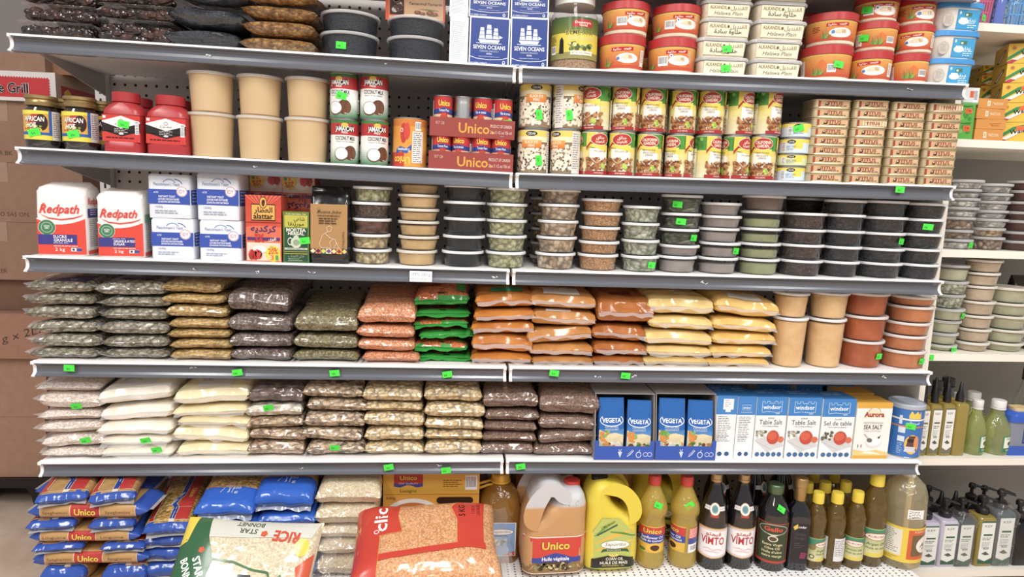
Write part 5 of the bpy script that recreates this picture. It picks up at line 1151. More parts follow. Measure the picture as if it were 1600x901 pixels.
def hibiscus(w, h, up=True):
    f = Art(6); f.unit = 1
    f.grad(-500, 0, 1000, 1000, '#d9573a', '#c23f2c', 6).p([(-500, 520), (-500, 0), (500, 0), (500, 520), (300, 540), (-300, 540)], '#d9694a').r(-470, 20, 940, 270, '#e5ccb9')
    for k in range(9): f.p([(0, 780), (-500+k*125-18, 1000), (-500+k*125+18, 1000)], '#df7a5c')
    f.r(-340, 620, 680, 250, '#3a201a').r(-325, 635, 650, 220, '#d9a548').e(0, 890, 110, 90, '#3a201a').e(0, 890, 95, 78, '#d9a548').e(0, 885, 45, 50, '#5a3020').e(25, 905, 26, 28, '#3a201a')
    f.t('العطار', 0, 745, 75, '#3a1d14', 520, .035).t('alattar', 0, 650, 78, '#3a1d14', 560, .04).r(-500, 590, 1000, 10, '#8f2f20')
    f.t('كركديه', 0, 460, 85, '#2c2f6a', 720, .03).r(-460, 325, 920, 45, '#5a2f6a').t('3X', -120, 300, 120, '#c4302a', 260, .06).t('أقوى', 250, 325, 50, '#e9dccd', 220, .02)
    f.e(-110, 190, 200, 60, '#eee3da').blobs(-440, 20, 420, 180, 22, 45, 70, ['#c23a32', '#d9534a', '#a82a26']).e(270, 125, 210, 120, '#ecca2f').t('20%', 270, 120, 85, '#c4302a', 280, .04).t('مجانا', 270, 205, 40, '#5a3a1c', 160, .01).r(330, 30, 90, 75, '#4f9a4a').r(170, 30, 120, 75, '#d97a2f').t('20', 190, 45, 50, '#f4ead8', 70, .02)
    return flatbox(w, .07, h, ('#c9482f', '#b9432c'), front=f, kind='tea_box', mat='gloss')
x, w, z = slot(2, 385, 440, YF); h = zat(305, x, YF)-z; hb = hibiscus(w, h)
spawn(hb, (x, YF, z+.0003), 'upright red hibiscus tea box beside the yeast packs', 'hibiscus tea boxes', (0, tilt(2, x), 0))
x2, w2, z2 = slot(2, 393, 447, .14)
for i, (dx, rr, lb) in enumerate(((0, R(180), 'hibiscus tea box standing upside down behind the upright one'), (.085, R(180), 'hibiscus tea box standing upside down behind the green herbal tea'))):
    av = min(.07, zs(1, x2+dx)-.03-z2-h)
    spawn(hb, (x2+dx, .12, z2+av+.0003), ('hibiscus tea box lying flat in the second rank behind the upright one', 'hibiscus tea box lying flat in the second rank behind the green tea')[i], 'hibiscus tea boxes', (R(-90), 0, 0), scale=(1, av/.07, 1))
    spawn(hb, (x2+dx+.003, .118, z2+av+h+.001), lb, 'hibiscus tea boxes', (0, R(180), 0))
x, w, z = slot(2, 443, 483, YF+.002); h = zat(331, x, YF)-z
a = Art(2); a.unit = 1
a.grad(-500, 0, 1000, 1000, '#3f6a34', '#6b7d2c', 6).r(-440, 700, 880, 230, '#b9b23f').r(-440, 20, 880, 660, '#2c4d3a').t('PURE NATURAL TEA', 0, 940, 30, '#e6e3b0', 760).t('شاهي', 120, 830, 70, '#26381f', 420, .02).t('مورينقا', 0, 730, 70, '#26381f', 600, .02)
a.t('MORTEA', 0, 610, 70, '#e8ead9', 740, .03).t('HERBAL', 0, 545, 62, '#e8ead9', 620, .03).e(0, 400, 210, 110, '#c3cbb4').p([(180, 430), (330, 500), (340, 470), (200, 370)], '#c3cbb4').arc(-220, 420, 110, 80, 60, 290, 26, '#c3cbb4').r(-90, 495, 180, 34, '#c3cbb4').e(0, 540, 40, 22, '#c3cbb4').e(0, 400, 120, 60, '#8ea07e')
a.r(-440, 255, 880, 40, '#b8c0a8').t('MORINGA HERBAL TEA', 0, 262, 26, '#2c4d3a', 700).r(-440, 170, 880, 14, '#b9b23f').r(-440, 215, 880, 10, '#b9b23f').t('شاي الأعشاب', 0, 110, 46, '#9fb08a', 600).lines(-300, 70, 600, 2, 34, '#9fb08a')
tb = flatbox(w, .06, h, ('#55702f', '#7d8a35'), front=a, kind='tea_box', mat='gloss')
spawn(tb, (x, YF+.002, z+.0003), 'green herbal tea box with a white teapot and a sticker', None, (0, tilt(2, x), R(4)), [sticker(w*.33, -.0018, h*.44, 0, R(-6), 0)])
x, w, z = slot(2, 483, 545, YF+.004); h = zat(291, x, YF+.02)-z
s = Spec('coffee_pouch', 'pouch'); m = MB(); m.loft([rrect(w*.97, .075, .012, 0, 3, 0, .042), rrect(w, .085, .014, .012, 3, 0, .0425), rrect(w, .08, .014, h*.6, 3, 0, .042), rrect(w*.98, .06, .01, h*.78, 3, 0, .04), rrect(w*.96, .02, .004, h*.9, 3, 0, .036), rrect(w*.96, .006, .002, h, 3, 0, .034)], '#1e1c1d'); s.part('pouch', m, 'foil')
a = Art(4); W = w*460; H = h*640
a.r(-W, 0, 2*W, H, '#a97f4c').e(-W*.55, H*.9, 3.5, 3.5, '#7a5a30').e(-W*.55, H*.9, 2.4, 2.4, '#a97f4c')
a.t('Buana Jebe', W*.02, H*.82, H*.055, '#2c2118', W*1.3, .0, .3).lines(-W*.6, H*.76, W*1.2, 1, 4, '#5a4228', 2.4, 0).lines(-W*.55, H*.70, W*1.1, 3, 6, '#3a2a1a', 2.4, .2)
cr = '#e6d8bf'
a.line([(-2, H*.44), (-6, H*.53), (2, H*.57), (8, H*.53), (5, H*.46), (-2, H*.44)], 1, cr).line([(-2, H*.45), (-16, H*.38), (-24, H*.2), (-20, H*.12), (6, H*.12), (2, H*.24), (12, H*.3)], 1, cr).line([(-8, H*.4), (4, H*.32), (16, H*.29), (20, H*.22), (12, H*.12), (26, H*.12)], 1, cr).line([(18, H*.24), (24, H*.16), (28, H*.1)], 1, cr)
a.t('ETHIOPIA', W*.86, H*.28, 6, '#6a4a2a', H*.36, .0, 0, 90)
for k in range(7): xx = -W+k*2*W/7; a.p([(xx, 0), (xx+2*W/7, 0), (xx+2*W/7, H*.1), (xx, H*.1)], ('#5a3a5a', '#c9772a', '#3f7a5a', '#e6d2a0', '#8a3a3a', '#d9a12c', '#4a3a6a')[k]).p([(xx, H*.05), (xx+W/7, 1), (xx+2*W/7, H*.05), (xx+W/7, H*.098)], ('#e6d2a0', '#5a2a4a', '#e6c04a', '#6a4a8a', '#e6d2a0', '#8a3a2a', '#e6c04a')[k])
mb = MB(); a.put(mb, lambda u, v, l: (u, -.0012-l+(.007*max(0, (v-h*.5)/(h*.3))), h*.13+v)); s.part('label', mb, 'print', label='kraft brown label with a seated figure drawn in white')
spawn(s, (x, YF+.002, z+.0003), 'matt black coffee pouch with a kraft brown label', None, (0, tilt(2, x), 0))

# ================================================================== shelf 5: seasoning trays, salt and a blue can
def seasoning(w, h, v):
    s = Spec('seasoning_pouch', 'pouch'); d = .045; m = MB(); rn = random.Random(v)
    m.loft([rrect(w*.96, d*.9, .01, 0, 3, 0, d/2), rrect(w, d, .014, .012, 3, 0, d/2), rrect(w*.99, d*1.05, .014, h*.45, 3, 0, d/2), rrect(w*.97, d*.85, .012, h*.75, 3, 0, d/2), rrect(w*.96, d*.3, .006, h*.92, 3, 0, d*.4), rrect(w*.97, .006, .002, h, 3, 0, d*.38)], '#1f62ad'); s.part('pouch', m, 'foil')
    a = Art(v); W = w*480; H = h*900
    a.r(-W, H*.42, 2*W, H*.58, '#1f60ab').grad(-W, H*.36, 2*W, H*.2, '#4a90cc', '#1f60ab', 5)
    a.p([(-W, 0), (W, 0), (W, H*.36), (W*.3, H*.40), (-W*.2, H*.38), (-W, H*.46)], '#dccfa6')
    a.blobs(-W, H*.02, 2*W, H*.22, 26, 4, 8, ['#d9832c', '#e39b45', '#efe6d2', '#5f8a3a', '#efe6d2', '#86502f']).blobs(-W, H*.26, W*.9, H*.2, 16, 3, 7, ['#5f9a3f', '#7db04f', '#d9832c'])
    a.p([(-W*.95, H*.40), (-W*.25, H*.22), (-W*.8, H*.24)], '#e0892f').p([(W*.1, 2), (W*.98, H*.07), (W*.9, H*.12)], '#e0892f')
    a.r(-W*.15, H*.86, W*.35, H*.03, '#b04048')
    a.e(0, H*.63, W*.95, H*.115, '#eef2f7').e(0, H*.63, W*.9, H*.1, '#2a5fae').t('VEGETA', 0, H*.59, H*.085, '#f5f7fa', W*1.55, .04)
    a.t('FOOD SEASONING', 0, H*.49, H*.035, '#cfe0f2', W*1.1).t('ASSAISONNEMENT', 0, H*.445, H*.035, '#cfe0f2', W*1.1)
    yy = lambda zz: -(.001+.0012*math.sin(math.pi*min(1, zz/(h*.75)))) if zz < h*.5 else -.001+.016*((zz-h*.5)/(h*.45))
    mb = MB(); a.put(mb, lambda u, v_, l: (u, yy(v_+.012)-l-.0014, v_+.012), 0, 14); s.part('print', mb, 'foil'); return s
def vtray(w, d, h, hb):
    s = Spec('display_tray', 'tray'); c = '#8f8d90'; t = .002
    s.part('base', MB().box(-w/2, 0, 0, w/2, d, t, '#c9c2b8'), 'card')
    f = MB().box(-w/2, 0, t, w/2, t, h, '#2f56b4'); f.box(-w/2, 0, h, -w/2+.012, t, h+.016, '#2f56b4'); f.box(w/2-.012, 0, h, w/2, t, h+.016, '#2f56b4')
    a = Art(9); W = w*500; H = h*1000; wt = '#c9d4ea'
    for i, cx in enumerate((-W*.15, W*.2, W*.48, W*.78)):
        if i == 0: a.p([(cx-6, H*.62), (cx+6, H*.62), (cx+1, H*.2)], wt).line([(cx, H*.62), (cx-4, H*.8)], 1.5, wt).line([(cx, H*.62), (cx+4, H*.82)], 1.5, wt)
        elif i == 1: a.line([(cx-9, H*.3), (cx, H*.45), (cx+9, H*.72)], 2.4, wt).line([(cx-7, H*.45), (cx, H*.6), (cx+6, H*.78)], 1.4, wt)
        elif i == 2: a.e(cx, H*.42, 8, H*.22, wt).e(cx, H*.42, 6, H*.16, '#2f56b4').line([(cx, H*.62), (cx+3, H*.78)], 1.6, wt)
        else: a.arc(cx-6, H*.45, 7, H*.16, 0, 360, 1.6, wt).arc(cx+6, H*.45, 7, H*.16, 0, 360, 1.6, wt)
    q = MB(); a.put(q, flat(-.0001))
    s.parts.append(('front_wall', f.mesh('front_wall', 'print'), [sub('print', q, 'print')], 'blue front with white vegetables', None, (0, 0, 0), (0, 0, 0)))
    for sg in (-1, 1):
        x0, x1 = sorted((sg*w/2, sg*(w/2-t))); m = MB()
        p = [(t, t), (d, t), (d, hb), (.03, hb), (.006, h+.02), (t, h)]
        m.add([(x0, y, z) for y, z in p]+[(x1, y, z) for y, z in p], [tuple(range(5, -1, -1)), tuple(range(6, 12))]+[(i, (i+1) % 6, 6+(i+1) % 6, 6+i) for i in range(6)], '#a39d98'); s.part('side_wall', m, 'card')
    s.part('back_wall', MB().box(-w/2, d-t, t, w/2, d, hb, '#8a8480'), 'card')
    s.part('top_flap', MB().box(-w/2, .03, hb, w/2, d, hb+t, '#a8a4a4'), 'card'); return s
for i, (p1, p2, packs) in enumerate(((928, 1021, ((932, 972, 622), (976, 1014, 626))), (1023, 1117, ((1025, 1066, 623), (1070, 1109, 626))))):
    yt = -.014
    x, w, z = slot(4, p1, p2, yt); z = zs(4, x); h = zat(698, x, yt)-z; hb = zat(614, x, .03)-z
    wh = ('beside the brown seed bags', 'beside the salt boxes')[i]
    spawn(vtray(w, .25, h, hb), (x, yt, z+.0014), f'blue-fronted display tray of seasoning pouches {wh}', 'seasoning trays', (0, tilt(4, x), 0))
    for k, (a1, a2, tp) in enumerate(packs):
        xp, wp, _ = slot(4, a1, a2, .006); hp = zat(tp, xp, .015)-z-.004
        spawn(seasoning(wp, hp, i*2+k), (xp, .004, z+.0045), f'blue seasoning pouch, {("first", "second")[k]} in the tray {wh}', 'seasoning pouches', (0, tilt(4, x), R((2, -4, -3, -6)[i*2+k])))
BL = '#2f7fc6'
def windsor(w, h, v, d=.075):
    a = Art(v); W = w*500; H = h*1000
    a.r(-W, 0, 2*W, H*.70, '#e7e8ea').r(-W, H*.70, 2*W, H*.3, BL)
    if v < 2:
        hh = H*.97; c = '#dbe6f2'
        pts = [(-W*.64, H*.76), (-W*.64, H*.93), (-W*.5, H*.93), (-W*.5, H*.90), (-W*.34, H*.90), (-W*.34, H*.93), (-W*.16, H*.93), (-W*.16, H*.90), (W*.16, H*.90), (W*.16, H*.93), (W*.34, H*.93), (W*.34, H*.90), (W*.5, H*.90), (W*.5, H*.93), (W*.64, H*.93), (W*.64, H*.76), (W*.3, H*.75), (-W*.2, H*.765), (-W*.64, H*.75)]
        a.line(pts, 1.1, c).t('windsor', 0, H*.805, H*.065, '#f3f6fa', W*1.15, .025).t('salt', W*.4, H*.725, H*.025, '#f3f6fa', W*.25)
        a.t('iodized' if v == 0 else 'iodé', 0, H*.645, H*.03, '#3c4656', W*.4).t('Table Salt' if v == 0 else 'Sel de table', 0, H*.555, H*.075, '#3c4656', W*1.5 if v == 0 else W*1.7, .005).t('— For Cooking and Baking —' if v == 0 else '— Pour la cuisine et la pâtisserie —', 0, H*.515, H*.025, '#6a7280', W*1.3)
        a.p([(-W*.96, H*.30), (W*.6, H*.40), (W*.98, H*.2), (-W*.1, H*.10)], '#c9c9ca').line([(-W*.9, H*.28), (W*.2, H*.14)], 1.2, '#a9a9ac').line([(-W*.6, H*.33), (W*.6, H*.2)], .8, '#b4b4b8')
        a.blobs(-W*.98, H*.3, W*.8, H*.17, 20, 2.5, 5, ['#6b6a5a', '#8f8c7c', '#c9c5b8', '#55604a']).e(W*.22, H*.345, W*.4, H*.115, '#c0432f').e(W*.16, H*.37, W*.3, H*.07, '#d2593f').e(W*.75, H*.31, W*.2, H*.05, '#cf6a48').p([(W*.1, H*.45), (W*.22, H*.42), (W*.34, H*.46), (W*.24, H*.435)], '#4f7a3a')
        for k in range(5): a.e(-W*.72+k*W*.36, H*.065, W*.14, H*.036, '#234f7a').e(-W*.72+k*W*.36, H*.068, W*.11, H*.026, '#2f6496')
    else:
        a.lines(-W*.75, H*.66, W*1.4, 15, H*.028, '#7d8694'); a.r(-W*.75, H*.34, W*1.3, H*.005, '#9aa3af')
        for k in range(2): a.e(-W*.35+k*W*.7, H*.065, W*.24, H*.036, '#234f7a')
        if v == 2: a.r(-W*.35, H*.78, W*1.0, H*.17, '#e7e8ea').r(-W*.1, H*.74, W*.5, H*.05, '#e7e8ea').lines(-W*.2, H*.92, W*.7, 4, H*.03, '#9ab')
        else: a.line([(-W*.5, H*.78), (-W*.5, H*.86), (W*.5, H*.86), (W*.5, H*.78), (-W*.5, H*.78)], .8, '#dbe6f2').t('windsor', 0, H*.8, H*.035, '#f3f6fa', W*.85, .02).lines(-W*.6, H*.74, W*1.2, 1, 3, '#cfe0f2', 1.5, 0)
    t = Art(v).r(-W, 0, 2*W, d*1000, BL).lines(-W*.6, d*700, W*1.2, 2, d*200, '#8fb8e0')
    return flatbox(w, d, h, ('#dfe2e6', BL), front=a, top=t, kind='salt_box', mat='gloss')
WB = [(1112.5, 1145, 618, 3-1, 'white and blue salt box turned side on beside the seasoning tray'), (1145.5, 1174, 619, 3, 'white and blue salt box turned side on beside the first fronted box'), (1174.5, 1223, 620, 0, 'blue and white table salt box, first of the fronted boxes'), (1224, 1276, 621, 0, 'blue and white table salt box, middle one of three fronted boxes'), (1277, 1329, 623, 1, 'blue and white table salt box beside the yellow sea salt box')]
for p1, p2, tp, v, lb in WB:
    x, w, z = slot(4, p1, p2, YF); h = zat(tp, x, YF)-z
    spawn(windsor(w*.985, h, v, .075 if v < 2 else .1), (x, YF, z+.0003), lb, 'salt boxes', (0, tilt(4, x), R(1)))
x, w, z = slot(4, 1224, 1276, YF)
for i, (p1, p2, wh) in enumerate(((1178, 1226, 'behind the first fronted box'), (1236, 1284, 'behind the middle fronted box'), (1281, 1320, 'behind the box beside the sea salt'))):
    x, w_, z = slot(4, p1, p2, .16); hh = zat(602, x, .16)-z
    spawn(windsor(w, min(hh, h*1.06), 0), (x, .16, z+.0003), f'blue and white salt box in the second rank {wh}', 'salt boxes', (0, tilt(4, x), 0))
def seasalt(w, h):
    a = Art(3); W = w*500; H = h*1000
    a.r(-W, 0, 2*W, H, '#e9e7e2').r(-W, H*.9, 2*W, H*.1, '#dba32c').r(-W, 0, 2*W, H*.055, '#dba32c').e(0, H*.83, W*.36, H*.09, '#c9a24a').e(0, H*.84, W*.3, H*.07, '#d9dccb')
    a.p([(-W*.62, H*.71), (-W*.5, H*.82), (0, H*.86), (W*.5, H*.82), (W*.62, H*.71), (W*.4, H*.74), (-W*.4, H*.74)], '#e6d9b8').ol('Aurora', 0, H*.75, H*.085, '#b02a2c', '#2e1c1c', W*1.1, .04, 0, .03)
    a.t('MEDITERRANEAN', 0, H*.62, H*.04, '#a9a49c', W*1.1).t('SEA SALT', 0, H*.53, H*.075, '#3c3a3c', W*1.05, .02).t('FINE CRYSTALS', 0, H*.48, H*.035, '#b5b0a8', W*.95)
    a.e(W*.12, H*.29, W*.46, H*.1, '#d7d7d6').e(W*.12, H*.31, W*.42, H*.075, '#f0f0ef').p([(-W*.5, H*.44), (-W*.42, H*.45), (W*.0, H*.31), (-W*.04, H*.29)], '#b9b2aa').e(-W*.12, H*.33, W*.16, H*.04, '#6a6a62', 12, -15).p([(W*.3, H*.38), (W*.5, H*.42), (W*.4, H*.35)], '#55604a').p([(-W, H*.055), (W, H*.055), (W, H*.11), (W*.3, H*.16), (-W*.3, H*.12), (-W, H*.17)], '#e3c27a').p([(-W*.6, H*.1), (0, H*.13), (W*.6, H*.08)], '#f4efe2').e(-W*.66, H*.23, W*.2, H*.05, '#eee').p([(-W*.78, H*.2), (-W*.72, H*.2), (-W*.72, H*.26), (-W*.78, H*.26)], '#4f7a4a').p([(-W*.6, H*.2), (-W*.54, H*.2), (-W*.54, H*.26), (-W*.6, H*.26)], '#a83a34')
    return flatbox(w, .07, h, ('#e3e0da', '#d19a26'), front=a, kind='salt_box', mat='print')
x, w, z = slot(4, 1330, 1386, YF); h = zat(629, x, YF)-z; ss = seasalt(w*.985, h)
spawn(ss, (x, YF, z+.0003), 'white and yellow sea salt box beside the blue can', 'sea salt boxes', (0, tilt(4, x), R(1)))
for i in (1,):
    spawn(ss, (x-.008*i, YF+.078*i, z+.0003), f'yellow-topped sea salt box, {("second", "third")[i-1]} in the file behind the front one', 'sea salt boxes', (0, tilt(4, x), 0), scale=(1, 1, 1.03))
x, w, z = slot(4, 1388, 1436, YF+.035); h = zat(627, x, YF+.035)-z; r = w/2
a = Art(8); k = h*10; W = math.pi*r*1000
a.r(-W, 0, 2*W, 86*k, '#2a6db8').r(-W, 68*k, 2*W, 3*k, '#e9e4d0').r(-W, 55*k, 2*W, 2.5*k, '#c9803a')
a.p([(-2, 78*k), (4, 86*k), (12, 80*k), (20, 86*k), (28, 80*k), (32, 86*k), (34, 72*k), (-2, 72*k)], '#e3c23a').t('حليب مجفف', 14, 62*k, 6*k, '#dfe9f5', 36, .02).r(-26, 60*k, 8, 16*k, '#cfd9e6').r(-26, 44*k, 18, 11*k, '#cfd9e6').r(-26, 28*k, 18, 10*k, '#cfd9e6').lines(-25, 24*k, 16, 7, 3*k, '#9fb9da')
a.e(14, 24*k, 21, 18*k, '#e3b53a').p([(-4, 12*k), (4, 40*k), (22, 40*k), (30, 12*k)], '#5a3a34').r(0, 28*k, 22, 6*k, '#2a1e1c').e(26, 28*k, 8, 12*k, '#d98a5a').p([(-6, 10*k), (26, 10*k), (24, 20*k), (-4, 20*k)], '#c9c9cc')
s = can(r, h*.93, a, '#2a6db8', 'milk_can', lab='blue picture label', su=5); l = MB(); l.lathe([(r*1.02, h*.9), (r*1.03, h*.905), (r*1.03, h*.97), (r*.99, h*.985), (r*.97, h*.985), (r*.95, h*.97), (r*.3, h*.97)], '#aab4c2', 40); s.part('lid', l, 'lid', label='pale translucent lid')
spawn(s, (x, YF+r, z+.0003), 'blue can with a pale plastic lid at the shelf end', None, (0, tilt(4, x), R(.6*va(x))), [sticker(.004, -r-.0008, h*.6, -.15, R(3), 0)])
# ================================================================== base deck: pasta, rice, oils and bottles
B0 = BASEZ
zY = lambda py, px=100, y=-.075: aty(px, py, y).z
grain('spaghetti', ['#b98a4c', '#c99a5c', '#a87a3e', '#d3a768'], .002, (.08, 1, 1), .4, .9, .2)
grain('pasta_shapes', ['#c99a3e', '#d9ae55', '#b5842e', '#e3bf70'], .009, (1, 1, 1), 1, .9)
# long pasta packets
PB, PR = '#2b50a8', '#b8302c'
def pasta(w, d, h, seed, shapes=False):
    """a long packet pointing away from the viewer: blue ends, red flank, clear window"""
    s = Spec('pasta_packet', 'pasta'); kw = dict(a=7, b=9, c=.42, pinch=.015, lump=.08)
    fm, fe = pillow(w, d, h, seed, nv=24, front=(.019, PB), **kw)
    s.part('filled_packet', fm, 'pasta_shapes' if shapes else 'spaghetti')
    W, D = w*500, d*500; a = Art(seed)
    a.r(-W, D-30, 2*W, 30, PB).r(-W, -D+20, W*.34, 2*D-60, PR).r(W*.16, -D+20, W*.62, 2*D-50, PR)
    a.line([(W*.10, -D+14), (W*.10, -D+78), (-W*.08, -D+96), (-W*.02, -D+120), (W*.16, -D+140), (W*.22, D-30)], 14, '#d9d0c4').line([(W*.10, -D+25), (W*.10, -D+78), (-W*.08, -D+96), (-W*.02, -D+120), (W*.16, -D+140), (W*.22, D-30)], 12, '#23408f')
    a.line([(W*.1, -D+20), (W*.1, -D+78), (W*.78, -D+78)], 1.5, '#e3c9a0').line([(-W*.66, -D+30), (-W*.66, D-30)], 1.5, '#e9d4b4').line([(-W, -D+20), (W, -D+20)], 2, '#e3c9a0')
    a.t('Unico', W*.46, -D+150, W*.22, '#e6b93c', W*.8, .05, 0, -90)
    if shapes: a.t('Coudes · Gobbi', W*.02, -D+120, 7, '#dfe4f0', 70, .01, 0, 70)
    mb = MB(); a.put(mb, pillow_top(w, d, h, seed, **kw), 9, 9, clip=(-W*.97, -D*.985, W*.97, D)); s.part('print', mb, 'gloss', label='red and blue print around a clear window')
    # the bulging blue front end
    s.part('front_end', fe, 'foil', label='blue front end')
    f = seal_strip(w*.98, d, h*.35, seed, 'front', .004, '#aaa4a2'); f2 = MB(); f2.v, f2.f, f2.c, f2.sm = f.v, f.f, f.c, f.sm
    s.part('seal', f2, 'foil', label='crimped silver grey seal'); return s
def pasta_side(w, d, h, seed, word):
    """the same packet lying across: its printed flank faces the viewer"""
    s = Spec('pasta_packet', 'pasta'); m = MB(); n = 16; secs = []
    for i in range(n+1):
        t = -1+2*i/n; sc = (1-abs(t)**10)**.5 if abs(t) < 1 else .12; sc = max(sc, .12)
        q = [(t*w/2, d/2+(y-d/2)*1.0, h/2+(zz)*sc) for y, zz in [(x_, y_) for x_, y_, _ in rrect(d, h, h*.42, 0, 4, d/2, 0)]]
        secs.append(q)
    cols = [PB if abs(-1+2*(i+.5)/n) > .80 else '#b98f56' for i in range(n)]
    m.loft(secs, PB, cols=cols); s.part('filled_packet', m, 'gloss')
    a = Art(seed); W = w*500; H = h*1000
    a.r(-W*.8, H*.08, W*1.6, H*.84, '#b98f56').r(-W*.30, -H*.0, W*.5, H*1.0, PR).line([(-W*.30, H*.06), (-W*.30, H*.94)], 1.5, '#e3c9a0').line([(W*.2, H*.06), (W*.2, H*.94)], 1.5, '#e3c9a0').line([(-W*.8, H*.08), (-W*.8, H*.92)], 1.2, '#e3c9a0').line([(W*.8, H*.08), (W*.8, H*.92)], 1.2, '#e3c9a0')
    a.ol('Unico', -W*.05, H*.28, H*.46, '#ecc63a', '#4a1714', W*.36, .05).t(word, -W*.55, H*.38, H*.2, '#6a4c2c', W*.42).t(word, W*.5, H*.38, H*.2, '#6a4c2c', W*.42)
    r_ = h*.42
    def fn(u, v, l):
        zz = v-h/2; e = abs(zz)-(h/2-r_); return (u, (r_-math.sqrt(max(0, r_*r_-e*e)) if e > 0 else 0)-l-.0004, v)
    mb = MB(); a.put(mb, fn, 0, H*.07, clip=(-W, 1, W, H-1)); s.part('print', mb, 'gloss')
    for sg, nm in ((-1, 'seal'), (1, 'seal')):
        q = MB(); V = []
        for k in range(6): y = d*(.12+.76*k/5); V += [(sg*w*.495, y, h*.5), (sg*(w*.5+.010), y, h*.5+.005*mnoise.noise(Vector((k, seed, sg))))]
        q.add(V, [(2*k, 2*k+1, 2*k+3, 2*k+2) for k in range(5)], '#aaa4a2', True); s.part('seal', q, 'foil', label='crimped silver grey seal')
    return s
zb = [zY(v) for v in (884, 864, 849, 831, 812, 790)]
zb = [B0+.0005, B0+.026] + zb                            # two layers out of sight carry the rest
GP = 'pasta packets crossed in a pile'
def px_at(px, z, y=-.075): return xat(px, y, z)
lay = 0
def cross(i, p1, p2, word, lb, yf=-.075, d=.11):
    z0, z1 = zb[i], zb[i+1]; x1, x2 = px_at(p1, z0, yf), px_at(p2, z0, yf)
    spawn(pasta_side(x2-x1, d, (z1-z0)*.96, 20+i+int(yf*100), word), ((x1+x2)/2, yf, z0+.0005), lb, GP)
def along(i, p1, p2, rz, lb, dz=0, seed=0, yf=-.08, shapes=False, d=.28, rx=0):
    z0, z1 = zb[i], zb[i+1]; x1, x2 = px_at(p1, z0, yf), px_at(p2, z0, yf); w = x2-x1
    o = spawn(pasta(w, d, (z1-z0)*(.96), 30+i*3+seed, shapes), (0, 0, 0), lb, GP, (R(rx), 0, R(rz)))
    o.location = ((x1+x2)/2-math.sin(R(rz))*d/2, yf+math.cos(R(rz))*d/2, z0+.0005+dz+math.sin(R(rx))*d*.47); return o
cross(0, 52, 236, 'Spaghetti', 'long pasta packet lying across at the very foot of the pile', -.07)
cross(0, 52, 236, 'Spaghetti', 'long pasta packet lying across at the foot, behind another', .06)
along(1, 64, 132, 3, 'lengthwise pasta packet near the foot of the pile, on the end side', seed=1)
along(1, 160, 228, 3, 'lengthwise pasta packet near the foot of the pile, on the rice side', seed=2)
cross(2, 52, 232, 'Spaghettini', 'crosswise spaghettini packet, lowest of the three seen', -.072)
cross(2, 60, 236, 'Spaghettini', 'crosswise spaghettini packet lying behind the lowest one seen', .05)
along(3, 52, 128, 6, 'lengthwise blue-ended pasta packet, third pair from top, at the end', seed=3)
along(3, 158, 226, 4, 'lengthwise blue-ended pasta packet, third pair from top, towards the rice', seed=4)
cross(4, 46, 218, 'Linguine', 'crosswise linguine packet in the middle of the pile', -.072)
cross(4, 56, 226, 'Linguine', 'crosswise linguine packet lying behind the front one', .05)
along(5, 42, 115, 6, 'lengthwise blue-ended pasta packet, second pair from top, at the end', seed=5)
along(5, 138, 208, 5, 'lengthwise blue-ended pasta packet, second pair from top, towards the rice', seed=6)
cross(6, 44, 230, 'Spaghettini', 'crosswise spaghettini packet, topmost of those lying across', -.072)
cross(6, 56, 236, 'Spaghettini', 'crosswise spaghettini packet lying behind the topmost crosswise one', .05)
zb.append(zb[-1]+.036)
along(7, 58, 134, 12, 'topmost long spaghetti packet at the very end of the deck', seed=7, d=.30, rx=3)
along(7, 139, 209, 12, 'topmost long spaghetti packet, second from the deck end', seed=8, d=.30, rx=3)
# second column: packets of short pasta
zc = [B0+.0005, B0+.03, zY(884, 250), zY(862, 250), zY(842, 250), zY(818, 250)]
for i in range(4):
    zb2 = zb; zb = zc; along(i, 224, 300, (-4, 6, -3, 2)[i], f'blue-ended packet of short pasta, {ordn(i, 6)} of the second pile', seed=20+i, shapes=True, yf=-.06, d=.24); zb = zb2
zc.append(zc[-1]+.04); zb2 = zb; zb = zc
along(4, 226, 298, 9, 'large red and blue packet of elbow pasta on the second pile', seed=31, shapes=True, yf=-.07, d=.30, rx=5); zb = zb2
# blue bags of short pasta
def blue_bag(w, d, h, seed, txt=''):
    s = Spec('pasta_bag', 'pasta'); kw = dict(a=6, b=7, c=.45, pinch=.03, lump=.12)
    fm, fe = pillow(w, d, h, seed, nv=24, front=(d*.30, '#2a5fc0'), **kw); s.part('filled_bag', fm, 'pasta_shapes'); s.part('front_end', fe, 'foil', label='blue front half')
    W, D = w*500, d*500; a = Art(seed); a.line([(-W, -D*.40), (W, -D*.40)], 2.5, '#c98f6a')
    a.line([(-W*.3, -D*.6), (-W*.1, -D*.3), (0, -D*.6)], 1.4, '#e3e6ee').line([(-W*.05, -D*.62), (W*.08, -D*.26), (W*.1, -D*.62)], 1.4, '#e3e6ee').t('500', W*.22, -D*.5, 9, '#e3e6ee', 22).t('g', W*.24, -D*.62, 9, '#e3e6ee', 10)
    a.p([(W*.1, D*.0), (W*.5, D*.1), (W*.75, D*.7), (W*.3, D*.75)], '#1d2f6a').t('ITALPASTA', W*.42, D*.3, 13, '#e3e6ee', 70, .02, 0, 60)
    mb = MB(); a.put(mb, pillow_top(w, d, h, seed, **kw), 8, 8, clip=(-W*.97, -D*.985, W*.97, D*.97)); s.part('print', mb, 'foil', label='blue printed film')
    s.part('seal', seal_strip(w*.97, d, h*.5, seed, 'front', .006, '#9aa2b4'), 'foil', label='silver crimped seal'); return s
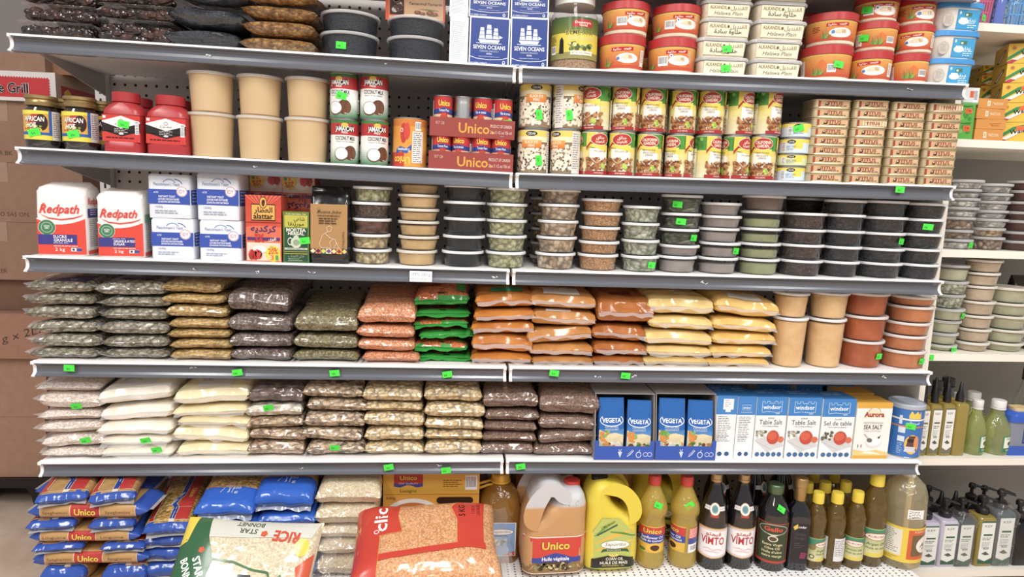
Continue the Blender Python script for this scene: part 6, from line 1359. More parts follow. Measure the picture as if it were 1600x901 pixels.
def blue_pile(p1, p2, tops, wh, yf, rz, offs):
    x, w, z = stackz(5, p1, p2, yf, tops)
    for i in range(len(tops)):
        spawn(blue_bag(w, .26, (z[i+1]-z[i])*(.8 if i == len(tops)-1 else 1), 50+i+p1), (x+offs[i]/1000, yf+.13, z[i]+.0004+(.03 if i == len(tops)-1 else 0)), f'blue bag of short pasta, {ordn(i, len(tops))} {wh}', 'blue pasta bags', (R(14 if i == len(tops)-1 else 0), R(rz[i]), R(rz[i])))
blue_pile(308, 402, [878, 856, 836, 815, 778], 'beside the elbow pasta', -.05, [0, 1, -1, 1, -1], [0, 4, -6, 2, -2])
blue_pile(398, 492, [872, 850, 826, 803, 758], 'beside the cream rice', -.03, [1, -2, 1, -1, 1], [0, -3, 5, 8, -4])
bag_stack(5, 494, 592, [866, 842, 820, 788, 745], 'rice_cream', 'bag of cream coloured rice', 'under the lowest rail', 'cream rice bags', d=.26, yf=-.03, offs=[0, 4, -2, 0, 2], a=7, seed=3)
# long-grain rice bag leaning in front
def leaning(spec, x, ytop, ztop, ang, d, label, rz=0):
    o = spawn(spec, (0, 0, 0), label, None, (R(ang), 0, R(rz)))
    c, s_ = math.cos(R(ang)), math.sin(R(ang)); o.location = (x, ytop-c*d/2, ztop-s_*d/2); return o
w, d, h = .33, .40, .085; kw = dict(a=4, b=5, c=.5, pinch=.03, lump=.10); s = Spec('rice_bag', 'bag'); seed = 71
s.part('filled_bag', pillow(w, d, h, seed, nu=26, nv=22, **kw), 'rice_cream')
W, D = w*500, d*500; a = Art(2); GR = '#2f5f3c'
a.p([(-W, D), (-W*.62, D), (-W*.55, D*.72), (-W*.40, D*.45), (-W*.46, D*.1), (-W*.5, -D), (-W, -D)], GR).p([(-W, D), (-W*.80, D), (-W*.86, D*.66), (-W, D*.60)], '#e3c52f').p([(-W*.62, D), (W*.98, D), (W*.9, D*.78), (-W*.55, D*.72)], '#c9c8bd')
a.t('STAR', -W*.62, D*.34, 17, '#f1f0e6', 52, .04, 0, -62).t('BONNET', -W*.76, D*.26, 17, '#f1f0e6', 76, .04, 0, -62).e(-W*.60, D*.56, 8, 8, '#c9532f', 5)
a.t('STAR', -W*.02, D*.86, 13, '#3a4a3a', 44, .03, 0, 178).t('BONNET', -W*.02, D*.95, 12, '#3a4a3a', 66, .03, 0, 178).e(W*.22, D*.80, 9, 9, '#c9532f', 5).t('RICE', W*.55, D*.84, 26, '#c2472a', 62, .06, 0, 176)
a.line([(-W*.4, D*.46), (-W*.1, D*.44), (W*.2, D*.36), (W*.42, D*.34), (W*.5, D*.22), (W*.6, D*.32), (W*.75, D*.1)], [5, 5, 5, 6, 5, 5, 5], '#3f6a3a')
a.e(W*.80, D*.66, 17, 22, '#e0bf2c').e(W*.76, D*.62, 6, 8, '#b8861f').e(W*.52, D*.14, 10, 18, '#e0bf2c', 14, 20)
a.e(-W*.15, D*.12, 34, 26, '#b9b394').blobs(-W*.35, D*.0, 66, 46, 30, 3, 6, ['#8f9a6a', '#a9ae86', '#6f7f55']).r(W*.02, D*.22, 30, 16, '#23211f').t('R', W*.32, D*.02, 40, '#c9472a', 32, .06, 0, 180).p([(-W*.02, D*.10), (W*.08, D*.10), (W*.12, -D*.2), (-W*.06, -D*.2)], GR)
a.t('RIZ', 0, -D*.45, 60, '#c9472a', 130, .06, 0, 180).p([(W*.88, D*.3), (W*.97, D*.1), (W*.97, -D*.6), (W*.86, -D*.6)], '#4a7a44')
a.p([(W*.78, D*.42), (W*1.0, D*.62), (W*1.0, D*.22), (W*.9, D*.1)], '#c9532f')
mb = MB(); a.put(mb, pillow_top(w, d, h, seed, **kw), 10, 10, clip=(-W*.985, -D*.985, W*.985, D*.985)); s.part('print', mb, 'gloss', label='green and orange rice print')
s.parts.append(sticker(W*.0009, .02, h*.98, R(70), 0, 1, rx=R(-84)))
s.part('seal', seal_strip(w, d, h, seed, 'right', .05), 'film', label='clear film flap')
leaning(s, .583, -.12, .335, 42, d, 'large green and cream rice bag leaning upside down against the pasta', -4)
# large bag of orange lentils on its fellow
w, d, h = .375, .27, .10; kw = dict(a=5, b=5, c=.5, pinch=.03, lump=.08); seed = 83; s = Spec('lentil_sack', 'bag')
s.part('filled_bag', pillow(w, d, h, seed, nu=30, nv=22, **kw), 'lentil_peach')
W, D = w*500, d*500; a = Art(2); RD = '#c43a2a'
a.r(-W, -D, W*.36, 2*D, RD).line([(-W*.645, -D), (-W*.645, D)], 1.5, '#e0a23a').p([(-W*.66, D*.86), (-W*.36, D*.92), (-W*.40, D*.45), (-W*.34, D*.02), (-W*.66, -D*.05)], RD).line([(-W*.66, D*.86), (-W*.36, D*.92), (-W*.40, D*.45), (-W*.34, D*.02), (-W*.66, -D*.05)], 1.5, '#e0a23a')
a.t('clic', -W*.56, D*.40, 34, '#f3ece6', 92, .03, 0, 90).arc(-W*.70, D*.06, 7, 7, 0, 360, 2, '#f3ece6')
a.p([(W*.50, D), (W*.86, D), (W*.80, -D*.34), (W*.42, -D*.34), (W*.44, D*.3), (W*.36, D*.66)], RD).line([(W*.50, D), (W*.36, D*.66), (W*.44, D*.3), (W*.42, -D*.34)], 2, '#e0a23a').t('5 KG', W*.56, D*.55, 17, '#3a1714', 46, .03, 0, 90).t('11.02 LB', W*.70, D*.6, 8, '#3a1714', 36, .0, 0, 90).t('LENTILLES', W*.78, D*.6, 8, '#3a1714', 44, .0, 0, 90)
a.p([(-W*.645, -D*.66), (-W*.645, -D*.52), (W*.55, -D*.30), (W*.82, -D*.30), (W*.82, -D*.46), (W*.55, -D*.44)], RD)
mb = MB(); a.put(mb, pillow_top(w, d, h, seed, **kw), 10, 10, clip=(-W*.985, -D*.985, W*.985, D*.985)); s.part('print', mb, 'gloss', label='red print with white lettering')
for q, ln in (('left', .075), ('right', .04)): s.part('seal', seal_strip(w, d, h, seed, q, ln), 'film', label='clear film edge')
s2 = Spec('lentil_sack', 'bag'); s2.part('filled_bag', pillow(.37, .27, .085, 85, **kw), 'lentil_peach'); mb = MB(); Art(1).r(-120, -135, 200, 40, '#d9cfcb').lines(-100, -105, 150, 3, 8, '#8a7f7c').put(mb, pillow_top(.37, .27, .085, 85, **kw), 10, 10, clip=(-180, -133, 180, 133)); s2.part('label', mb, 'gloss', label='white printed strip'); s2.part('seal', seal_strip(.37, .27, .085, 85, 'right', .04), 'seal', label='clear film edge')
spawn(s2, (1.015, -.075, B0+.016), 'large bag of orange lentils lying under the red printed one', 'orange lentil sacks', (R(13), 0, 0))
spawn(s, (1.012, -.10, .224), 'large clear bag of orange lentils with red print, on top of its fellow', 'orange lentil sacks', (R(15), R(.5), R(3)))
# lasagne carton
x, w, z = slot(5, 598, 746, .065); h = zat(738, x, .065)-z
a = Art(4); W = w*500; H = h*1000; h2 = zat(772, x, .065)-z; H2 = h2*1000
a.r(-W, 0, 2*W, H, '#e8b233').r(-W, H2-1, 2*W, 2, '#b47a1e').r(-W, 0, 2*W, H2-1, '#e5a532')
hh = H-H2
a.p([(-W*.78, H2+hh*.42), (-W*.78, H), (-W*.18, H), (-W*.18, H2+hh*.42)], '#bf3028').p([(-W*.78, H2+hh*.52), (-W*.65, H2+hh*.46), (-W*.48, H2+hh*.58), (-W*.31, H2+hh*.46), (-W*.18, H2+hh*.52), (-W*.18, H2+hh*.36), (-W*.31, H2+hh*.32), (-W*.48, H2+hh*.44), (-W*.65, H2+hh*.32), (-W*.78, H2+hh*.36)], '#3f4a9a').t('TOP QUALITY', -W*.48, H2+hh*.46, hh*.08, '#e6e3ef', W*.4)
UN(a, -W*.48, H2+hh*.66, hh*.2, W*.36); a.t('Lasagne', -W*.48, H2+hh*.1, hh*.14, '#4a2f14', W*.34).lines(W*.24, H2+hh*.62, W*.42, 4, hh*.09, '#8a5f1c').bar(W*.7, H2+hh*.2, W*.25, hh*.66)
a.r(W*.16, H2*.86, W*.66, H2*.10, '#3a2414').e(W*.18, H2*.91, H2*.05, H2*.05, '#3a2414').e(W*.8, H2*.91, H2*.05, H2*.05, '#3a2414').e(-W*.38, H2*.72, W*.56, H2*.22, '#efece6').e(-W*.38, H2*.71, W*.46, H2*.17, '#c9752f').t('500g', -W*.84, H2*.93, 7, '#5a3a1a', 26)
spawn(flatbox(w, .16, h, ('#d79a2a', '#c98c22'), front=a, kind='lasagne_carton'), (x, .065, z+.0005), 'yellow lasagne carton standing behind the large orange lentil bag')

# ---------------------------------------------------------------- jugs: a front outline with a handle hole, given rounded depth
def outline(outer, hole, depth, bev, mat, name):
    cu = bpy.data.curves.new(name, 'CURVE'); cu.dimensions = '2D'; cu.fill_mode = 'BOTH'; cu.extrude = max(depth/2-bev, .001); cu.bevel_depth = bev; cu.bevel_resolution = 4; cu.offset = -bev
    for pts in [outer]+([hole] if hole else []):
        sp = cu.splines.new('BEZIER'); sp.bezier_points.add(len(pts)-1); sp.use_cyclic_u = True; sp.resolution_u = 6
        for b, p in zip(sp.bezier_points, pts): b.co = (p[0], p[1], 0); b.handle_left_type = b.handle_right_type = 'AUTO' if len(p) < 3 else 'VECTOR'
    o = bpy.data.objects.new(name, cu); COL.objects.link(o)
    me = bpy.data.meshes.new_from_object(o.evaluated_get(bpy.context.evaluated_depsgraph_get())); bpy.data.objects.remove(o)
    me.transform(Matrix(((1, 0, 0, 0), (0, 0, -1, 0), (0, 1, 0, 0), (0, 0, 0, 1)))); me.name = name
    zmin = min(v.co.z for v in me.vertices); me.transform(Matrix.Translation((0, 0, -zmin)))
    for p in me.polygons: p.use_smooth = True
    me.set_sharp_from_angle(angle=R(50)); me.materials.clear(); me.materials.append(M[mat]); return me
def bent(w, depth, bev, x0, z0):
    """the front of a body whose vertical edges are rounded"""
    def fn(u, v, l):
        e = min(abs(x0+u)-(w/2-bev), bev*.999); r = bev+l+.0007
        return (x0+u, -depth/2+bev-(math.sqrt(max(0, r*r-e*e)) if e > 0 else r), z0+v)
    return fn
def jugmat(name, c_low, c_high, level, soft=.004, sheen=.35, trans=.5):
    """milky plastic: the oil inside tints it up to its level"""
    m, nt, out = newmat(name); p = N(nt, 'BsdfPrincipled'); tc = N(nt, 'TexCoord'); s = N(nt, 'SeparateXYZ'); L(nt, tc.outputs['Object'], s.inputs[0])
    mr = N(nt, 'MapRange'); mr.inputs[1].default_value = level-soft; mr.inputs[2].default_value = level+soft; L(nt, s.outputs['Z'], mr.inputs[0])
    mx = N(nt, 'MixRGB'); mx.inputs[1].default_value = (*lin(c_low), 1); mx.inputs[2].default_value = (*lin(c_high), 1); L(nt, mr.outputs[0], mx.inputs[0]); L(nt, mx.outputs[0], p.inputs['Base Color'])
    p.inputs['Roughness'].default_value = sheen; tl = N(nt, 'BsdfTranslucent'); L(nt, mx.outputs[0], tl.inputs[0])
    ms = N(nt, 'MixShader'); ms.inputs[0].default_value = trans*.5; L(nt, p.outputs[0], ms.inputs[1]); L(nt, tl.outputs[0], ms.inputs[2]); L(nt, ms.outputs[0], out.inputs[0]); M[name] = m
x, w, z = slot(5, 815, 911, -.02); h = zat(756, x, .0)-z; hz = h
jugmat('jug_oil', '#dba76c', '#d9d9dc', h*.80); jugmat('yellow_jug_plastic', '#e6cf22', '#e6cf22', 1, trans=.2)
U = w/2
outer = [(-U*.94, 0), (-U, h*.05), (-U, h*.5), (-U*.9, h*.66), (-U*.62, h*.90), (-U*.42, h*.985), (-U*.1, h), (U*.12, h*.97), (U*.3, h*.915), (U*.80, h*.90), (U*.97, h*.80), (U, h*.6), (U, h*.05), (U*.94, 0)]
hole = [(-U*.10, h*.885), (-U*.30, h*.885), (-U*.68, h*.64), (-U*.60, h*.625), (-U*.3, h*.72), (U*.02, h*.84)]
dj = .145
def oil_jug(lab=True):
    s = Spec('oil_jug', 'jug'); s.part('jug_body', outline(outer, hole, dj, .034, 'jug_oil', 'jug_body'), label='milky plastic body with tan oil')
    c = MB(); c.lathe([(.0205, h*.885), (.0205, h*.905), (.0235, h*.906), (.0235, h*.975), (.021, h*.985)], '#d8362b', 32, cx=U*.62); s.part('cap', c, 'plastic', label='red screw cap')
    a = Art(5); W = w*512; H = h*420
    a.r(-W, 0, 2*W, H, '#d9c9b4').r(-W, 3, 2*W, H-6, '#8a6a40').r(-W, H*.4, 2*W, H*.57, '#cf3a2a').line([(-W, H*.985), (W, H*.985)], 2.4, '#ece6e0')
    a.p([(-W, H*.44), (-W*.5, H*.44), (-W*.3, H*.5), (0, H*.56), (W*.3, H*.5), (W*.5, H*.44), (W, H*.44), (W, H*.32), (W*.5, H*.30), (W*.38, H*.22), (0, H*.30), (-W*.38, H*.22), (-W*.5, H*.30), (-W, H*.32)], '#33459a')
    a.ol('Unico', 0, H*.66, H*.2, '#ecc63a', '#4a1714', W*.88, .05).t('Huile végétale', 0, H*.355, H*.1, '#eef0f6', W*.86, .03).r(-W*.4, H*.25, W*.8, H*.07, '#4a3a22')
    a.blobs(-W*.7, 5, W*1.4, H*.28, 46, 4, 9, ['#5a4a26', '#8f8450', '#c9b98a', '#3a3018', '#a3763f'], .6).t('3 L', W*.8, H*.08, H*.06, '#3a2a16', 10)
    mb = MB(); a.put(mb, bent(w, dj, .034, 0, h*.055), 6); s.part('label', mb, 'gloss', label='red and blue oil label'); return s
J = oil_jug()
spawn(J, (x, -.035+dj/2, z+.0003), 'large milky oil jug with red cap, front of the two', 'large oil jugs', (0, 0, R(3)))
xb = slot(5, 826, 890, .17)[0]; spawn(J, (xb-.01, .26, z+.0003), 'large milky oil jug standing behind the front jug', 'large oil jugs', (0, 0, R(-2)))
xb = slot(5, 930, 990, .17)[0]; spawn(J, (xb-.03, .28, z+.0003), 'large milky oil jug standing behind the yellow corn oil jug', 'large oil jugs', (0, 0, R(180)))
# yellow corn oil jug
x, w, z = slot(5, 912, 992, -.01); h = zat(752, x, .02)-z; U = w/2
outer = [(-U*.9, 0), (-U, h*.04), (-U, h*.66), (-U*.96, h*.80), (-U*.66, h*.975), (-U*.36, h), (-U*.1, h*.985), (U*.25, h*.96), (U*.7, h*.86), (U*.96, h*.68), (U, h*.5), (U, h*.05), (U*.9, 0)]
hole = [(-U*.12, h*.88), (U*.12, h*.885), (U*.46, h*.82), (U*.66, h*.70), (U*.62, h*.65), (U*.42, h*.66), (U*.05, h*.74), (-U*.08, h*.80)]
def corn():
    s = Spec('corn_oil_jug', 'jug'); s.part('jug_body', outline(outer, hole, .12, .03, 'yellow_jug_plastic', 'jug_body'))
    c = MB(); c.lathe([(.019, h*.97), (.023, h*.985), (.0235, h*1.045), (.021, h*1.055)], '#1d1b1a', 30, cx=-U*.42); s.part('cap', c, 'plastic', label='black screw cap')
    a = Art(3); W = w*430; H = h*590
    a.p([(-W, 0), (W, 0), (W, H*.62), (W*.2, H*.98), (-W*.6, H), (-W, H*.75)], '#9fb04a').p([(-W, H*.1), (W, H*.2), (W, H*.62), (W*.2, H*.98), (-W*.6, H*.98), (-W, H*.7)], '#b5bf5a')
    for q in ((-.9, .50, .8, .74, 12, '#e0b53a'), (-.6, .42, .95, .55, 10, '#e6c04a'), (-.95, .36, .95, .4, 11, '#e0b53a'), (-.2, .72, .98, .62, 6, '#4f8a35'), (-.9, .64, -.1, .9, 7, '#6f9a3f')): a.line([(q[0]*W, q[1]*H), ((q[0]+q[2])/2*W, (q[1]+q[3])/2*H+3), (q[2]*W, q[3]*H)], [3, q[4], 3], q[5])
    a.line([(-W*.8, H*.66), (W*.1, H*.86)], 5, '#2f5a44').t('3 TIMES THE TASTE', -W*.3, H*.84, 6, '#3a3a1c', 44, .01, 0, 26)
    a.e(W*.05, H*.47, W*.66, H*.085, '#5a5a50').e(W*.05, H*.47, W*.64, H*.078, '#f1efe6').t('Saporito', W*.05, H*.445, H*.07, '#4a4642', W*.95, .0, .25).p([(-W*.6, H*.32), (-W*.5, H*.39), (W*.6, H*.39), (W*.7, H*.32), (W*.5, H*.34), (-W*.4, H*.34)], '#2f5a3a').t('FOODS', 0, H*.35, 4.5, '#e6e3c9', 40)
    a.p([(-W, H*.02), (W, H*.02), (W, H*.2), (W*.3, H*.255), (-W*.3, H*.255), (-W, H*.2)], '#23201c').e(0, H*.265, 14, 5, '#e6d56a').t('3.78 L', 0, H*.255, 4.5, '#3a3216', 15).t('CORN OIL', W*.05, H*.165, H*.055, '#f1ecd9', W*.8, .02).t('HUILE DE MAÏS', W*.02, H*.09, H*.055, '#f1ecd9', W*1.25, .02).t('NON CHOLESTEROL / 100%', 0, H*.045, H*.03, '#d9c95a', W*1.0)
    mb = MB(); a.put(mb, bent(w, .12, .03, U*.06, h*.07), 6); s.part('label', mb, 'gloss', label='green corn label with a black band'); return s
CJ = corn()
spawn(CJ, (x, -.02+.06, z+.0003), 'yellow corn oil jug with black cap, at the front', 'yellow corn oil jugs', (0, 0, R(2)), [sticker(U*.78, -.0, h*.6, R(20), R(-40), 2)] if 0 else [])
xb = slot(5, 992, 1062, .15)[0]; spawn(CJ, (xb, .22, z+.0003), 'yellow corn oil jug standing behind the sunflower oil bottles', 'yellow corn oil jugs', (0, 0, R(-3)))
# tall square bottle of dark oil with a yellow cap and handle
liquid('amber_oil', '#dfa02c', .5, .85); liquid('pale_oil', '#f8dc5c', .62, .85); liquid('clear_oil', '#f9efcc', .26, .85); liquid('dark_oil', '#b3903c', .4, .85); liquid('yellow_soap', '#dcc458', .72); liquid('green_water', '#e6eda0', .4, .85); liquid('clear_water', '#eef0ea', .08, .6)
x, w, z = slot(5, 748, 812, .04); h = zat(741, x, .08)-z
s = Spec('olive_oil_bottle', 'bottle'); m = MB(); d = .11
m.loft([rrect(w*.94, d*.94, .03, 0, 6), rrect(w, d, .035, .01, 6), rrect(w, d, .035, h*.62, 6), rrect(w*.96, d*.96, .04, h*.72, 6), rrect(w*.7, d*.75, .04, h*.84, 6), rrect(w*.42, w*.42, w*.2, h*.895, 6), rrect(w*.38, w*.38, w*.18, h*.91, 6)], '#fff'); s.part('bottle_body', m, 'amber_oil', label='clear body full of amber oil')
c = MB(); c.lathe([(w*.22, h*.90), (w*.25, h*.905), (w*.25, h*.925), (w*.225, h*.93), (w*.225, h*.99), (w*.2, h)], '#dba61f', 32); s.part('cap', c, 'plastic', label='yellow cap')
t = MB(); t.tube([(-w*.24, 0, h*.905), (-w*.5, -.01, h*.89), (-w*.66, -.012, h*.84), (-w*.6, -.012, h*.82), (-w*.3, -.01, h*.87), (w*.1, -.02, h*.90)], .004, '#dba61f'); s.part('carry_handle', t, 'plastic', label='yellow strap handle')
a = Art(5); W = w*360; H = h*400
a.r(-W, 0, 2*W, H, '#e6e2dc').r(-W+2, 2, 2*W-4, H-4, '#7a9fd0').e(0, H*.72, W*.85, H*.09, '#4a4a4a').e(0, H*.72, W*.82, H*.08, '#f0eee8').t('Saporito', 0, H*.695, H*.07, '#3a3a3a', W*1.3, .0, .2).t('OLIVE OIL', 0, H*.58, H*.04, '#2c3a2a', W*.9).blobs(-W*.7, H*.25, W*1.4, H*.28, 24, 3, 6, ['#5a6a3a', '#8a9a5a', '#3a4a2c', '#d9d9c0'], .6).p([(W*.1, 2), (W-2, H*.15), (W-2, 2)], '#b5343a').t('3L', W*.7, H*.03, 7, '#f3ece6', 12)
mb = MB(); a.put(mb, flat(-d/2-.0008, w*.02, h*.10)); s.part('label', mb, 'gloss', label='blue label with white oval')
spawn(s, (x, .04+d/2, z+.0003), 'large bottle of amber oil with yellow cap behind the orange lentils')
# sunflower oil
def bottle(name, prof, mat, n=32): m = MB(); m.lathe(prof, '#fff' if not isinstance(mat, tuple) else mat[1], n); return m
def sunflower(r, h):
    s = Spec('sunflower_oil', 'bottle'); m = MB(); m.lathe([(r*.8, 0), (r*.96, .006), (r, .015), (r*.98, h*.12), (r*.92, h*.2), (r*.92, h*.48), (r*.86, h*.56), (r*1.02, h*.60), (r*1.03, h*.65), (r*.95, h*.70), (r*.6, h*.82), (r*.40, h*.88), (r*.38, h*.905)], '#fff', 32); s.part('bottle_body', m, 'pale_oil')
    c = MB(); c.lathe([(r*.44, h*.895), (r*.46, h*.9), (r*.46, h*.985), (r*.42, h)], '#c8362f', 28); s.part('cap', c, 'plastic', label='red cap')
    a = Art(4); W = math.pi*r*900; H = h*290
    a.r(-W*.42, 0, W*.84, H, '#d9ae33').r(-W*.42, H*.6, W*.84, H*.36, '#c8362f').p([(-W*.42, H*.62), (0, H*.72), (W*.42, H*.62), (W*.42, H*.38), (0, H*.34), (-W*.42, H*.38)], '#33459a').t('Sunflower Oil', 0, H*.53, H*.1, '#eef0f6', W*.6, .02).t('Huile de tournesol', 0, H*.42, H*.09, '#eef0f6', W*.66, .02)
    UN(a, 0, H*.74, H*.16, W*.5); a.e(W*.08, H*.19, W*.24, H*.19, '#e6b52c').e(W*.08, H*.19, W*.12, H*.11, '#4a2a16').e(-W*.26, H*.1, W*.1, H*.06, '#4f7a35').t('1 L', -W*.33, H*.14, 6, '#3a2a10', 9)
    a.r(W*.50, H*.0, W*.34, H*.95, '#e3ddd6').r(W*.50, H*.55, W*.34, H*.4, '#d9615a').lines(W*.52, H*.9, W*.28, 6, H*.06, '#f3dcd6').r(W*.50, H*.34, W*.34, H*.22, '#3a4a9a').bar(W*.54, H*.04, W*.24, H*.26)
    mb = MB(); a.put(mb, cyl(r*.92+.0008, h*.19), 6); s.part('label', mb, 'gloss', label='red, blue and yellow label'); return s
for i, (p1, p2, tp, rz) in enumerate(((996, 1038, 744, 6), (1046, 1088, 746, -62))):
    x, w, z = slot(5, p1, p2, .02); h = zat(tp, x, .02)-z
    rz += va(x)
    o = spawn(sunflower(w/2, h), (x, -.005+w/2, z+.0003), ('sunflower oil bottle with red cap beside the yellow jug', 'sunflower oil bottle with red cap beside the dark cordial')[i], 'sunflower oil bottles', (0, 0, R(rz)), [sticker(w*.5*.86*math.sin(-R(rz)+.1), -w*.5*.86*math.cos(-R(rz)+.1)-.004, h*.72, -R(rz)+.1, R(28 if i == 0 else -34), i, rx=R(-14))])
# dark cordial, oil and vinegar
def vimto(r, h):
    s = Spec('cordial_bottle', 'bottle'); m = MB(); m.lathe([(r*.85, 0), (r*.98, .004), (r, .012), (r, h*.50), (r*.94, h*.60), (r*.72, h*.72), (r*.48, h*.82), (r*.36, h*.90), (r*.35, h*.93)], '#1a1416', 32); s.part('bottle_body', m, 'darkglass', label='near black glass body')
    c = MB(); c.lathe([(r*.40, h*.915), (r*.41, h*.92), (r*.41, h*.94), (r*.38, h*.942), (r*.40, h*.95), (r*.40, h*.995), (r*.37, h)], '#b39468', 28); s.part('cap', c, 'metalsoft', label='gold cap')
    a = Art(2); W = r*1250; H = h*330
    a.p([(-W, H*.06), (0, 0), (W, H*.06), (W, H), (-W, H)], '#c9a268').p([(-W, H*.1), (0, H*.04), (W, H*.1), (W, H*.95), (-W, H*.95)], '#ece9ea').line([(-W*.96, H*.13), (0, H*.07), (W*.96, H*.13)], 1, '#b5343a').line([(-W*.96, H*.92), (W*.96, H*.92)], 1, '#b5343a')
    a.t('VIMTO', 0, H*.47, H*.24, '#b02c38', W*1.38, .035).t('فيمتو', W*.02, H*.76, H*.13, '#b02c38', W*.85, .03).line([(-W*.55, H*.30), (-W*.2, H*.34), (0, H*.28), (W*.3, H*.33), (W*.6, H*.27)], [1, 2.4, 1.4, 2.2, 1], '#d39a92').line([(-W*.4, H*.22), (0, H*.24), (W*.4, H*.21)], [1, 2, 1], '#d39a92')
    mb = MB(); a.put(mb, cyl(r+.0006, h*.13), 5); s.part('label', mb, 'print', label='white label with red lettering')
    b = Art(3); rr = r*.86*1000
    b.p([(-34, 8), (-34, 20), (34, 20), (34, 8)], '#d9d5d6').line([(-34, 14), (34, 14)], 1, '#b58a8a').p([(-11, -11), (11, -11), (11, 2), (-11, 2)], '#b5452f').e(0, 13, 16, 18, '#c9a268').e(0, 13, 14.5, 16.5, '#e6e3e4').e(0, 13, 10, 12, '#8fa9a0').e(0, 13, 8, 9, '#5f8a8f')
    mb = MB(); b.put(mb, cyl(lambda v: r*(.94-.22*max(0, v/h+.012)/.12)+.0012, h*.612), 5); s.part('neck_label', mb, 'print', label='white neck band with an oval seal'); return s
for i, (p1, p2, tp, rz) in enumerate(((1091, 1133, 741, 4), (1134, 1176, 742, 16))):
    x, w, z = slot(5, p1, p2, .015); h = zat(tp, x, .015)-z; V = vimto(w/2, h)
    spawn(V, (x, -.012+w/2, z+.0003), ('dark cordial bottle with white label beside the sunflower oil', 'dark cordial bottle with white label beside the green-labelled oil')[i], 'dark cordial bottles', (0, 0, R(rz+va(x))))
for i, px in enumerate((1122, 1180, 1222)):
    x, w_, z = slot(5, px-20, px+20, .13); spawn(V, (x, .17, z+.0003), f'dark cordial bottle in the second rank, {("first", "second", "third")[i]} from the yellow jugs', 'dark cordial bottles', (0, 0, R(30*i)))
x, w, z = slot(5, 1181, 1226, .01); h = zat(757, x, .01)-z; r = w/2
s = Spec('olive_oil_bottle', 'bottle'); m = MB(); m.lathe([(r*.84, 0), (r*.98, .004), (r, .012), (r, h*.62), (r*.96, h*.70), (r*.74, h*.79), (r*.5, h*.86), (r*.42, h*.90), (r*.42, h*.92)], '#181614', 32); s.part('bottle_body', m, 'darkglass', label='near black glass body')
c = MB(); c.lathe([(r*.50, h*.895), (r*.52, h*.9), (r*.52, h*.985), (r*.46, h)], '#5f7355', 28); s.part('cap', c, 'metalsoft', label='green screw cap')
a = Art(2); W = r*1200; H = h*480
a.r(-W, 0, 2*W, H, '#a8402f').r(-W*.9, H*.06, 2*W*.9, H*.92, '#39432a').e(0, H*.84, W*.82, H*.13, '#c9c4b5').e(0, H*.84, W*.78, H*.115, '#39432a').t('Gallo', 0, H*.80, H*.1, '#d9483f', W*1.02, .05).p([(-W*.3, H*.72), (W*.3, H*.72), (0, H*.66)], '#c9c4b5').e(0, H*.61, W*.27, H*.075, '#d9d2bb').e(0, H*.61, W*.2, H*.055, '#5a4a3a')
for k, tx in enumerate(('Extra Virgin', 'Olive Oil', "Huile d'olive", 'extra vierge')): a.t(tx, 0, H*(.44-.095*k), H*.06, '#d9cfa0', W*(1.08 if k != 1 else .8), .03)
a.r(-W, 0, 2*W, H*.045, '#b5402f'); mb = MB(); a.put(mb, cyl(r+.0006, h*.11), 5); s.part('label', mb, 'print', label='dark green label with red lettering')
spawn(s, (x, -.025+r, z+.0003), 'dark olive oil bottle with green cap and sticker', None, (0, 0, R(6+va(x))), [sticker(.016, -r*.8, h*.76, R(20), R(34), 1, rx=R(-30))])
x, w, z = slot(5, 1224, 1256, .01); h = zat(746, x, .01)-z; r = w/2
s = Spec('vinegar_bottle', 'bottle'); m = MB(); m.loft([rrect(w*.95, w*.95, r*.5, 0, 5), rrect(w, w, r*.55, .006, 5), rrect(w, w, r*.55, h*.58, 5), rrect(w*.9, w*.9, r*.7, h*.66, 5), rrect(w*.5, w*.5, r*.49, h*.74, 5), rrect(w*.46, w*.46, r*.45, h*.78, 5)], '#15131a'); s.part('bottle_body', m, 'darkglass', label='near black square glass body')
c = MB(); c.lathe([(r*.46, h*.75), (r*.5, h*.76), (r*.5, h*.9), (r*.56, h*.905), (r*.58, h*.99), (r*.52, h)], '#b08d55', 28); s.part('cap', c, 'metalsoft', label='tall gold cap and collar')
a = Art(2); W = r*760; H = h*440
a.r(-W, 0, 2*W, H, '#201f26').p([(-W*.9, H*.92), (-W*.4, H), (-W*.3, H*.9), (-W*.7, H*.84)], '#d9b93a').t('cedar', W*.2, H*.9, H*.06, '#e6e3e0', W*.9, .02).t('Grape', 0, H*.72, H*.06, '#4a4a56', W*1.2).t('Vinegar', 0, H*.62, H*.06, '#4a4a56', W*1.3).lines(-W*.6, H*.5, W*1.2, 3, H*.05, '#3f3f4a')
for q in range(12): a.e(W*(.3+.16*(q % 4)-.05*(q//4)), H*(.26-.05*(q//4)), W*.11, H*.025, '#8a2f52')
mb = MB(); a.put(mb, flat(-r-.0006, 0, h*.09)); s.part('label', mb, 'gloss', label='dark label with pink grapes')
spawn(s, (x, -.02+r, z+.0003), 'slim dark vinegar bottle with tall gold cap', None, (0, 0, R(4+.5*va(x))))
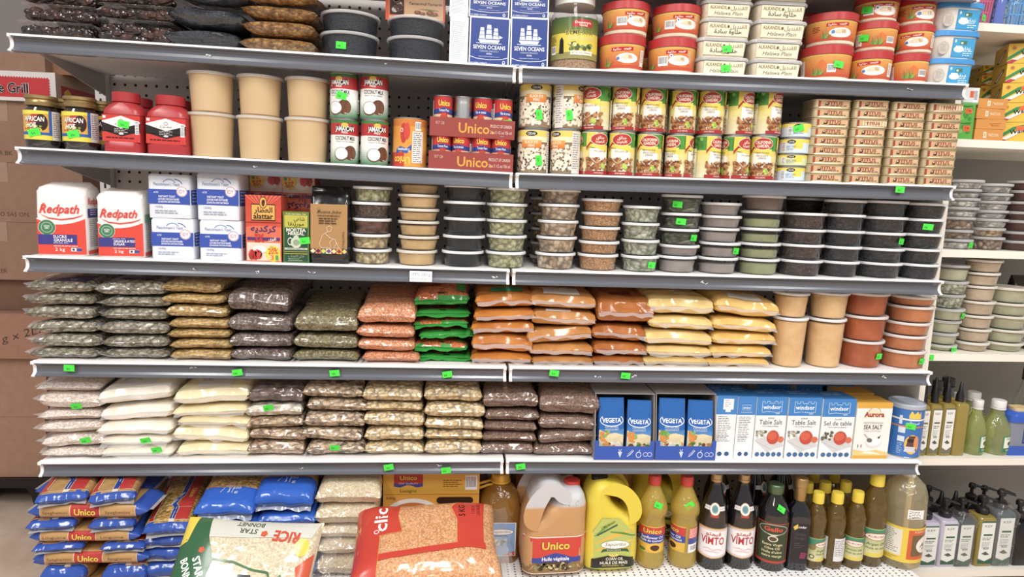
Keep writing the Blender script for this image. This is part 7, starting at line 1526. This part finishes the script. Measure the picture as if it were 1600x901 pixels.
# small oil bottles with yellow caps
def small_oil(r, h, v):
    s = Spec('small_oil_bottle', 'bottle'); m = MB(); m.lathe([(r*.82, 0), (r*.96, .005), (r, .012), (r, h*.40), (r*.94, h*.50), (r, h*.58), (r*.98, h*.66), (r*.72, h*.79), (r*.48, h*.85), (r*.46, h*.87)], '#fff', 30); s.part('bottle_body', m, 'dark_oil')
    c = MB(); c.lathe([(r*.52, h*.86), (r*.56, h*.865), (r*.56, h*.975), (r*.5, h)], '#e0c51f', 26); s.part('cap', c, 'plastic', label='yellow cap')
    a = Art(v); W = math.pi*r*920; H = h*310
    a.grad(-W, 0, 2*W, H, '#d9cf9a', '#8fae6a', 5).r(-W, H*.66, 2*W, H*.3, '#3f8a6a').e(0, H*.72, W*.36, H*.13, '#b5402f').e(0, H*.72, W*.32, H*.11, '#e9e2d2').t('AURORA', 0, H*.69, H*.07, '#b5402f', W*.5, .03).t('Lemon Oil' if v == 2 else 'Argan Oil', 0, H*.42, H*.09, '#4a4a3a', W*.56, 0, .2).t('Huile de citron', W*.02, H*.28, H*.08, '#4a4a3a', W*.6, 0, .2).p([(-W*.3, 2), (W*.4, 2), (W*.3, H*.16), (-W*.2, H*.14)], '#dcc63a').e(-W*.42, H*.6, W*.12, H*.12, '#8a7a4a').e(-W*.42, H*.2, W*.09, H*.09, '#3a3a2a').e(-W*.42, H*.2, W*.06, H*.06, '#d9cfa0')
    a.r(W*.5, 0, W*.5, H, '#dcdadb').r(-W, 0, W*.45, H, '#dcdadb').lines(-W*.98, H*.88, W*.36, 9, H*.08, '#8f8d92').lines(W*.54, H*.9, W*.4, 6, H*.08, '#8f8d92').bar(W*.6, H*.08, W*.26, H*.3)
    mb = MB(); a.put(mb, cyl(r+.0006, h*.12), 5); s.part('label', mb, 'print', label='green and cream label'); return s
SO = [(1253, 1283, 768, .01, 62), (1282, 1314, 769, .01, 172), (1314, 1344, 767, .01, 10)]
for i, (p1, p2, tp, yf, rz) in enumerate(SO):
    x, w, z = slot(5, p1, p2, yf); h = zat(tp, x, yf)-z; s = small_oil(w/2*.95, h, 2 if i == 2 else 1); wh = ('beside the vinegar', 'in the middle', 'beside the taller bottle')[i]
    for k in range(2 if i == 0 else 3): spawn(s, (x+.004*k, -.02+w/2+k*(w+.008), z+.0003), f'small oil bottle with yellow cap, {("front", "second", "third")[k]} in its file {wh}', 'small oil bottles', (0, 0, R(rz+40*k+va(x))))
x, w, z = slot(5, 1343, 1381, .01); h = zat(740, x, .01)-z
w *= .92; s = small_oil(w/2, h, 1); spawn(s, (x-.003, -.012+w/2, z+.0003), 'taller dark oil bottle with yellow cap beside the big clear one', 'small oil bottles', (0, 0, R(28+va(x))))
# big clear oil bottle
x, w, z = slot(5, 1377, 1434, .02); h = zat(741, x, .02)-z; r = w/2
s = Spec('big_oil_bottle', 'bottle'); m = MB(); pr = [(r*.86, 0), (r*.98, .006), (r, .014)]
for k in range(9): pr.append((r*(1 if k % 2 else .985), h*(.48+.03*k)))
pr += [(r*.97, h*.80), (r*.82, h*.90), (r*.5, h*.965), (r*.4, h*.985)]
m.lathe(pr, '#fff', 36); s.part('bottle_body', m, 'clear_oil')
c = MB(); c.lathe([(r*.3, h*.97), (r*.34, h*.975), (r*.34, h*1.02), (r*.3, h*1.03)], '#e6e2da', 26); s.part('cap', c, 'lid', label='pale cap under film')
a = Art(6); W = math.pi*r*1000*.62; H = h*390
a.r(-W, 0, 2*W, H, '#e0c32f').r(-W*.66, H*.18, W*.62, H*.74, '#dcd8cc').lines(-W*.62, H*.86, W*.52, 12, H*.055, '#8a8578').r(W*.10, H*.10, W*.8, H*.84, '#d0592a').r(W*.2, H*.2, W*.6, H*.6, '#6f5a33').e(W*.62, H*.5, W*.3, H*.24, '#e9e6df').t('Alsi', W*.62, H*.44, H*.12, '#3a3a5a', W*.36, .02, .2).t('Aara', W*.62, H*.36, H*.07, '#a8302c', W*.26).lines(-W*.9, H*.12, W*.8, 2, H*.05, '#a88f1c').t('KERN OIL', W*.5, H*.87, H*.05, '#f1e6c9', W*.5)
a.r(W*.02, H*1.26, W*.42, H*.26, '#ecebe7').lines(W*.05, H*1.46, W*.34, 5, H*.045, '#6f6d6a').t('NET 2 L', W*.24, H*1.28, H*.04, '#3a3a3a', W*.2)
mb = MB(); a.put(mb, cyl(r+.0008, h*.09), 6); s.part('label', mb, 'gloss', label='yellow label with a red framed picture')
spawn(s, (x, -.03+r, z+.0003), 'big clear bottle of pale oil with a yellow label at the deck end', None, (0, 0, R(8+va(x))))
# ================================================================== goods on the cream board unit
RF = RY+.02
def rslot(k, p1, p2, y): return slot(10+k, p1, p2, y)
# plastic baskets in film
def basket(w, d, h, col):
    s = Spec('plastic_basket', 'basket'); n = 0
    m = MB(); m.loft([rrect(w*.9, d*.9, .02, 0), rrect(w*.9, d*.9, .02, .004)], col); s.part('base', m, 'plastic')
    q = MB(); N_ = 11
    for sx, cx, cy in ((1, 0, -1), (1, 0, 1), (0, -1, 0), (0, 1, 0)):
        L_ = w if sx else d
        for i in range(N_):
            t = (i+.5)/N_-.5; x0, y0 = (t*L_*.86, cy*d*.45) if sx else (cx*w*.45, t*L_*.86); x1, y1 = (t*L_*.95, cy*d*.5) if sx else (cx*w*.5, t*L_*.95)
            q.tube([(x0, y0, .004), (x1, y1, h-.012)], .0022, col, 5)
    for zz in (.3, .55, .8): q.loft([rrect(w*(.9+.1*zz)+.003, d*(.9+.1*zz)+.003, .02, h*zz), rrect(w*(.9+.1*zz)+.003, d*(.9+.1*zz)+.003, .02, h*zz+.004)], col, False, False)
    s.part('lattice', q, 'plastic', kind='stuff')
    r = MB(); r.loft([rrect(w, d, .022, h-.012), rrect(w*1.04, d*1.04, .024, h-.010), rrect(w*1.04, d*1.04, .024, h), rrect(w*.98, d*.98, .02, h)], col, False, False); s.part('rim', r, 'plastic')
    f = MB(); f.loft([rrect(w*1.0, d*1.0, .02, .001), rrect(w*1.07, d*1.07, .025, h*.6), rrect(w*1.05, d*1.05, .025, h*1.02)], '#fff', False, False); s.part('wrapping', f, 'film', label='clear film wrapping'); return s
for p1, p2, c, lb in ((1509, 1556, '#d0487f', 'pink plastic lattice basket in clear film'), (1558, 1574, '#4f68c4', 'violet blue lattice basket between the pink and sky blue ones'), (1576, 1634, '#3f9bdc', 'sky blue plastic lattice basket in clear film')):
    x, w, z = rslot(0, p1, p2, RF); spawn(basket(w, .2, .12, c), (x, RF+.11, z+.0005), lb, 'plastic baskets')
# orange and green small boxes
def orange(w, h, v):
    a = Art(v); W = w*500; H = h*1000; a.r(-W, 0, 2*W, H, '#d08c3a')
    if v == 2: a.line([(-W*.1, H*.5), (W*.7, H*.6)], 1.4, '#8a4a1c').t('MAZOON', W*.3, H*.28, H*.16, '#8a5a2a', W*.5, .01)
    else: a.r(-W*.38, H*.25, W*.2, H*.5, '#eadfd2').r(-W*.33, H*.35, W*.1, H*.3, '#c9a24a').t('MAZOON', W*.32, H*.38, H*.26, '#e6cfae', W*.72, .02)
    return flatbox(w, .09, h, ('#cf8a36', '#c98434'), front=a, kind='orange_box')
x, w, zl = stackz(11, 1520, 1565, RF, [201.5, 186, 169.5, 154])
for i in range(4): spawn(orange(w, (zl[i+1]-zl[i])*.98, (0, 2, 1, 0)[i]), (x+(.002, .004, 0, .003)[i], RF, zl[i]+.0003), f'small orange carton, {ordn(i, 4)} beside the yellow wafer boxes', 'orange cartons', (0, 0, R((1, -1, 2, 0)[i])))
x, w, zl = stackz(11, 1494, 1518, RF, [189, 163])
for i in range(2):
    h = zl[i+1]-zl[i]; a = Art(i); W = w*500; H = h*1000; a.r(-W, 0, 2*W, H, '#57a83a').blobs(-W, 0, 2*W, H, 8, 4, 9, ['#6fbb4a', '#3f8f30']).r(-W*.3, H*.45, W*.9, H*.3, '#e8642a').line([(-W*.8, H*.85), (W*.6, H*.9)], 3, '#2f6a2c').t('7.99', W*.15, H*.5, H*.18, '#5a1c10', W*.6)
    m = flatbox(w, .08, h*.97, ('#4f9f36', '#5fae42'), front=a, kind='soap_pack', r=.006, mat='gloss'); spawn(m, (x, RF, zl[i]+.0003), f'green packet with an orange sticker, {("lower", "upper")[i]} one beside the orange cartons', 'green packets')
h = zat(137, x, RF)-zl[2]; a = Art(7); W = w*500; H = h*1000; a.r(-W, 0, 2*W, H, '#d9dde0').r(-W*.2, H*.4, W*.5, H*.4, '#e0623a').bar(W*.3, H*.1, W*.5, H*.8).r(-W, 0, 2*W, H*.12, '#6fae6a')
spawn(flatbox(w, .07, h, ('#d5dade', '#e3e6e8'), front=a, kind='soap_pack', r=.005, mat='foil'), (x+.006, RF, zl[2]+.0005), 'white packet lying on the two green packets', 'green packets')
# yellow wafer boxes
def wafer(w, d, h, v):
    a = Art(v); W = w*500; H = h*1000
    a.r(-W, 0, 2*W, H, '#e0b92f').p([(-W, H*.12), (W*.2, H*.72), (W, H*.9), (W, H*.98), (-W*.1, H*.78), (-W, H*.3)], '#3a8a4a').p([(-W, 0), (-W*.7, 0), (W*.4, H*.5), (W, H*.62), (W, H*.72), (W*.2, H*.55), (-W, H*.08)], '#b8384a').p([(-W*.75, H*.2), (W*.3, H*.66), (W, H*.84), (W, H*.66), (W*.4, H*.52), (-W*.4, H*.16)], '#ece7df').t('Wafer', W*.35, H*.5, H*.2, '#1d2b24', W*1.1, .05, .2, 12).e(-W*.66, H*.78, 6, 6, '#c98a2a').line([(-W*.66-4, H*.78), (-W*.66+4, H*.78)], 1.2, '#8a3a2a').line([(-W*.66, H*.78-4), (-W*.66, H*.78+4)], 1.2, '#8a3a2a').r(W*.1, H*.62, 30, 12, '#e8642a')
    b = Art(v+1); D = d*1000; b.r(0, 0, D, H, '#d9b02c').p([(D*.2, H*.2), (D*.7, H*.75), (D*.85, H*.8), (D*.8, H*.6), (D*.35, H*.15)], '#2a2a22').p([(D*.28, H*.24), (D*.7, H*.68), (D*.78, H*.72), (D*.74, H*.6), (D*.38, H*.22)], '#e6e0d6')
    s = flatbox(w, d, h, ('#dcb52d', '#e6c03a'), front=a, kind='wafer_box', mat='gloss'); m = MB(); b.put(m, side(-w/2-.0001, d, 0, -1)); s.part('side_print', m, 'gloss'); return s
x1 = xat(1574, RF, RZ[1]); w = .085
zl = [RZ[1]]+[zat(p, x1, RF) for p in (188, 157, 125, 94, 62)]
for i in range(5): spawn(wafer(w, .10, (zl[i+1]-zl[i])*.98, i), (x1+w/2+(0, .002, 0, .004, .002)[i], RF+.03, zl[i]+.0003), f'yellow wafer box, {ordn(i, 5)} in the front stack', 'yellow wafer boxes', (0, 0, R((-24, -22, -25, -21, -23)[i])))
x2 = xat(1562, RF+.10, RZ[1]); zz = RZ[1]
for i, p in enumerate((190, 157, 127, 110, 94)):
    zt = zat(p, x2, RF+.12); spawn(wafer(.055, .12, (zt-zz)*.97, i+3), (x2+.02, RF+.19, zz+.0003), f'yellow wafer box, {ordn(i, 5)} in the stack behind the orange cartons', 'yellow wafer boxes', (0, 0, R(-14))); zz = zt
# stacks of tubs
GR_ = 'tubs on the cream unit'
TR = lambda k, *a, **q: deli_stack(10+k, *a, **q)
TR(2, 1463, 1509, [372, 358, 338.5, 323, 309, 295, 281], ['pale_chips', 'brown_chips', 'brown_chips', 'pale_chips', 'pale_chips', 'pale_chips', 'pale_chips'], ['clear-lidded tub of pale shavings', 'clear-lidded tub of brown shavings', 'clear-lidded tub of brown bits']+['clear-lidded tub of white crystals']*4, 'nearest the steel shelves', GR_, yf=RF, lean=.0016, fills=[.6, .7, .8, .5, .6, .5, .6], stks={0: .5}, lidmat='clearlid')
TR(2, 1512, 1557, [369, 355, 341, 328, 314, 302, 287], ['brown_chips', 'dried_root', 'pale_chips', 'pale_chips', 'pale_chips', 'pale_chips', 'pale_chips'], ['clear-lidded tub of brown bark', 'clear-lidded tub of tan chips']+['clear-lidded tub of white gum chips']*5, 'second stack on the cream unit', GR_, yf=RF, lean=.001, fills=[.8, .8, .6, .5, .6, .6, .6], lidmat='clearlid')
TR(2, 1560, 1606, [375, 361, 344, 330.5, 315, 298, 283], 'dark_flakes', 'clear-lidded tub of dark red flakes', 'third stack on the cream unit', GR_, yf=RF, lean=.001, fills=[.9]*7, lidmat='clearlid')
TR(3, 1443, 1487, [534, 516, 497, 478.5, 457, 436.5, 412], ['sage_powder']*4+['pale_leaves']*2+['sage_powder'], 'grey-lidded tub of sage green powder', 'nearest the steel shelves, lower', GR_, yf=RF, lean=.0018, fills=[.8, .7, .75, .8, .8, .8, .7], stks={0: .4, 3: .6}, lidmat='clearlid')
TR(3, 1488, 1536, [530, 509.5, 489, 467.5, 444, 423.5, 404], ['beige_powder']*6+['beige_powder'], 'pale-lidded tub of beige powder', 'between the sage powders', GR_, yf=RF, lean=.001, fills=[.8, .78, .8, .85, .8, .75, .8], lidc='#d9d5ca')
TR(3, 1533, 1592, [531, 511, 490, 470.5, 447.5], 'sage_powder', 'wide pale-lidded tub of olive powder', 'third along the cream unit', GR_, yf=RF, lean=.0012, fills=[.9, .8, .85, .85, .85], lidc='#d3d0c2')
TR(3, 1600, 1650, [531, 508, 480], 'dark_flakes', 'white-lidded tub of dark seed', 'at the frame edge of the cream unit', GR_, yf=RF, fills=[.9]*3)
x, w, z = rslot(3, 1582, 1640, RF+.16)
s = Spec('dark_pouch', 'pouch'); s.part('pouch', MB().loft([rrect(w, .07, .015, 0), rrect(w*1.02, .08, .02, .12), rrect(w, .03, .01, .2), rrect(w, .008, .003, .22)], '#2a2628'), 'foil'); spawn(s, (x, RF+.20, z+.0005), 'dark glossy pouch standing behind the olive powder tubs')
# square pump bottles of golden soap
def pump_bottle(w, d, h, mat, lab, v=0, pump=True, cap='#1b1a1d'):
    """square bottle with shoulders; h is the height without the pump"""
    s = Spec('pump_bottle', 'bottle'); m = MB(); m.loft([rrect(w*.94, d*.94, .008, 0, 4), rrect(w, d, .01, .004, 4), rrect(w, d, .01, h*.93, 4), rrect(w*.9, d*.9, .012, h*.975, 4), rrect(w*.5, w*.5, w*.2, h, 4)], '#fff' if mat not in ('plastic', 'gloss') else v); s.part('bottle_body', m, mat)
    c = MB(); r = w*.30; c.lathe([(r, h), (r*1.02, h+.001), (r*1.02, h+.016), (r*.8, h+.02), (r*.35, h+.024), (r*.3, h+.040), (r*.62, h+.042), (r*.66, h+.052), (r*.5, h+.058)] if pump else [(r*.9, h), (r*.95, h+.002), (r*.9, h+.02), (r*.5, h+.035), (r*.28, h+.06), (r*.16, h+.062)], cap, 20)
    if pump:
        sp = sub('spout', MB().tube([(0, 0, h+.05), (.012, -.006, h+.052), (.034, -.016, h+.046)], [.005, .0045, .003], cap, 8), 'plastic')
        s.parts.append(('pump', c.mesh('pump', 'plastic'), [sp], 'black pump head', None, (0, 0, 0), (0, 0, 0)))
    else: s.part('spray_cap', c, 'plastic', label='black pointed cap')
    if lab:
        a = Art(3); W = w*370; H = h*860
        a.r(-W, 0, 2*W, H, lab[0]).r(-W, H*.965, 2*W, H*.035, lab[1]).t('KEF', 0, H*.86, H*.05, '#5a5a5a', W*1.1, 0, 0).r(-W*.6, H*.66, W*1.3, H*.04, lab[1]).lines(-W*.7, H*.60, W*1.4, 2, H*.04, '#6a6a6a').lines(-W*.7, H*.50, W*1.4, 5, H*.03, '#a5a5a5').t('820', 0, H*.34, H*.045, '#5f5f60', W*.8, .02).p([(-W*.6, H*.24), (0, H*.29), (W*.6, H*.22), (0, H*.2)], '#55574a').p([(-W, 0), (W, 0), (W, H*.14), (0, H*.06), (-W, H*.12)], lab[1])
        mb = MB(); a.put(mb, flat(-d/2-.0006, 0, h*.06)); s.part('label', mb, 'print', label='tall printed label')
    return s
def prow(k, p1, p2, ptop, mat, lab, lb, group, v=0, pump=True, yf=RF, n=1, wrap=False, dd=None, rz=0):
    x, w, z = rslot(k, p1, p2, yf); h = zat(ptop, x, yf)-z; d = dd or w*1.05; sp = pump_bottle(w, d, h, mat, lab, v, pump)
    if wrap:
        f = MB(); f.loft([rrect(w*1.1, d*1.15, .012, .001), rrect(w*1.25, d*1.2, .02, h*.4), rrect(w*1.15, d*1.15, .015, h*.7), rrect(w*1.35, d*1.3, .02, h*.95), rrect(w*.7, d*.8, .02, h+.02)], '#fff', False, False); sp.part('wrapping', f, 'film', label='clear crumpled film')
    for i in range(n): spawn(sp, (x+.002*i, yf+d/2+i*(d+.012), z+.0004), lb if n == 1 else f'{lb}, {("front", "second", "third")[i]} in its file', group, (0, 0, R(rz)))
WL = ('#e3e2de', '#6f705a')
prow(4, 1432, 1447, 633, 'yellow_soap', WL, 'square golden soap bottle next to the blue can', 'golden soap bottles', n=2, pump=False)
prow(4, 1448, 1466, 632, 'yellow_soap', WL, 'square golden soap bottle, second from the blue can', 'golden soap bottles', n=3, pump=False)
prow(4, 1467, 1486, 631, 'yellow_soap', WL, 'square golden soap bottle, third from the blue can', 'golden soap bottles', n=3, pump=False)
prow(4, 1487, 1507, 630, 'yellow_soap', None, 'square golden soap bottle turned without its label showing', 'golden soap bottles', n=2, pump=False)
def round_bottle(r, h, cap):
    s = Spec('flavoured_water', 'bottle'); m = MB(); m.lathe([(r*.9, 0), (r, .004), (r*1.0, h*.42), (r*.97, h*.5), (r*.75, h*.63), (r*.48, h*.74), (r*.42, h*.86)], '#fff', 32); s.part('bottle_body', m, 'green_water' if cap else 'clear_water')
    c = MB(); c.lathe([(r*.5, h*.83), (r*.52, h*.835), (r*.52, h*.85), (r*.44, h*.855), (r*.5, h*.87), (r*.5, h*.985), (r*.46, h)], '#dcdcdc' if cap else '#4a4a4c', 26); s.part('cap', c, 'plastic', label='white cap' if cap else 'grey cap')
    if cap:
        a = Art(3); W = r*700; H = h*310; a.r(-W, 0, 2*W, H, '#3f8a68').r(-W+4, 3, 2*W-8, H-6, '#dfe3d2').r(-W+4, 3, 2*W-8, H*.22, '#2f6a4a').t('OLIVA', 0, H*.8, H*.1, '#4a5a3a', W*1.2, .02).e(0, H*.55, W*.4, H*.12, '#3f5a4a').e(W*.1, H*.45, W*.25, H*.08, '#8aa03f').lines(-W*.6, H*.18, W*1.2, 2, H*.07, '#cfe0d2')
        mb = MB(); a.put(mb, cyl(r+.0006, h*.06, .55), 5); s.part('label', mb, 'print', label='green and white label')
    return s
for i, (p1, p2, pt) in enumerate(((1504, 1532, 624), (1536, 1573, 626))):
    x, w, z = rslot(4, p1, p2, RF+.03); h = zat(pt, x, RF+.03)-z; s = round_bottle(w/2, h, 1); s2 = round_bottle(w/2, h*1.1, 0)
    for k in range(2): spawn(s, (x+(.0, -.012)[k], RF+w/2+k*(w+.006), z+.0004), f'pale green bottle with white cap, {("front", "second")[k]} in its file {("beside the golden soap", "beside the blue pack")[i]}', 'pale green bottles', (0, 0, R(12*k)))
    spawn(s2, (x-.02, RF+w*2.5+.03, z+.0004), f'clear bottle with grey cap at the back of the file {("beside the golden soap", "beside the blue pack")[i]}', 'grey-capped bottles')
x, w, z = rslot(4, 1582, 1606, RF+.2); s2 = round_bottle(.035, .23, 0); spawn(s2, (x, RF+.2, z+.0004), 'clear bottle with grey cap standing behind the blue pack', 'grey-capped bottles')
x, w, z = rslot(4, 1574, 1622, RF); h = zat(641, x, RF)-z; s = Spec('blue_pack', 'bottle'); m = MB(); m.loft([rrect(w, .07, .012, 0), rrect(w*1.02, .075, .016, h*.2)], '#2a58b8'); s.part('foot', m, 'plastic', label='blue foot')
m = MB(); m.loft([rrect(w*.94, .066, .012, h*.2), rrect(w*.94, .066, .012, h*.72)], '#7d8494'); s.part('body', m, 'gloss', label='grey middle'); m = MB(); m.loft([rrect(w*1.0, .074, .016, h*.72), rrect(w*1.02, .075, .02, h*.86), rrect(w*.8, .06, .02, h*.93)], '#2a58b8'); s.part('shoulder', m, 'plastic', label='blue shoulder')
m = MB(); m.loft([rrect(w*.5, .04, .012, h*.93), rrect(w*.5, .04, .012, h)], '#d9c08a'); s.part('cap', m, 'plastic', label='cream cap')
a = Art(2); W = w*450; H = h*500; a.r(-W*.1, H*.1, W*1.1, H*.9, '#2c3f86').t('Oxi', W*.55, H*.7, H*.14, '#e6e9f2', W*.7, .03).t('Fresh', W*.55, H*.5, H*.12, '#e6e9f2', W*.9, .03).lines(0, H*.42, W*.9, 4, H*.07, '#c9d0e6'); mb = MB(); a.put(mb, flat(-.0338, 0, h*.21)); s.part('label', mb, 'gloss'); spawn(s, (x, RF+.038, z+.0004), 'blue and grey plastic detergent pack at the frame edge')
# bottom shelf: pump bottles
GL = ('#dfe3de', '#2f5a45')
M['lavender'] = colmat('lavender_plastic', .3)
prow(5, 1433, 1463, 816, 'gloss', GL, 'lavender pump bottle with a green sticker', 'pump bottles', v='#b9b3c6')
prow(5, 1464, 1492, 813, 'gloss', GL, 'lavender pump bottle without a sticker', 'pump bottles', v='#bdb7c9')
prow(5, 1490, 1517, 812, 'gloss', GL, 'dark grey pump bottle wrapped in crumpled film', 'pump bottles', v='#3c4148', wrap=True)
prow(5, 1522, 1550, 808, 'yellow_soap', GL, 'olive gold pump bottle with a cream label', 'pump bottles')
prow(5, 1549, 1579, 800, 'gloss', GL, 'slate grey pump bottle in film beside the black one', 'pump bottles', v='#4a5458', wrap=True)
prow(5, 1581, 1612, 816, 'gloss', None, 'black pump bottle at the frame edge', 'pump bottles', v='#18181b')
for i, (p, t, pm) in enumerate(((1450, 790, True), (1472, 800, False), (1494, 800, False), (1518, 786, True), (1538, 790, True), (1566, 795, True))):
    prow(5, p-12, p+12, t, 'gloss', None, f'black pump bottle in the second rank, {("first", "second", "third", "fourth", "fifth", "sixth")[i]} from the steel shelves', 'pump bottles in the second rank', v='#232326', pump=pm, yf=RF+.13)
